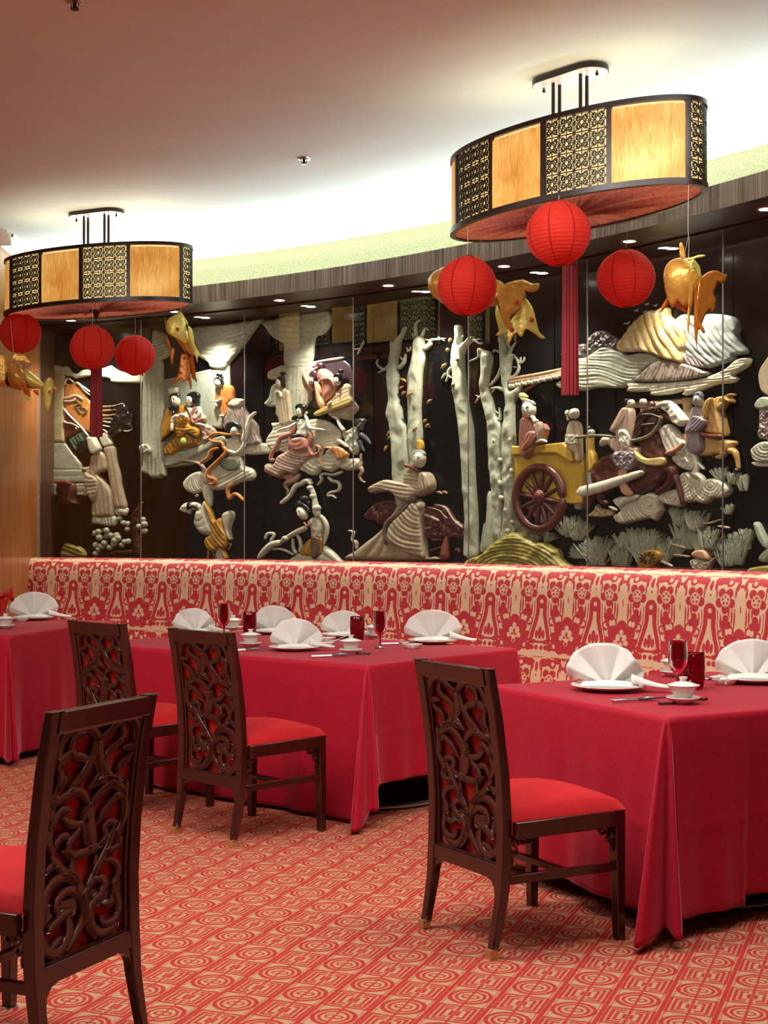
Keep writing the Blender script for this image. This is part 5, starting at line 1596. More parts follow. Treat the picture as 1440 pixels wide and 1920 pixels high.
relief('amber_cloth', [(240,310),(300,285),(410,262),(470,320),(510,420),(595,540),(700,700),(600,905),(540,930),(440,830),(300,680),(240,610)], S_ORANGE, .03, [('lin',55,60,.004)], rr=5, label='amber cloth of the banner')
relief('maroon_cloth', [(238,640),(300,720),(360,785),(440,850),(490,905),(380,965),(290,1010),(240,985)], stone('maroon_stone','6a3030',.35), .025, [('lin',50,30,.004)], rr=5)
relief('green_drape', [(300,1040),(360,1000),(430,955),(500,925),(590,1000),(530,1060),(450,1085),(405,1120),(400,1175),(370,1170),(340,1110)], S_DKGREEN, .035, [('lin',60,11,.008)], rr=5)
relief('dark_hem', [(340,1120),(400,1180),(460,1100),(560,1050),(560,1150),(500,1190),(420,1200)], S_BLACK, .03, [('lin',60,12,.005)])
strokes('cream_trim', [([(240,485),(300,475),(380,448),(430,455),(500,500)],26), ([(240,520),(300,525),(370,515),(400,480)],22), ([(240,625),(300,700),(400,800),(470,870),(560,985)],20),
    ([(410,265),(450,300),(520,345),(590,400)],20), ([(470,320),(520,380),(590,440)],14), ([(240,785),(270,815),(340,825),(400,850),(450,885)],24), ([(250,300),(290,215),(370,270)],12), ([(400,880),(415,900)],10)], S_WHITE, base=.028, h=.010)
strokes('emblem', [([(370,530),(420,520),(440,560),(380,600)],16), ([(440,560),(480,570),(470,610),(430,620),(450,670)],16), ([(480,620),(530,620),(550,660),(500,700),(490,660)],16), ([(400,610),(440,640),(470,690)],14)], stone('dull_green_stone','5a5a30',.5), base=.028, h=.007, label='green beast emblem')
carving('carved_phoenix', 'black stone bird with amber wing feathers, right of the left tassel', 'carving', 980, 800)
relief('body', [(860,590),(940,565),(1020,540),(1080,590),(1110,660),(1160,720),(1150,820),(1170,900),(1090,940),(1000,960),(900,1000),(830,985),(810,940),(870,860),(840,760),(860,680)], S_BLACK, .045, [('noise',14,.009)], rr=8)
strokes('wing_feather', [([(755,600),(840,600),(930,590),(1010,560)],[40,22]), ([(755,660),(850,650),(950,640)],[50,20]), ([(755,720),(850,720),(950,700)],[50,18]), ([(755,770),(850,760),(910,770)],[40,16])], S_WOODY, base=.03)
strokes('cream_ribbon', [([(755,790),(850,810),(890,800)],26), ([(755,850),(820,860),(860,870)],22), ([(760,900),(820,940),(850,1000)],20), ([(1050,920),(1100,930),(1160,905)],14)], S_CREAM, base=.03)
use('A')
t = carving('carved_lady', 'tan robed stone figure seen from behind, left one of the far-left pair', 'carving', 700, 1400)
relief('head_back', [(570,1010),(650,1000),(700,1080),(745,1160),(720,1220),(650,1242),(600,1200),(575,1100)], S_CREAM, .06, base=.02)
use('B')
relief('robe', [(640,88),(700,60),(745,48),(800,110),(820,200),(822,300),(700,350),(780,440),(850,540),(890,640),(912,910),(830,920),(700,932),(612,910),(622,720),(640,730),(560,600),(535,500),(530,340),(470,300),(475,262),(580,240),(592,130)], S_TAN, .055, [('lin',82,13,.007,.5)], rr=9)
relief('sleeve', [(540,330),(600,360),(680,400),(715,470),(710,620),(660,720),(620,700),(570,610),(540,470)], S_TAN, .03, [('ring',630,330,11,.008,.8)], base=.04)
relief('under_hem', [(618,915),(700,938),(830,925),(905,915),(945,960),(930,1040),(860,1052),(800,1050),(700,1030),(650,1020),(612,1015)], S_CREAM, .045, [('lin',80,9,.007)])
use('A')
carving('carved_lady', 'tan robed stone figure seen from behind, right one of the far-left pair', 'carving', 850, 1300)
relief('head_back', [(715,1010),(800,930),(850,1010),(892,1110),(790,1152),(740,1100)], S_CREAM, .045)
use('B')
relief('robe', [(770,0),(860,-30),(920,0),(945,180),(990,350),(1010,480),(1045,640),(1078,800),(1000,805),(930,815),(890,700),(870,560),(830,350),(822,200),(800,110)], S_TAN, .045, [('lin',80,12,.007,.5)])
relief('under_hem', [(915,820),(1078,805),(1085,870),(1000,900),(930,900)], S_CREAM, .03, [('lin',80,9,.004)])
carving('carved_urn', 'small squat oxblood stone urn before the stepped plinth', 'carving', 310, 620)
relief('pot', [(215,470),(380,470),(425,510),(440,570),(430,640),(425,700),(438,770),(190,775),(205,700),(190,640),(162,570),(175,510)], S_BROWN, .09, base=.03, rr=22)
relief('rim', [(200,445),(360,440),(385,470),(380,495),(215,495),(195,475)], S_RUST, .05, base=.09, rr=5)
carving('carved_blossom_tree', 'clusters of round grey stone blossoms on a maroon trunk, lower left of the mural', 'carving', 900, 1250)
relief('trunk', [(1140,930),(1170,850),(1215,800),(1245,740),(1300,730),(1265,900),(1250,1100),(1262,1260),(1262,1440),(1180,1440),(800,1440),(880,1390),(1060,1370),(1160,1340),(1150,1100)], stone('dark_maroon_stone','3c1a18',.4), .035, [('noise',16,.005)])
random.seed(5)
bl = [(650,1150),(700,1130),(715,1210),(660,1310),(735,1330),(812,1115),(800,1190),(862,1180),(925,1250),(905,1295),(960,1215),(1050,1265),(1095,1260),(1015,1310),(780,1285),(840,1345),(985,950),(1040,1010),(1080,1095),(1010,860),(1055,870),(1290,965),(1315,1030),(1250,1058),(1312,1122),(1090,1020),(700,1370),(940,1180),(660,1425)]
pr = None
for i, (x, y) in enumerate(bl):
    r = random.uniform(34, 46); domes('blossom', [(x, y, r, r, 0), (x - r * .35, y - r * .3, r * .55, r * .5, 0)], S_GREEN, base=.012 + .006 * (i % 3))
carving('carved_rock', 'small olive stone rock at the foot of the mural, far left', 'carving', 350, 1380)
relief('rock', [(200,1390),(240,1292),(310,1292),(400,1330),(440,1330),(505,1380),(515,1470),(200,1470)], S_OLIVE, .06, [('lin',20,14,.012)])

# ------------------------------------------------------------------ curtained hall
use('C')
carving('carved_curtain', 'grey-green stone curtain with swag, left side of the curtained hall', 'carving', 200, 900)
relief('hanging', [(85,770),(110,600),(228,560),(330,555),(345,800),(365,1200),(372,1440),(378,1940),(385,2100),(345,2110),(300,2142),(250,2130),(210,2142),(150,2085),(110,2080),(60,2032),(80,1960),(78,1780),(75,1440)], S_GREEN, .06, [('lin',88,13,.009,.35)], rr=8)
relief('swag', [(228,175),(300,150),(372,190),(400,300),(445,400),(430,490),(330,545),(228,570)], S_GREEN, .05, [('ring',250,120,10,.008)], base=.02)
use('D')
relief('tied_fold', [(70,700),(130,670),(200,700),(230,760),(190,800),(80,780)], S_GREEN, .035, [('noise',8,.009)], base=.05)
use('C')
carving('carved_curtain', 'wide grey-green stone swag curtain gathered to a post, right side of the curtained hall', 'carving', 1100, 500)
relief('swag', [(735,110),(1000,75),(1250,55),(1680,-15),(1640,60),(1560,170),(1480,290),(1360,440),(1260,560),(1200,655),(1100,675),(985,640),(955,580),(860,500),(790,330)], S_GREEN, .05, [('ring',1060,-420,13,.010,.85)], rr=9)
relief('post', [(1000,670),(1180,680),(1240,610),(1250,880),(1245,1440),(1130,1440),(1130,1470),(1000,1440)], S_GREEN, .03, [('lin',90,30,.002)], rr=4, sm_=1)
carving('carved_swag', 'pale stone swag over a column, behind the glass reflections of lamp shades', 'carving', 1900, 300)
use('F')
relief('swag', [(75,290),(120,275),(300,235),(600,180),(910,150),(925,330),(830,440),(740,490),(700,800),(560,850),(370,840),(355,600),(330,540),(220,480),(140,380)], S_GREEN, .035, [('ring',480,-200,16,.005,.7)], rr=8)
relief('column', [(400,840),(700,800),(700,1180),(560,1440),(430,1440),(400,1200)], S_GREEN, .03, [('lin',90,12,.004)], rr=6)
use('C')
carving('carved_screen', 'smooth grey stone backdrop behind the seated emperor', 'carving', 650, 1000)
relief('slab', [(335,805),(600,750),(985,660),(990,1000),(1000,1440),(1005,1850),(900,1930),(370,2000)], stone('slab_grey','98a08e',.3), .012, [('noise',26,.0012)], rr=3, sm_=1)
carving('carved_platform', 'sloping grey stone couch beneath the emperor', 'carving', 700, 1900)
use('D')
relief('edge', [(380,975),(660,885),(1030,705),(1190,640),(1175,560),(1080,570),(960,620),(860,680),(700,740),(560,770),(380,830)], S_GREEN, .04, [('noise',20,.002)], rr=6)
carving('carved_emperor', 'bearded stone emperor in a mustard robe seated cross-legged with a green pendant', 'carving', 620, 700)
relief('robe', [(445,188),(500,185),(600,150),(650,150),(700,210),(755,320),(740,400),(800,420),(862,480),(850,600),(850,690),(800,690),(720,715),(600,730),(540,790),(480,832),(380,820),(372,740),(400,690),(470,620),(560,560),(500,540),(375,600),(368,500),(400,330)], S_OCHRE, .07, [('lin',60,12,.009,.8)], rr=12)
relief('sleeve', [(445,190),(540,240),(530,330),(505,480),(440,560),(380,600),(368,480),(400,330)], S_OCHRE, .03, [('lin',100,10,.008)], base=.05)
relief('lap_cloth', [(560,400),(700,330),(745,340),(735,420),(860,470),(850,590),(720,520),(640,575),(580,560)], S_OCHRE, .035, [('ring',700,250,9,.009,.6)], base=.055)
strokes('sash', [([(470,180),(540,250),(550,300),(600,160)],34), ([(530,300),(515,500),(440,580),(375,640)],26), ([(720,520),(790,570),(830,580)],26)], S_BLACK, base=.07, h=.012, label='black collar and sash')
strokes('hand', [([(540,390),(545,340),(590,300),(630,310)],[44,50]), ([(540,380),(530,500)],[44,40]), ([(640,290),(690,280),(745,320)],[44,46])], S_WHITE, base=.085, h=.02, label='pale hands and sleeve lining')
domes('pendant', [(672,640,42,58)], stone('lime_jade', 'a8b050', .25), base=.07, label='lime green jade pendant')
use('C')
head(545, 1100, 56, 80, -12, hair=[(470,1060),(500,1010),(580,990),(605,1040),(560,1030),(510,1060),(500,1120),(520,1170),(560,1200),(600,1170),(600,1210),(580,1250),(540,1240),(480,1160)], base=.05)
relief('hat', [(440,935),(555,915),(560,960),(545,1000),(450,1015)], S_CREAM, .03, base=.03, rr=4, sm_=1)
carving('carved_consort', 'white stone court lady with black swept hair, leaning beside the emperor', 'carving', 850, 1300)
use('D')
relief('gown', [(690,170),(760,190),(800,160),(850,170),(882,260),(930,310),(920,370),(880,385),(1000,425),(1070,500),(1010,600),(930,635),(880,600),(850,460),(760,380),(720,260)], S_PINKT, .05, [('noise',10,.008)], rr=9)
relief('bodice', [(690,165),(760,190),(800,165),(790,250),(740,280),(710,230)], S_WHITE, .03, base=.035)
strokes('arm', [([(840,170),(865,250),(820,320),(790,300)],[50,40]), ([(800,390),(870,400),(930,420)],[40,30])], S_WHITE, base=.045)
strokes('shawl', [([(800,170),(760,290),(790,380),(880,340),(930,330)],30)], S_PINK, base=.05)
use('C')
head(728, 1095, 50, 70, 15, hair=[(695,1030),(730,990),(800,970),(850,990),(868,1030),(850,1085),(805,1140),(775,1130),(765,1070),(720,1040)], base=.04)
carving('carved_attendant', 'standing stone attendant in an orange robe with a tall black topknot', 'carving', 1200, 1100)
relief('robe', [(1170,870),(1230,870),(1290,920),(1312,1050),(1290,1100),(1245,1150),(1255,1240),(1230,1300),(1150,1310),(1130,1220),(1130,1130),(1060,1110),(1060,1020),(1120,950)], S_ORANGE, .055, [('lin',85,10,.007,.6)], rr=9)
strokes('hands', [([(1060,1110),(1130,1100),(1160,1065)],36), ([(1085,1120),(1105,1180)],34), ([(1140,1300),(1200,1300)],40)], S_WHITE, base=.05, label='white clasped hands and shoes')
head(1120, 862, 46, 62, -20, hair=[(1068,820),(1100,780),(1160,780),(1185,840),(1170,880),(1150,830),(1110,810),(1075,850)], bun=[(1130,748,42,24)], base=.045)
carving('carved_servant', 'stooping stone servant in mottled robes seen from behind, right of the orange attendant', 'carving', 1330, 1300)
use('Q')
relief('robe', [(1165,575),(1200,560),(1250,560),(1285,630),(1330,680),(1338,740),(1352,785),(1300,802),(1240,802),(1200,720),(1150,720),(1120,660),(1150,620)], S_MOTTLE, .055, [('lin',70,8,.008,.8)], rr=9)
relief('shoulder', [(1165,565),(1200,528),(1252,530),(1248,565),(1210,580)], S_CREAM, .045, base=.02)
relief('hem', [(1240,800),(1355,785),(1410,800),(1415,840),(1370,850),(1250,850)], S_CREAM, .03, [('lin',80,10,.004)])
carving('carved_flying_dancer', 'flying stone dancer with grey-white skirt and orange ribbons', 'carving', 1150, 900)
relief('skirt', [(1160,862),(1230,860),(1250,915),(1300,935),(1318,975),(1300,1005),(1250,1010),(1200,1030),(1150,1055),(1090,1062),(1060,1050),(1060,1000),(1040,960),(1120,900)], S_CREAM, .06, [('lin',155,12,.009,.8)], rr=12)
relief('skirt', [(895,1022),(930,975),(990,950),(1040,970),(1060,1020),(1050,1060),(1000,1070),(960,1082),(915,1065)], S_CREAM, .05, [('ring',1045,1000,7,.009)], rr=10)
relief('skirt_print', [(1130,880),(1220,875),(1240,930),(1180,950),(1130,920)], stone('print_green_stone','6c7058',.4), .015, [('lin',100,7,.004)], base=.05, label='dark green print on the skirt')  # printed patch in its own green stone
relief('torso', [(1150,770),(1180,750),(1245,740),(1262,800),(1240,860),(1165,862),(1145,820)], S_WHITE, .05, [('noise',8,.004)], rr=8)
strokes('arm', [([(1170,830),(1220,845),(1260,810),(1262,770)],[22,20]), ([(1260,780),(1285,690),(1300,640),(1335,605)],[30,20,16])], S_WHITE, base=.05)
strokes('leg', [([(850,885),(930,890),(1000,910),(1030,960)],[8,16,26]), ([(1045,965),(1045,1030)],40)], S_PINKT, base=.03)
strokes('ribbon', [([(1250,735),(1180,738),(1110,730),(1070,750),(1080,775),(1140,785),(1150,810),(1165,840),(1110,900),(1060,950),(1060,985),(1100,1000),(1095,1025),(1065,1025)],[14,18,16,20,22,24,22,18]), ([(1125,815),(1080,830),(1060,870),(1025,895),(1020,910)],[14,22,16,8]),
    ([(1200,1025),(1175,1060),(1185,1110),(1215,1085),(1240,1095),(1270,1125)],[18,22,20,18]), ([(1000,1090),(985,1100)],[16,14])], S_ORANGE, base=.06, h=.016, label='orange ribbon')
head(1212, 722, 22, 33, 8, hair=[(1158,690),(1175,668),(1210,662),(1245,680),(1250,705),(1215,695),(1195,712),(1185,745),(1165,720)], base=.05)
use('E')
carving('carved_acrobat', 'back-bending stone dancer in a mustard wrap, one leg raised, left of centre', 'carving', 600, 1000)
relief('torso', [(470,580),(500,620),(560,800),(620,930),(640,1000),(560,1040),(450,1015),(390,960),(348,880),(360,760),(380,700),(440,680)], S_CREAM, .08, [('ring',430,780,18,.004)], rr=16)
relief('raised_leg', [(500,330),(560,340),(575,430),(570,640),(520,610),(480,540),(455,440)], S_CREAM, .06, rr=10)
domes('foot', [(530,260,52,90,-8)], S_CREAM, base=.03)
relief('bent_leg', [(720,760),(800,705),(862,720),(868,790),(840,880),(820,960),(838,1070),(820,1100),(780,1020),(740,900)], S_CREAM, .07, rr=12)
relief('lower_leg', [(640,1180),(720,1180),(745,1340),(750,1400),(630,1400)], S_CREAM, .05, rr=10)
relief('wrap', [(490,575),(540,620),(600,720),(650,835),(715,800),(750,930),(800,1040),(795,1180),(760,1230),(810,1340),(760,1340),(720,1200),(640,1250),(560,1240),(505,1150),(520,1070),(600,1010),(580,900),(560,800)], S_OCHRE, .05, [('lin',55,11,.010,.9)], rr=10, base=.03)
strokes('wrap_tail', [([(520,1240),(530,1300),(510,1345)],24), ([(575,1240),(600,1300),(590,1345)],20), ([(790,1160),(830,1150),(815,1200),(790,1230)],16)], S_OCHRE, base=.02)
relief('hair', [(140,690),(190,610),(270,590),(300,650),(280,750),(230,730),(180,720)], S_WHITE, .05, [('noise',7,.008)])
relief('head', [(300,590),(380,590),(440,640),(420,700),(380,680),(340,700),(300,660)], S_WHITE, .06, [('noise',9,.006)])
strokes('headband', [([(290,590),(275,680),(340,640),(400,680)],26)], S_BLACK, base=.05)

# ------------------------------------------------------------------ musicians' cloud
use('F')
carving('carved_lute_player', 'slim stone lady at the left end of the musicians, ragged grey cloud behind', 'carving', 300, 1200)
relief('cloud', [(160,900),(250,850),(360,815),(420,900),(440,1100),(440,1440),(260,1440),(255,1330),(180,1330),(110,1290),(170,1210),(200,1080),(290,1000),(165,990)], S_GREEN, .03, [('noise',12,.004)], rr=6)
relief('robe', [(300,1090),(340,1060),(400,1120),(440,1150),(470,1440),(480,1520),(330,1560),(290,1440),(260,1300),(260,1180)], S_TAN, .055, [('lin',85,9,.007)], rr=9)
strokes('sleeve', [([(280,1180),(300,1150),(340,1160),(350,1220)],36)], S_CREAM, base=.05)
head(330, 1040, 36, 56, -14, hair=[(300,985),(340,955),(390,965),(395,1080),(365,1100),(350,1030),(320,1000)], bun=[(370,925,32,24)], base=.045)
carving('carved_drummer', 'stone musician in salmon robe with a large russet drum at the top of the cloud', 'carving', 850, 1100)
relief('hall_wall', [(540,850),(740,830),(760,760),(880,770),(1060,755),(1120,780),(1180,870),(1185,1180),(900,1350),(560,1250)], stone('aubergine_stone','33242a',.35), .012, rr=3)
relief('beam', [(540,860),(640,790),(1050,715),(1060,745),(780,790),(740,835),(560,870)], S_CREAM, .03, rr=4)
relief('curtain', [(560,880),(700,850),(700,1130),(690,1260),(520,1260),(570,1100)], S_PINKT, .03, [('lin',92,14,.006)], rr=5)
relief('drum', [(795,890),(850,860),(930,900),(985,970),(1030,1040),(1020,1130),(960,1220),(880,1270),(840,1180),(840,1050),(785,1000)], S_PINK, .09, [('noise',26,.002)], rr=22, label='large russet drum')
strokes('drum_rim', [([(850,1040),(880,1000),(940,980),(985,1000)],10), ([(930,900),(975,960),(1000,990)],16)], S_WHITE, base=.085)
relief('robe', [(770,1020),(830,1070),(850,1200),(890,1300),(850,1360),(800,1300),(780,1180)], S_SALMON, .05, [('lin',70,10,.006)], base=.03, rr=7)
strokes('arm', [([(620,900),(640,980),(700,1080),(740,1130)],[34,44]), ([(700,980),(740,880),(790,850)],[20,26])], S_SALMON, base=.035)
head(735, 1020, 36, 52, 25, hair=[(705,950),(740,890),(790,900),(800,960),(770,1020),(740,960)], hair_mat=stone('plum_stone','3a2838',.3), base=.05)
domes('hair_bun', [(820,820,40,36)], MATS['plum_stone'], base=.03)
carving('carved_zither_player', 'pale stone musician with a long tan zither, right end of the cloud', 'carving', 1120, 1200)
relief('robe', [(1060,1090),(1130,1040),(1180,1080),(1200,1210),(1230,1280),(1270,1360),(1200,1440),(1180,1500),(1000,1460),(900,1420),(960,1340),(880,1300),(960,1210)], S_TAN, .055, [('lin',150,11,.007)], rr=10)
relief('zither', [(790,1400),(900,1340),(1050,1280),(1200,1215),(1240,1240),(1240,1300),(1100,1350),(950,1400),(830,1440),(780,1440)], stone('straw_stone','bda468',.3), .04, [('lin',-22,7,.003)], base=.05, rr=5)
strokes('hand', [([(960,1320),(1010,1270)],30), ([(1080,1200),(1100,1180)],26)], S_WHITE, base=.085)
head(1045, 1020, 38, 56, -10, hair=[(1005,960),(1040,920),(1090,930),(1100,985),(1080,1030),(1060,975),(1020,990)], bun=[(1085,895,38,26)], base=.05)
use('G')
carving('carved_pink_dancer', 'flying stone goddess in a pleated rose skirt, trailing shawl, centre of the musicians', 'carving', 600, 560)
relief('robe_cloud', [(200,350),(290,340),(370,290),(430,270),(520,280),(560,330),(740,300),(900,330),(1040,440),(1060,560),(1000,640),(860,660),(760,640),(720,740),(620,760),(420,740),(300,690),(230,700),(130,580),(210,440),(215,400)], S_CREAM, .035, [('lin',-12,10,.009,.9)], rr=8)
relief('skirt', [(520,545),(660,530),(695,600),(700,690),(740,740),(640,850),(560,910),(500,980),(400,960),(330,1010),(280,1015),(200,970),(145,950),(160,850),(260,850),(300,760),(420,690),(480,620)], S_PINKT, .065, [('ring',640,560,8.5,.011,.75)], rr=12, base=.015)
relief('skirt_top', [(520,545),(660,530),(695,600),(690,680),(560,700),(480,640)], S_PINK, .035, [('ring',560,500,12,.004)], base=.065, label='plain rose upper skirt')
relief('torso', [(545,330),(600,300),(660,310),(700,380),(680,450),(660,520),(540,520),(550,430)], S_WHITE, .045, [('noise',9,.004)], base=.03, rr=8)
relief('belt', [(510,500),(600,485),(680,530),(600,540),(510,545)], S_BLACK, .02, base=.065)
strokes('arm', [([(560,350),(480,400),(400,420),(320,450)],[44,34,26]), ([(680,320),(700,390),(740,430)],[46,40]), ([(690,330),(660,260),(680,215)],[34,24]), ([(740,420),(840,430),(900,440)],[30,20])], S_WHITE, base=.06)
strokes('shawl', [([(540,370),(500,470),(430,500),(350,540),(310,620),(250,720),(230,800),(280,800)],[50,56,40,36]), ([(700,450),(730,520),(700,640),(740,740),(820,720),(830,650),(780,630)],[40,44,36]), ([(470,520),(465,700)],[24,16])], S_PINK, base=.055, h=.016, label='dull rose shawl')
relief('fringe', [(145,930),(200,960),(280,1010),(340,1000),(420,965),(500,985),(560,960),(540,1020),(480,1060),(400,1130),(390,1090),(360,1040),(300,1025),(220,1000),(160,985)], S_PINK, .03, [('lin',60,12,.006)])
strokes('tail_ribbon', [([(560,980),(500,1050),(400,1080),(385,1130),(420,1180),(400,1230)],[50,60,34,22,16])], S_PINKT, base=.03)
head(592, 225, 34, 62, 0, hair=[(548,160),(575,125),(640,120),(680,170),(670,230),(640,250),(640,190),(600,165),(562,190)], bun=[(530,290,44,26,-40)], base=.06)
carving('carved_gold_dancer', 'reclining stone dancer in cream with amber pleats, lower right of the musicians', 'carving', 950, 830)
relief('skirt', [(570,890),(650,820),(720,770),(860,740),(900,680),(1000,660),(1060,720),(1160,780),(1280,780),(1310,850),(1260,920),(1120,930),(1040,900),(960,950),(900,940),(830,920),(780,980),(690,992),(640,960),(590,940)], S_CREAM, .07, [('ring',980,700,11,.010,.7)], rr=12)
relief('pleats', [(1000,640),(1080,640),(1160,690),(1200,740),(1150,800),(1060,800),(1040,740),(980,690)], S_ORANGE, .035, [('lin',75,7,.009)], base=.06, label='amber pleated waist')
strokes('sash', [([(1000,650),(900,660),(860,740),(850,860)],22), ([(1060,880),(1120,800),(1180,800)],28), ([(1060,560),(1120,600),(1190,650)],[44,36])], S_CREAM, base=.06)
strokes('lace', [([(850,680),(920,655),(990,670)],14), ([(850,700),(860,840),(900,870)],10)], S_ORANGE, base=.07)
relief('torso', [(1090,460),(1150,440),(1240,390),(1270,450),(1260,560),(1290,650),(1250,740),(1180,700),(1110,560)], S_GREEN, .06, [('noise',8,.006)])
strokes('arm', [([(1130,450),(1080,380),(1040,300),(980,275)],[50,40,30,24])], S_WHITE, base=.05)
relief('hair', [(1240,300),(1300,290),(1360,310),(1330,380),(1320,440),(1270,420),(1240,380)], stone('grey_stone','5e5e58',.4), .05, [('noise',7,.009)])
strokes('dark_shawl', [([(1300,480),(1350,520),(1390,560),(1425,610)],[70,50,24]), ([(1300,560),(1320,640),(1350,700)],[50,26])], stone('slate_stone','4a4e56',.35), base=.02)
strokes('leg', [([(1290,880),(1320,940),(1290,1000),(1310,1050),(1355,1080)],[60,36,24,22]), ([(1310,720),(1300,800),(1280,860)],[18,26,40])], S_PINKT, base=.02)
strokes('ribbon', [([(1080,945),(960,985),(860,970),(810,1000),(820,1050),(770,1110)],[40,30,34,30,18]), ([(900,1010),(950,1060),(1010,1070),(1045,1120),(1020,1180),(930,1200),(900,1240),(960,1240),(1000,1275)],[30,40,30,34,30,28,16])], S_CREAM, base=.015, h=.016)
use('H')
carving('carved_sleeve_dancer', 'stone dancer with black coiled hair and raised sleeve, mustard waistcloth, lower centre', 'carving', 800, 1100)
relief('torso', [(740,900),(800,860),(870,850),(930,920),(940,1010),(920,1090),(925,1140),(790,1150),(775,1080),(760,1000),(720,960)], S_CREAM, .07, [('noise',14,.004)], rr=12)
relief('waistcloth', [(790,1140),(925,1135),(930,1250),(900,1370),(640,1380),(670,1240)], S_OCHRE, .05, [('lin',100,11,.009)], rr=10, base=.01)
relief('sash_panel', [(808,1150),(912,1150),(905,1340),(870,1400),(815,1400)], stone('umber_stone','6e5238',.4), .02, base=.055, rr=4)
relief('skirt', [(460,1440),(560,1370),(640,1340),(900,1360),(930,1250),(1010,1290),(1110,1380),(1160,1440),(1180,1480),(440,1480)], S_CREAM, .05, [('lin',30,22,.005)], rr=12)
strokes('arm', [([(880,860),(860,760),(840,640),(810,520),(770,440)],[80,90,60,60,50]), ([(740,1000),(600,1060),(480,1130),(380,1200)],[80,70,60,60])], S_CREAM, base=.045)
domes('sleeve_ruffle', [(870,740,55,48),(820,580,42,36),(780,470,42,34),(450,1150,50,40)], S_CREAM, base=.05)
strokes('long_sleeve', [([(790,420),(720,370),(640,410),(560,450),(500,560),(440,620),(360,680)],[60,70,60,66,50,56,40]), ([(720,360),(780,380)],60), ([(380,1200),(250,1230),(150,1320),(60,1420)],[70,90,90,50]), ([(150,1160),(180,1090),(250,1080),(270,1110),(220,1180)],[30,40,34,30])], S_CREAM, base=.03)
strokes('scarf', [([(830,810),(930,870),(990,970),(990,1080),(950,1230)],[50,52,50,44,20]), ([(560,1080),(620,1150),(640,1260),(620,1330)],[30,44,40]), ([(530,1150),(540,1280),(580,1360)],[30,40,40]), ([(250,1300),(330,1290),(430,1310),(540,1370)],[20,30,34,30])], S_CREAM, base=.035)
strokes('necklace', [([(735,930),(780,980),(850,940)],16)], S_ORANGE, base=.085)
head(690, 810, 62, 95, -30, hair=[(595,700),(640,660),(700,670),(770,720),(800,790),(770,800),(720,750),(660,710),(620,760),(600,740)], base=.06, look=-.5)
domes('hair_bun', [(710,620,68,55),(760,680,40,50),(640,670,40,36)], S_BLACK, base=.045)

# ------------------------------------------------------------------ bare trees with the long-sleeved man
use('I')
carving('carved_bare_tree', 'bare pale stone tree, left of the twin trunks', 'carving', 600, 1200)
relief('trunk', [(575,480),(620,470),(700,380),(720,330),(745,320),(720,400),(685,480),(680,580),(650,700),(650,800),(660,900),(650,1000),(660,1150),(690,1250),(710,1360),(750,1440),(775,1600),(790,1800),(800,2000),(780,2200),(720,2350),(640,2300),(600,2000),(590,1720),(560,1400),(525,1300),(550,1150),(545,1000),(535,900),(555,700),(575,600)], S_GREEN, .07, [('noise',30,.007),('lin',85,16,.004)], rr=11)
strokes('branch', [([(560,750),(500,800),(420,740),(430,680)],[44,34,18,12]), ([(500,800),(430,840)],[24,12]), ([(660,790),(720,720),(740,620)],[56,40,16]), ([(710,700),(680,650)],[26,14]), ([(755,600),(790,580),(795,540)],[18,14,12]), ([(770,590),(750,550)],[14,10]), ([(270,480),(230,560),(150,570)],[24,18,10]), ([(235,560),(200,630)],[18,12]), ([(700,400),(735,370)],[20,8])], S_GREEN, base=.02)
carving('carved_bare_tree', 'bare pale stone tree, right of the twin trunks, behind the long-sleeved man', 'carving', 850, 1200)
relief('trunk', [(840,470),(900,420),(940,470),(950,600),(945,700),(920,850),(915,1050),(905,1250),(915,1440),(925,1600),(890,1700),(870,1900),(800,2150),(780,2000),(790,1800),(770,1600),(770,1400),(765,1000),(755,900),(790,780),(820,620)], S_GREEN, .06, [('noise',30,.007),('lin',88,15,.004)], rr=11)
strokes('branch', [([(945,570),(1010,520),(1030,470),(1110,460),(1190,450)],[70,50,34,28,12]), ([(1120,460),(1110,430)],[18,8]), ([(1040,480),(960,460)],[26,14]), ([(1150,455),(1180,480)],[16,8]), ([(830,440),(815,390)],[16,8]), ([(860,430),(850,300),(900,240)],[40,22,8]), ([(920,430),(960,340),(1000,360)],[36,20,8])], S_GREEN, base=.02)
carving('fallen_leaves', 'loose small gilt stone leaves drifting between the bare trees', 'carving', 900, 1200)
for x, y, r, l in ((720,920,30,40),(700,1010,-35,36),(725,1070,-50,34),(828,1090,-30,42),(1018,1160,-40,38),(970,1380,-50,30),(1000,1430,-40,26),(1180,760,-45,40),(1325,980,80,26),(890,1480,-55,34),(1220,580,-60,22),(1250,470,-60,26)):
    strokes('leaf', [([(x - l*math.cos(math.radians(r)), y - l*math.sin(math.radians(r))), (x, y - 6), (x + l*math.cos(math.radians(r)), y + l*math.sin(math.radians(r)))],[6,32,6])], stone('gilt_leaf_stone','a8864c',.3), base=.03 if not (780<x<900 or x>1300) else .07)
use('J')
for x, y, r, l in ((475,70,-50,40),(480,120,-40,30),(440,235,-60,40),(1015,715,20,34),(1075,712,20,30),(885,5,0,26)):
    strokes('leaf', [([(x - l*math.cos(math.radians(r)), y - l*math.sin(math.radians(r))), (x, y - 6), (x + l*math.cos(math.radians(r)), y + l*math.sin(math.radians(r)))],[6,30,6])], MATS['gilt_leaf_stone'], base=.02)
carving('carved_rocks', 'dark red stone crags spreading on both sides behind the long-sleeved man', 'carving', 700, 1000)
relief('crag', [(200,980),(240,910),(330,830),(450,800),(540,815),(600,850),(560,950),(480,1020),(380,1055),(320,1010),(280,1005)], S_BROWN, .045, [('noise',10,.010)], rr=8)
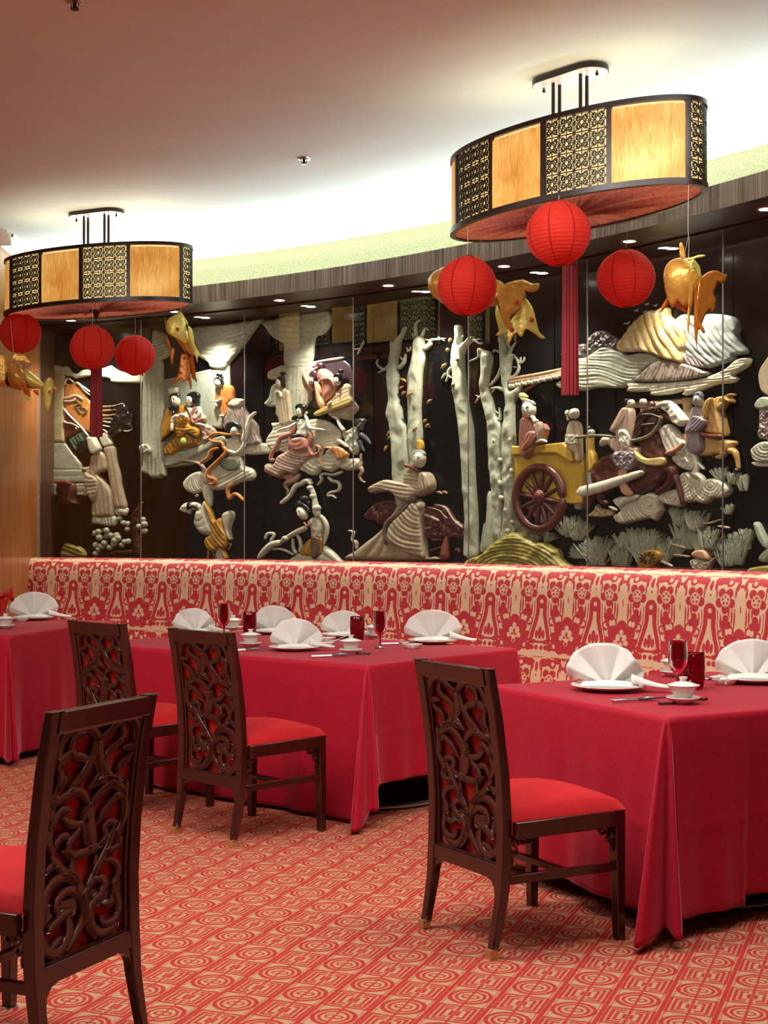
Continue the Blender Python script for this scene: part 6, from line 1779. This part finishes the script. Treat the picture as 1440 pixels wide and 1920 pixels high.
relief('crag', [(870,880),(940,860),(1000,835),(1090,860),(1150,930),(1200,1010),(1270,1060),(1300,1110),(1290,1210),(1150,1200),(1000,1190),(880,1200),(860,1000)], S_BROWN, .045, [('noise',10,.010),('lin',50,16,.005)], rr=8)
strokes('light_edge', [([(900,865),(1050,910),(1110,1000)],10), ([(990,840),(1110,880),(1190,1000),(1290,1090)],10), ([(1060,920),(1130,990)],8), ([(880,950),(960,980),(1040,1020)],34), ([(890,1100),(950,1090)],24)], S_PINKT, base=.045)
strokes('bark', [([(1110,1180),(1090,1250),(1080,1440)],[30,60,120]), ([(930,1220),(1050,1220)],30), ([(1000,1310),(1120,1290)],30), ([(920,1340),(1000,1310)],26), ([(1190,1340),(1220,1320),(1240,1360)],30)], S_RUST, base=.02)
carving('carved_official', 'tall stone man in beige robes with long blown sleeves and a yellow topknot', 'carving', 750, 1000)
relief('robe', [(760,800),(810,780),(850,900),(865,1100),(885,1300),(905,1410),(970,1400),(970,1440),(100,1440),(20,1400),(120,1340),(230,1250),(350,1160),(430,1080),(520,950),(590,830),(680,780)], S_TAN, .075, [('rad',760,760,15,.011,.2)], rr=14)
relief('front_panel', [(700,900),(780,820),(850,900),(870,1100),(890,1300),(905,1410),(820,1400),(700,1350),(580,1290),(500,1230),(520,1090),(600,990)], S_TAN, .03, [('ring',900,780,13,.012,1.0)], base=.065, rr=10)
relief('chest', [(690,480),(760,450),(850,500),(900,490),(950,530),(980,620),(960,700),(880,740),(820,760),(720,740),(660,640),(665,540)], S_TAN, .08, [('lin',15,11,.008,.8)], rr=13, base=.02)
relief('long_sleeve', [(300,660),(380,610),(480,575),(620,600),(740,620),(830,690),(800,760),(740,800),(680,800),(600,770),(540,710),(440,705),(340,725),(300,700)], S_TAN, .055, [('lin',8,12,.009,.5)], rr=10, base=.05)
relief('sleeve_opening', [(315,670),(400,645),(500,665),(530,695),(430,700),(350,715)], stone('shadow_tan','7c6a50',.5), .012, base=.088, rr=4)
relief('raised_sleeve', [(850,520),(890,490),(935,510),(965,560),(985,640),(950,690),(880,720),(850,640)], S_TAN, .05, [('lin',75,11,.008)], base=.06)
strokes('sash', [([(820,770),(700,830),(620,940),(520,1020),(480,1100),(490,1280)],[60,66,60,44,40,30]), ([(740,830),(680,900),(600,980)],[40,40,20])], stone('taupe_stone','6e5c50',.4), base=.075, h=.014, label='dark taupe twisted sash')
relief('collar', [(715,410),(780,420),(860,470),(850,495),(760,455),(720,450)], S_RUST, .03, base=.08, rr=4)
domes('pouch', [(855,850,42,46)], S_CREAM, base=.06)
head(855, 360, 62, 92, 8, hair=[(775,330),(800,270),(850,250),(900,270),(915,310),(860,300),(820,310),(800,370),(780,380)], hair_mat=S_GREY, base=.07, look=.3)
relief('topknot', [(820,155),(865,155),(880,240),(860,255),(822,250)], S_YEL, .035, base=.05, rr=4, sm_=2)
strokes('twig', [([(30,1120),(90,1140),(75,1220),(120,1250),(120,1320)],[12,30,24,36,26])], S_CREAM, base=.02)

# ------------------------------------------------------------------ grove in front of the pavilion
use('K')
carving('carved_bare_tree', 'tall bare stone tree with forked crown, left edge of the grove', 'carving', 200, 1000)
relief('trunk', [(115,140),(180,150),(190,280),(170,380),(230,340),(300,270),(330,300),(250,400),(215,480),(215,600),(225,760),(250,1000),(290,1200),(330,1440),(335,1700),(345,2000),(370,2350),(380,2560),(390,2760),(400,2960),(230,2960),(240,2600),(215,2200),(185,1700),(165,1440),(130,1200),(95,950),(85,700),(75,600),(80,420),(115,300)], S_GREEN, .075, [('noise',30,.007),('lin',86,14,.005)], rr=11)
strokes('branch', [([(90,640),(30,690),(20,760),(-10,830)],[50,36,26,12]), ([(20,740),(60,780)],[20,10]), ([(-10,720),(-60,790)],[30,14]), ([(180,380),(300,330),(420,300)],[60,30,12]), ([(330,300),(410,360),(450,340)],[26,20,10]), ([(210,260),(180,280)],[20,14]), ([(60,540),(70,640)],[20,30])], S_GREEN, base=.02)
domes('knot', [(135,870,22,32),(180,560,16,20)], S_WOODY, base=.065)
carving('carved_bare_tree', 'bare stone tree with a swaying trunk, second in the grove', 'carving', 550, 1000)
relief('trunk', [(430,480),(480,440),(560,500),(540,640),(520,800),(520,900),(560,1030),(600,1180),(640,1290),(690,1400),(680,1560),(690,1700),(680,1840),(690,2000),(700,2200),(690,2440),(700,2700),(660,2960),(520,2960),(560,2600),(530,2440),(560,2200),(530,1900),(520,1640),(510,1440),(495,1250),(440,1080),(420,900),(430,700)], S_GREEN, .065, [('noise',26,.008),('lin',84,14,.005)], rr=11)
strokes('branch', [([(640,1300),(660,1250),(650,1140)],[50,30,14]), ([(640,1220),(600,1180)],[20,10]), ([(440,980),(400,1020),(350,1090)],[30,20,8]), ([(400,1010),(360,990)],[16,8]), ([(480,480),(400,430),(390,520),(270,580)],[40,40,20,12]), ([(520,880),(580,830),(640,740),(680,640)],[30,26,30,40]), ([(580,840),(560,810)],[18,8])], S_GREEN, base=.02)
carving('carved_bare_tree', 'bare stone tree with the fullest forked crown, third in the grove', 'carving', 760, 1000)
relief('trunk', [(670,560),(660,380),(640,300),(700,250),(740,400),(750,520),(790,480),(830,500),(800,560),(780,700),(770,830),(790,940),(870,900),(920,860),(910,940),(850,1050),(830,1150),(835,1440),(850,1640),(860,1900),(865,2200),(850,2500),(860,2700),(790,2960),(660,2960),(700,2600),(720,2300),(700,2000),(690,1700),(700,1440),(720,1200),(740,1080),(720,940),(690,850),(680,700)], S_GREEN, .07, [('noise',26,.008),('lin',88,13,.005)], rr=11)
strokes('branch', [([(720,940),(640,900),(540,910)],[60,40,16]), ([(600,900),(560,960)],[20,10]), ([(760,560),(790,440),(860,330)],[60,30,10]), ([(800,420),(750,430)],[20,10]), ([(690,480),(600,440),(570,470)],[36,24,10]), ([(690,340),(660,200),(650,100)],[40,24,8]), ([(780,780),(850,740),(890,660),(880,580),(840,510)],[30,26,30,26,10]), ([(880,600),(940,580),(960,520)],[30,22,8]), ([(905,590),(915,520)],[20,8]), ([(860,650),(820,640)],[20,8]), ([(780,420),(720,260),(760,200)],[30,20,8]), ([(840,320),(850,250)],[16,6])], S_GREEN, base=.02)
use('L')
for k in range(1): strokes('stump', [([(470,670),(480,900),(470,1100),(450,1300)],[60,90,110,130]), ([(410,1000),(400,1150),(390,1300)],[16,40,60])], S_GREEN, base=.03)
domes('knot', [(590,350,22,26),(600,740,26,28),(650,870,22,30),(710,460,22,30),(585,590,20,34),(670,1080,30,24),(715,990,18,22),(690,140,14,24),(525,150,18,26)], S_CREAM, base=.05)

# ------------------------------------------------------------------ cart, riders, mountains
use('K')
carving('carved_pavilion_roof', 'tiled tan stone eave on a brown curved post, above the man in pink', 'carving', 1100, 800)
relief('eave', [(770,790),(900,750),(1140,710),(1390,660),(1560,640),(1560,740),(1400,780),(1140,800),(960,850),(830,870),(780,870)], S_WOODY if False else stone('tan_eave_stone','b09070',.4), .05, [('lin',-10,12,.006)], rr=6)
teeth = [(800+i*38, 880-i*8) for i in range(20)]
for i, (x, y) in enumerate(teeth): domes('roof_tile', [(x, y + (6 if i % 2 else -2), 24, 30)], S_CREAM, base=.03)
strokes('post', [([(945,1520),(940,1200),(940,960),(1000,900),(1080,850),(1110,820)],[46,46,46,44,40,30])], S_RUST, base=.005)
use('O')
t = carving('carved_cart', 'yellow stone cart with a panelled side and a big oxblood spoked wheel', 'carving', 500, 1200)
relief('box', [(75,830),(200,840),(440,830),(790,790),(830,860),(930,900),(1010,950),(1010,1060),(1015,1445),(1015,1620),(830,1630),(600,1560),(300,1500),(85,1440)], S_YEL, .06, [('noise',40,.0012)], rr=4, sm_=1)
relief('side_rail', [(80,835),(210,845),(440,830),(790,790),(900,930),(925,1050),(880,1065),(800,1010),(700,945),(420,945),(200,965),(85,970)], S_YEL, .03, base=.055, rr=5, sm_=1)
use('L')
wc = (1035, 745); rx, ry = 285, 360
def ellp(rx_, ry_, a, off=(0, 0)): return (wc[0] + off[0] + rx_ * math.cos(math.radians(a)), wc[1] + off[1] + ry_ * math.sin(math.radians(a)) + 0.0)
P_in = [ellp(240, 322, a) for a in range(0, 361, 15)]
strokes('wheel_rim', [([ellp(242, 318, a) for a in range(0, 361, 12)], 84)], S_BROWN, base=.09, h=.02, n=2, label='heavy oxblood wheel rim')
for k in range(12):
    a = 30 * k + 8
    strokes('spoke', [([ellp(50, 60, a), ellp(215, 285, a)], [52, 34])], S_BROWN, base=.085, h=.014)
domes('hub', [(1035, 745, 66, 92, 10)], S_BROWN, h=.03, base=.09)
domes('hub_cap', [(1045, 720, 40, 48, 10)], S_RUST, h=.02, base=.11)
relief('grey_panel', [(840,800),(1230,790),(1200,900),(1120,980),(1000,1010),(900,930)], S_MAUVE, .03, rr=4, label='grey panel seen through the spokes')  # grey stone slab behind the lower spokes
use('O')
carving('carved_man_in_pink', 'smiling stone man in a pink robe and tall yellow hat, seated on the cart', 'carving', 350, 750)
relief('robe', [(225,500),(270,455),(340,460),(430,560),(470,620),(520,540),(570,600),(575,640),(530,760),(490,800),(430,830),(405,920),(340,970),(275,1018),(225,940),(210,840),(215,640)], S_PINK, .07, [('lin',70,16,.007,.7)], rr=12, base=.06)
relief('sleeve', [(380,660),(470,650),(490,720),(450,800),(340,900),(300,900),(330,760)], S_PINK, .03, [('lin',120,11,.008)], base=.12)
strokes('hand', [([(410,450),(440,470),(460,520),(500,500)],[40,50,44]), ([(480,800),(560,770),(620,795)],[30,40,30])], S_WHITE, base=.12)
relief('cuff', [(470,560),(530,520),(565,570),(570,640),(540,720),(500,790),(480,700)], S_PINKT, .03, [('lin',80,9,.006)], base=.11)
head(365, 360, 82, 112, -6, hair=[(275,310),(290,250),(350,225),(410,240),(440,290),(380,275),(320,290),(290,350)], hair_mat=S_GREY, base=.10, look=.4)
relief('hat', [(230,150),(265,130),(320,175),(325,190),(300,195),(340,225),(300,250),(270,240),(240,200)], stone('straw_yellow','cfc27c',.35), .04, base=.09, rr=5)
carving('carved_boy', 'stone youth with a white hair bun riding in the cart, looking right', 'carving', 920, 700)
relief('robe', [(870,520),(930,500),(990,540),(1010,640),(1012,1030),(945,1030),(930,940),(835,860),(825,650)], S_TAN, .045, [('lin',85,14,.005)], rr=8, base=.05)
relief('pale_panel', [(835,690),(1010,690),(1010,820),(830,820)], S_CREAM, .02, [('noise',8,.003)], base=.08, sm_=1, rr=3)
head(935, 410, 60, 76, 12, hair=[(860,400),(880,350),(930,338),(900,380),(900,440),(915,470),(880,480),(860,440)], base=.07, look=.6)
domes('hair_bun', [(832,400,34,44),(835,470,20,34)], S_WHITE, base=.06)
carving('carved_page', 'small stone page in a yellow tunic standing just right of the cart', 'carving', 1090, 1000)
relief('tunic', [(1030,700),(1070,680),(1110,720),(1115,880),(1140,930),(1175,1060),(1150,1140),(1100,1190),(1040,1190),(1030,1000)], S_YEL, .05, [('lin',82,11,.007)], rr=8)
relief('legs', [(1035,1190),(1130,1170),(1130,1380),(1040,1400)], S_CREAM, .035, [('lin',90,12,.004)], rr=6, sm_=1)
head(1112, 655, 38, 42, 0, base=.03, face=S_CREAM, bun=[(1090,598,26,28)])
use('N')
carving('carved_brown_horse', 'rearing oxblood stone horse with a yellow saddle, pulling the cart', 'carving', 450, 600)
relief('body', [(110,650),(160,590),(240,540),(330,530),(450,560),(480,500),(465,420),(470,330),(500,240),(560,190),(640,175),(700,210),(745,260),(740,290),(700,300),(640,330),(680,460),(720,600),(780,620),(770,680),(700,720),(640,780),(560,820),(480,850),(380,850),(300,800),(230,850),(180,860),(120,800)], S_BROWN, .09, [('noise',26,.008)], rr=18)
relief('mane', [(470,350),(500,240),(560,195),(640,180),(690,215),(640,230),(580,260),(540,320),(520,420),(470,440)], stone('dark_oxblood','40201c',.35), .03, [('lin',130,8,.010)], base=.07)
strokes('leg', [([(740,640),(760,700),(720,780),(650,830),(650,850)],[80,70,50,50,40]), ([(770,700),(800,780),(820,850),(835,940)],[60,40,34,30]), ([(140,790),(110,880),(70,960)],[90,60,40]), ([(200,850),(200,900),(260,920)],[70,40,30])], S_BROWN, base=.06)
strokes('rein', [([(20,420),(120,405),(260,405),(400,430),(480,440),(600,400),(670,320),(690,250)],[22,22,22,24,24,22,18]), ([(540,240),(620,240),(700,270)],12), ([(540,320),(640,310)],14)], S_WOODY if False else stone('rope_stone','7a7058',.5), base=.09, h=.012)
relief('saddle', [(490,510),(540,560),(600,580),(715,570),(715,630),(620,635),(540,610),(500,570)], S_YEL if False else stone('pale_yellow_stone','d2b878',.3), .03, base=.09, rr=5)
use('P')
relief('girth', [(365,95),(425,95),(425,200),(470,270),(440,290),(385,260),(370,180)], S_SALMON, .02, base=.09, rr=4)
strokes('shaft', [([(50,265),(240,215),(400,160),(565,105)],[90,80,64,44])], S_WHITE, base=.10, h=.022, label='thick white cart shaft')
use('N')
carving('carved_charioteer', 'stone rider in grey and rose robes on the brown horse, white cuffs', 'carving', 400, 450)
relief('robe', [(390,200),(440,190),(460,240),(460,400),(450,480),(520,500),(490,620),(440,670),(360,650),(330,540),(290,500),(270,430),(330,400),(300,350),(350,270)], S_PINKT, .05, [('lin',95,14,.007)], rr=9, base=.06)
relief('skirt', [(335,530),(490,530),(485,620),(440,670),(380,660),(330,600)], S_MAUVE, .035, [('noise',7,.010)], base=.09)
relief('cloak', [(390,195),(430,200),(400,300),(340,370),(302,370),(305,340),(340,280)], S_PINKT, .03, [('lin',120,12,.006)], base=.09)
relief('cuff', [(370,360),(440,370),(450,480),(400,500),(370,440)], S_WHITE, .03, [('noise',9,.007)], base=.09)
strokes('tail', [([(180,480),(220,440),(300,440)],[20,70,60])], S_CREAM, base=.04)
head(432, 150, 22, 28, 10, base=.06, hair=[(385,125),(410,115),(425,130),(410,160),(390,150)])
carving('carved_second_rider', 'tiny stone face peering above the brown horse, arm raised', 'carving', 510, 150)
head(518, 142, 22, 26, 0, base=.05, hair=[(490,120),(512,112),(520,128),(500,150)])
strokes('arm', [([(470,300),(495,230),(500,190)],[24,16])], S_TAN, base=.04)
domes('flower', [(570,150,12,14),(605,150,14,14)], S_PINKT, base=.03)
carving('carved_tan_canopy', 'flat tan stone canopy bar behind the riders heads', 'carving', 600, 150)
relief('bar', [(335,185),(380,140),(860,110),(860,150),(700,160),(560,180),(480,192)], S_WOODY, .02, rr=3, sm_=1)
relief('far_post', [(785,105),(860,105),(858,300),(800,300)], S_WOODY, .018, rr=3, sm_=1)
carving('carved_white_horse', 'white stone horse head and forelegs above the brown horse', 'carving', 750, 400)
relief('head', [(640,180),(690,130),(740,150),(780,190),(840,260),(850,290),(810,330),(790,320),(750,300),(730,250),(690,210)], S_WHITE, .07, [('noise',11,.005)], rr=8, base=.03)
relief('neck', [(640,350),(700,310),(740,330),(800,400),(860,460),(840,560),(760,540),(720,560),(690,500),(660,420)], S_WHITE, .07, [('lin',60,16,.006)], rr=12, base=.02)
relief('chest', [(730,560),(860,470),(900,500),(930,600),(900,670),(820,660),(760,620)], S_WHITE, .07, [('noise',10,.008)], rr=10)
strokes('leg', [([(880,490),(920,580),(930,660),(900,700)],[50,40,34,40]), ([(930,600),(990,660)],[26,20]), ([(920,690),(980,740),(970,830)],[50,40,24])], S_WHITE, base=.05)
strokes('mane', [([(650,180),(690,160),(740,155)],40)], S_CREAM, base=.08)
strokes('strap', [([(720,540),(800,510),(860,460)],30)], S_SALMON, base=.085)
domes('eye', [(742,200,9,8)], S_BLACK, base=.10)
carving('carved_grey_rider', 'upright stone rider in a lilac-grey robe on the tan horse', 'carving', 930, 350)
relief('robe', [(900,200),(940,170),(980,200),(1000,250),(1040,290),(1000,350),(975,375),(985,510),(920,550),(870,500),(865,420),(850,360),(880,290)], S_MAUVE, .065, [('lin',100,13,.007)], rr=10, base=.03)
relief('sleeve', [(940,250),(1035,280),(1020,330),(960,375),(880,375),(920,320)], S_MAUVE, .03, [('lin',140,9,.008)], base=.08)
relief('saddle_cloth', [(810,400),(850,380),(860,460),(820,470)], S_SALMON, .03, base=.03)
head(955, 135, 34, 48, 0, base=.06, face=S_GREY, hair=[(920,110),(940,70),(975,65),(990,105),(960,95),(935,110)], hair_mat=stone('pewter_stone','70747a',.3))
carving('carved_tan_horse', 'leaping tan stone horse with open mouth at right', 'carving', 1100, 400)
relief('head', [(1080,110),(1120,95),(1150,95),(1185,75),(1205,85),(1180,105),(1200,130),(1190,150),(1160,140),(1130,190),(1100,220),(1080,170)], S_ORANGE if False else stone('tan_horse_stone','c49a58',.3), .06, [('noise',10,.004)], rr=7, base=.02)
relief('neck', [(1020,140),(1060,110),(1090,120),(1110,210),(1130,290),(1145,400),(1040,390),(990,370),(1010,300),(1000,220)], MATS['tan_horse_stone'], .07, [('lin',70,14,.005)], rr=12, base=.01)
relief('body', [(980,380),(1080,420),(1200,440),(1200,480),(1150,540),(1080,550),(980,560),(930,550),(980,500)], MATS['tan_horse_stone'], .065, rr=12)
relief('mane', [(1000,240),(1015,150),(1060,110),(1075,130),(1050,190),(1030,270)], MATS['tan_horse_stone'], .03, [('lin',110,7,.009)], base=.07)
strokes('leg', [([(1170,510),(1210,530),(1230,600),(1235,660)],[60,44,26,24]), ([(1130,520),(1110,560),(1060,565)],[60,40,24])], MATS['tan_horse_stone'], base=.03)
strokes('hoof', [([(1230,650),(1230,690)],[36,44]), ([(1065,555),(1040,575)],[30,20])], S_BLACK, base=.035)
strokes('saddle_strap', [([(980,390),(1060,405),(1145,405)],30)], S_RUST, base=.07)
carving('carved_right_figure', 'pale stone figure with a ragged hat, cut off at the right picture edge', 'carving', 1420, 400)
relief('hat', [(1365,160),(1400,110),(1470,100),(1540,160),(1440,200),(1380,195)], S_GREEN, .06, rr=8)
relief('robe', [(1400,200),(1480,200),(1500,440),(1440,430),(1385,410),(1395,300)], S_MOTTLE, .05, [('noise',7,.008)], rr=8)
relief('skirt', [(1330,520),(1370,470),(1440,440),(1520,460),(1540,600),(1450,610),(1370,600)], S_GREEN, .06, [('ring',1460,470,10,.009)], rr=10)
relief('foot_cloud', [(1325,605),(1400,600),(1500,600),(1500,635),(1370,638)], S_WHITE, .03, rr=4)
use('X')
relief('high_sleeve', [(1428,700),(1438,680),(1460,660),(1470,740),(1440,740),(1430,725)], S_TAN, .05, rr=8)
use('P')
carving('carved_cloud', 'cream stone cloud scrolls beneath the galloping horses', 'carving', 700, 300)
relief('scroll', [(270,330),(330,290),(500,280),(560,260),(650,300),(640,370),(650,400),(600,480),(560,460),(460,480),(350,505),(300,490),(275,440),(330,400)], S_WHITE if False else S_CREAM, .07, [('ring',570,350,9,.010)], rr=9)
relief('scroll', [(600,300),(680,250),(760,240),(800,320),(800,370),(700,360),(640,330)], S_CREAM, .065, [('ring',730,290,9,.010)], rr=8)
relief('scroll', [(790,130),(850,100),(890,130),(960,160),(1050,150),(1130,180),(1175,240),(1130,300),(1040,310),(980,350),(900,330),(840,340),(790,250)], S_CREAM, .07, [('ring',1045,205,9,.010),('ring',820,170,9,.008)], rr=10)
relief('scroll', [(65,440),(110,400),(140,350),(160,380),(250,400),(255,440),(180,452),(100,450)], stone('cream_gold_stone','cbb88c',.3), .045, [('noise',7,.008)], rr=6)
strokes('fallen_arm', [([(340,370),(400,320),(500,290)],[34,50,40]), ([(260,370),(320,400)],20)], S_WHITE, base=.06)

# reeds: bundles of narrow leaves
def reeds(label, tufts, seed=1, mat=None):
    rnd = random.Random(seed); first = tufts[0]
    carving('carved_reeds', label, 'carving', first[0], first[1])
    for (bx, by, n, L, a0, a1) in tufts:
        it = []
        for k in range(int(n * 1.7)):
            a = math.radians(a0 + (a1 - a0) * (k + .5) / (n * 1.7) + rnd.uniform(-3, 3)); l = L * rnd.uniform(.6, .9); x = bx + rnd.uniform(-.2, .2) * L
            s = rnd.uniform(-.06, .06) * l
            it.append(([(x, by), (x + math.cos(a) * l * .55 + s, by - math.sin(a) * l * .55), (x + math.cos(a) * l, by - math.sin(a) * l)], [6, 10, 9, 2]))
        strokes('reed_tuft', it, mat or S_GRASS, base=rnd.uniform(.01, .035), h=.012, n=3)
use('P')
reeds('sage stone reeds left of the wheel-shaped blossom', [(330,830,16,260,70,130),(370,700,14,170,70,140)], 3)
reeds('broad sage stone reed bed under the horses', [(480,760,28,260,60,125),(560,700,20,180,50,120),(640,800,22,240,60,120),(420,640,12,130,70,120),(520,840,16,200,70,120),(300,820,12,200,70,110)], 4)
reeds('sage stone reeds in the middle, above the fallen basket', [(760,520,24,170,55,125),(820,700,26,260,55,125),(900,560,20,200,60,120),(960,760,26,280,55,120),(740,760,18,200,60,120),(1010,700,16,200,60,110)], 5)
reeds('sage stone reeds at lower right beyond the last pane joint', [(1200,820,34,290,60,120),(1280,700,18,190,60,120),(1140,830,16,220,65,115)], 6)
reeds('tuft of sage stone reeds right of the last pane joint, mid height', [(1110,170,14,130,50,150),(1190,200,12,120,40,120),(1270,250,12,150,80,125),(1150,430,16,100,55,130)], 7)
reeds('fan of pale sage stone reeds left of the pane joint near the wheel', [(150,820,26,270,45,140),(120,700,14,120,60,140)], 8)
use('L')
reeds('sage stone reeds around the foot of the big cart wheel', [(830,1130,20,170,50,130),(930,1180,20,170,40,130),(1040,1200,16,150,20,120),(1250,1130,20,170,30,150),(1300,1150,22,280,60,130),(1380,1180,20,240,50,120),(1380,860,14,130,60,120),(1390,1370,20,170,80,170),(760,1060,10,160,70,110)], 9)
use('P')
carving('carved_lotus_wheel', 'small ochre stone wheel lying among the reeds', 'carving', 560, 770)
relief('disc', [(470,800),(490,740),(540,705),(600,697),(645,720),(650,760),(620,810),(560,845),(490,845)], S_OCHRE, .05, base=.02, rr=8)
strokes('slot', [([(560 + 22*math.cos(a), 765 + 18*math.sin(a)), (560 + 66*math.cos(a), 765 + 48*math.sin(a))],[8,18]) for a in [math.radians(36*k) for k in range(10)]], stone('shadow_brown','3a2a18',.5), base=.066, h=.004)
carving('carved_basket', 'salmon and pale stone overturned basket among the reeds', 'carving', 950, 760)
relief('lid', [(885,730),(920,705),(990,705),(1025,770),(990,785),(900,760)], S_SALMON, .05, base=.02)
relief('pot', [(865,800),(900,770),(1000,790),(1040,780),(990,860),(900,860)], S_CREAM, .05, [('noise',6,.007)], base=.01)
strokes('rake', [([(715,655),(830,690)],16), ([(735,740),(860,755)],16), ([(1030,790),(1075,750)],14), ([(950,490),(1000,500),(1100,470)],14), ([(1080,520),(1170,535)],20), ([(640,790),(730,830)],22)], S_TAN, base=.03)
carving('carved_pods', 'pale green stone pods at the lower right picture edge', 'carving', 1400, 620)
relief('pod', [(1350,510),(1380,490),(1420,560),(1460,640),(1460,700),(1400,650)], stone('celadon_stone','aeb8a0',.25), .05, rr=7)
relief('pod', [(1380,770),(1450,690),(1500,720),(1440,800)], S_GREEN, .04)
relief('mound', [(1310,850),(1360,835),(1480,825),(1500,900),(1310,900)], S_OLIVE, .05)
use('L')
carving('carved_haystack', 'ridged golden-olive stone mound at the foot of the grove', 'carving', 800, 1250)
relief('mound', [(240,1440),(300,1370),(420,1330),(500,1260),(600,1180),(680,1140),(740,1098),(830,1110),(880,1150),(960,1180),(1010,1210),(1060,1200),(1150,1250),(1220,1280),(1240,1360),(1280,1400),(1280,1480),(240,1480)], S_OLIVE, .10, [('ring',760,1640,10,.016,.75),('noise',20,.008)], rr=16, base=.05)

use('M')
carving('carved_golden_mountain', 'honey-coloured stone mountain peak, upper right', 'carving', 650, 300)
relief('peak', [(400,360),(410,320),(450,260),(500,190),(560,130),(620,95),(650,85),(670,100),(690,80),(720,62),(750,75),(755,120),(800,160),(850,185),(875,240),(880,320),(870,380),(865,462),(800,450),(740,440),(700,420),(650,400),(560,380),(440,385)], S_GOLDM, .09, [('lin',72,26,.016,1.6),('lin',100,60,.014,1.5)], rr=10, step=1.3)
carving('carved_grey_mountain', 'grey jade stone mountain behind the golden peak, upper right', 'carving', 1080, 300)
relief('peak', [(805,165),(850,115),(900,120),(1000,130),(1020,112),(1110,112),(1210,135),(1255,210),(1240,250),(1260,310),(1310,375),(1290,395),(1220,405),(1215,440),(1110,470),(1035,495),(980,450),(880,400),(880,250)], S_GREY, .06, [('lin',48,17,.012,1.2),('lin',15,40,.006)], rr=9, step=1.3)
carving('carved_foothills', 'rippled pale and mottled stone foothills beneath the peaks', 'carving', 600, 500)
relief('ridge', [(95,445),(160,420),(240,370),(290,345),(400,375),(460,400),(560,385),(650,400),(700,435),(740,450),(640,470),(560,510),(520,580),(450,610),(440,630),(360,635),(240,635),(95,645)], S_GREEN, .05, [('lin',10,11,.010,1.4)], rr=7)
relief('ridge', [(520,585),(570,530),(640,470),(700,435),(800,450),(900,470),(1000,510),(1050,530),(1000,560),(800,590),(640,595)], S_MOTTLE, .06, [('lin',115,9,.012,1.2)], rr=8, base=.01)
relief('ridge', [(860,390),(900,400),(960,380),(1010,440),(1040,495),(960,490),(880,470)], S_MAUVE, .055, [('lin',60,10,.010)], rr=7)
relief('dark_ridge', [(165,300),(220,240),(290,232),(340,260),(395,290),(400,360),(360,375),(290,340),(240,370),(170,400)], stone('smoky_stone','4a4240',.3,vein='6e6660'), .04, [('noise',9,.010)], rr=8)
relief('dark_ridge', [(-30,400),(20,380),(90,330),(155,330),(155,420),(95,440),(20,420)], MATS['smoky_stone'], .03, [('noise',9,.006)])
carving('carved_mist_band', 'long cream stone cloud band sweeping under the mountains', 'carving', 800, 620)
relief('band', [(450,600),(500,598),(640,600),(800,590),(960,575),(1060,545),(1160,500),(1230,440),(1300,420),(1330,435),(1310,480),(1260,515),(1210,545),(1245,570),(1200,600),(1120,605),(1060,620),(960,660),(880,690),(850,680),(870,655),(760,680),(660,690),(625,685),(620,660),(520,665),(450,658),(470,635)], S_CREAM, .055, [('lin',-8,9,.008,.7)], rr=7)
carving('carved_mist_band', 'short cream stone cloud scrap beside the long tassel', 'carving', 0, 600)
relief('band', [(-60,610),(-20,580),(30,600),(95,620),(155,635),(150,650),(60,655),(-20,640)], S_CREAM, .03, [('lin',-8,9,.004)])
carving('carved_birds', 'five tiny pale stone birds above the golden mountain', 'carving', 570, 100)
for x, y, s in ((445,180,24),(510,88,16),(570,98,18),(585,42,16),(645,52,16)):
    strokes('bird', [([(x - s, y + 2), (x - s * .4, y - s * .2), (x, y), (x + s * .7, y - s * .9)], [4, 9, 9, 3]), ([(x - s * .2, y), (x + s * .3, y + 4)], [8, 5])], S_WHITE, base=.005, h=.008)
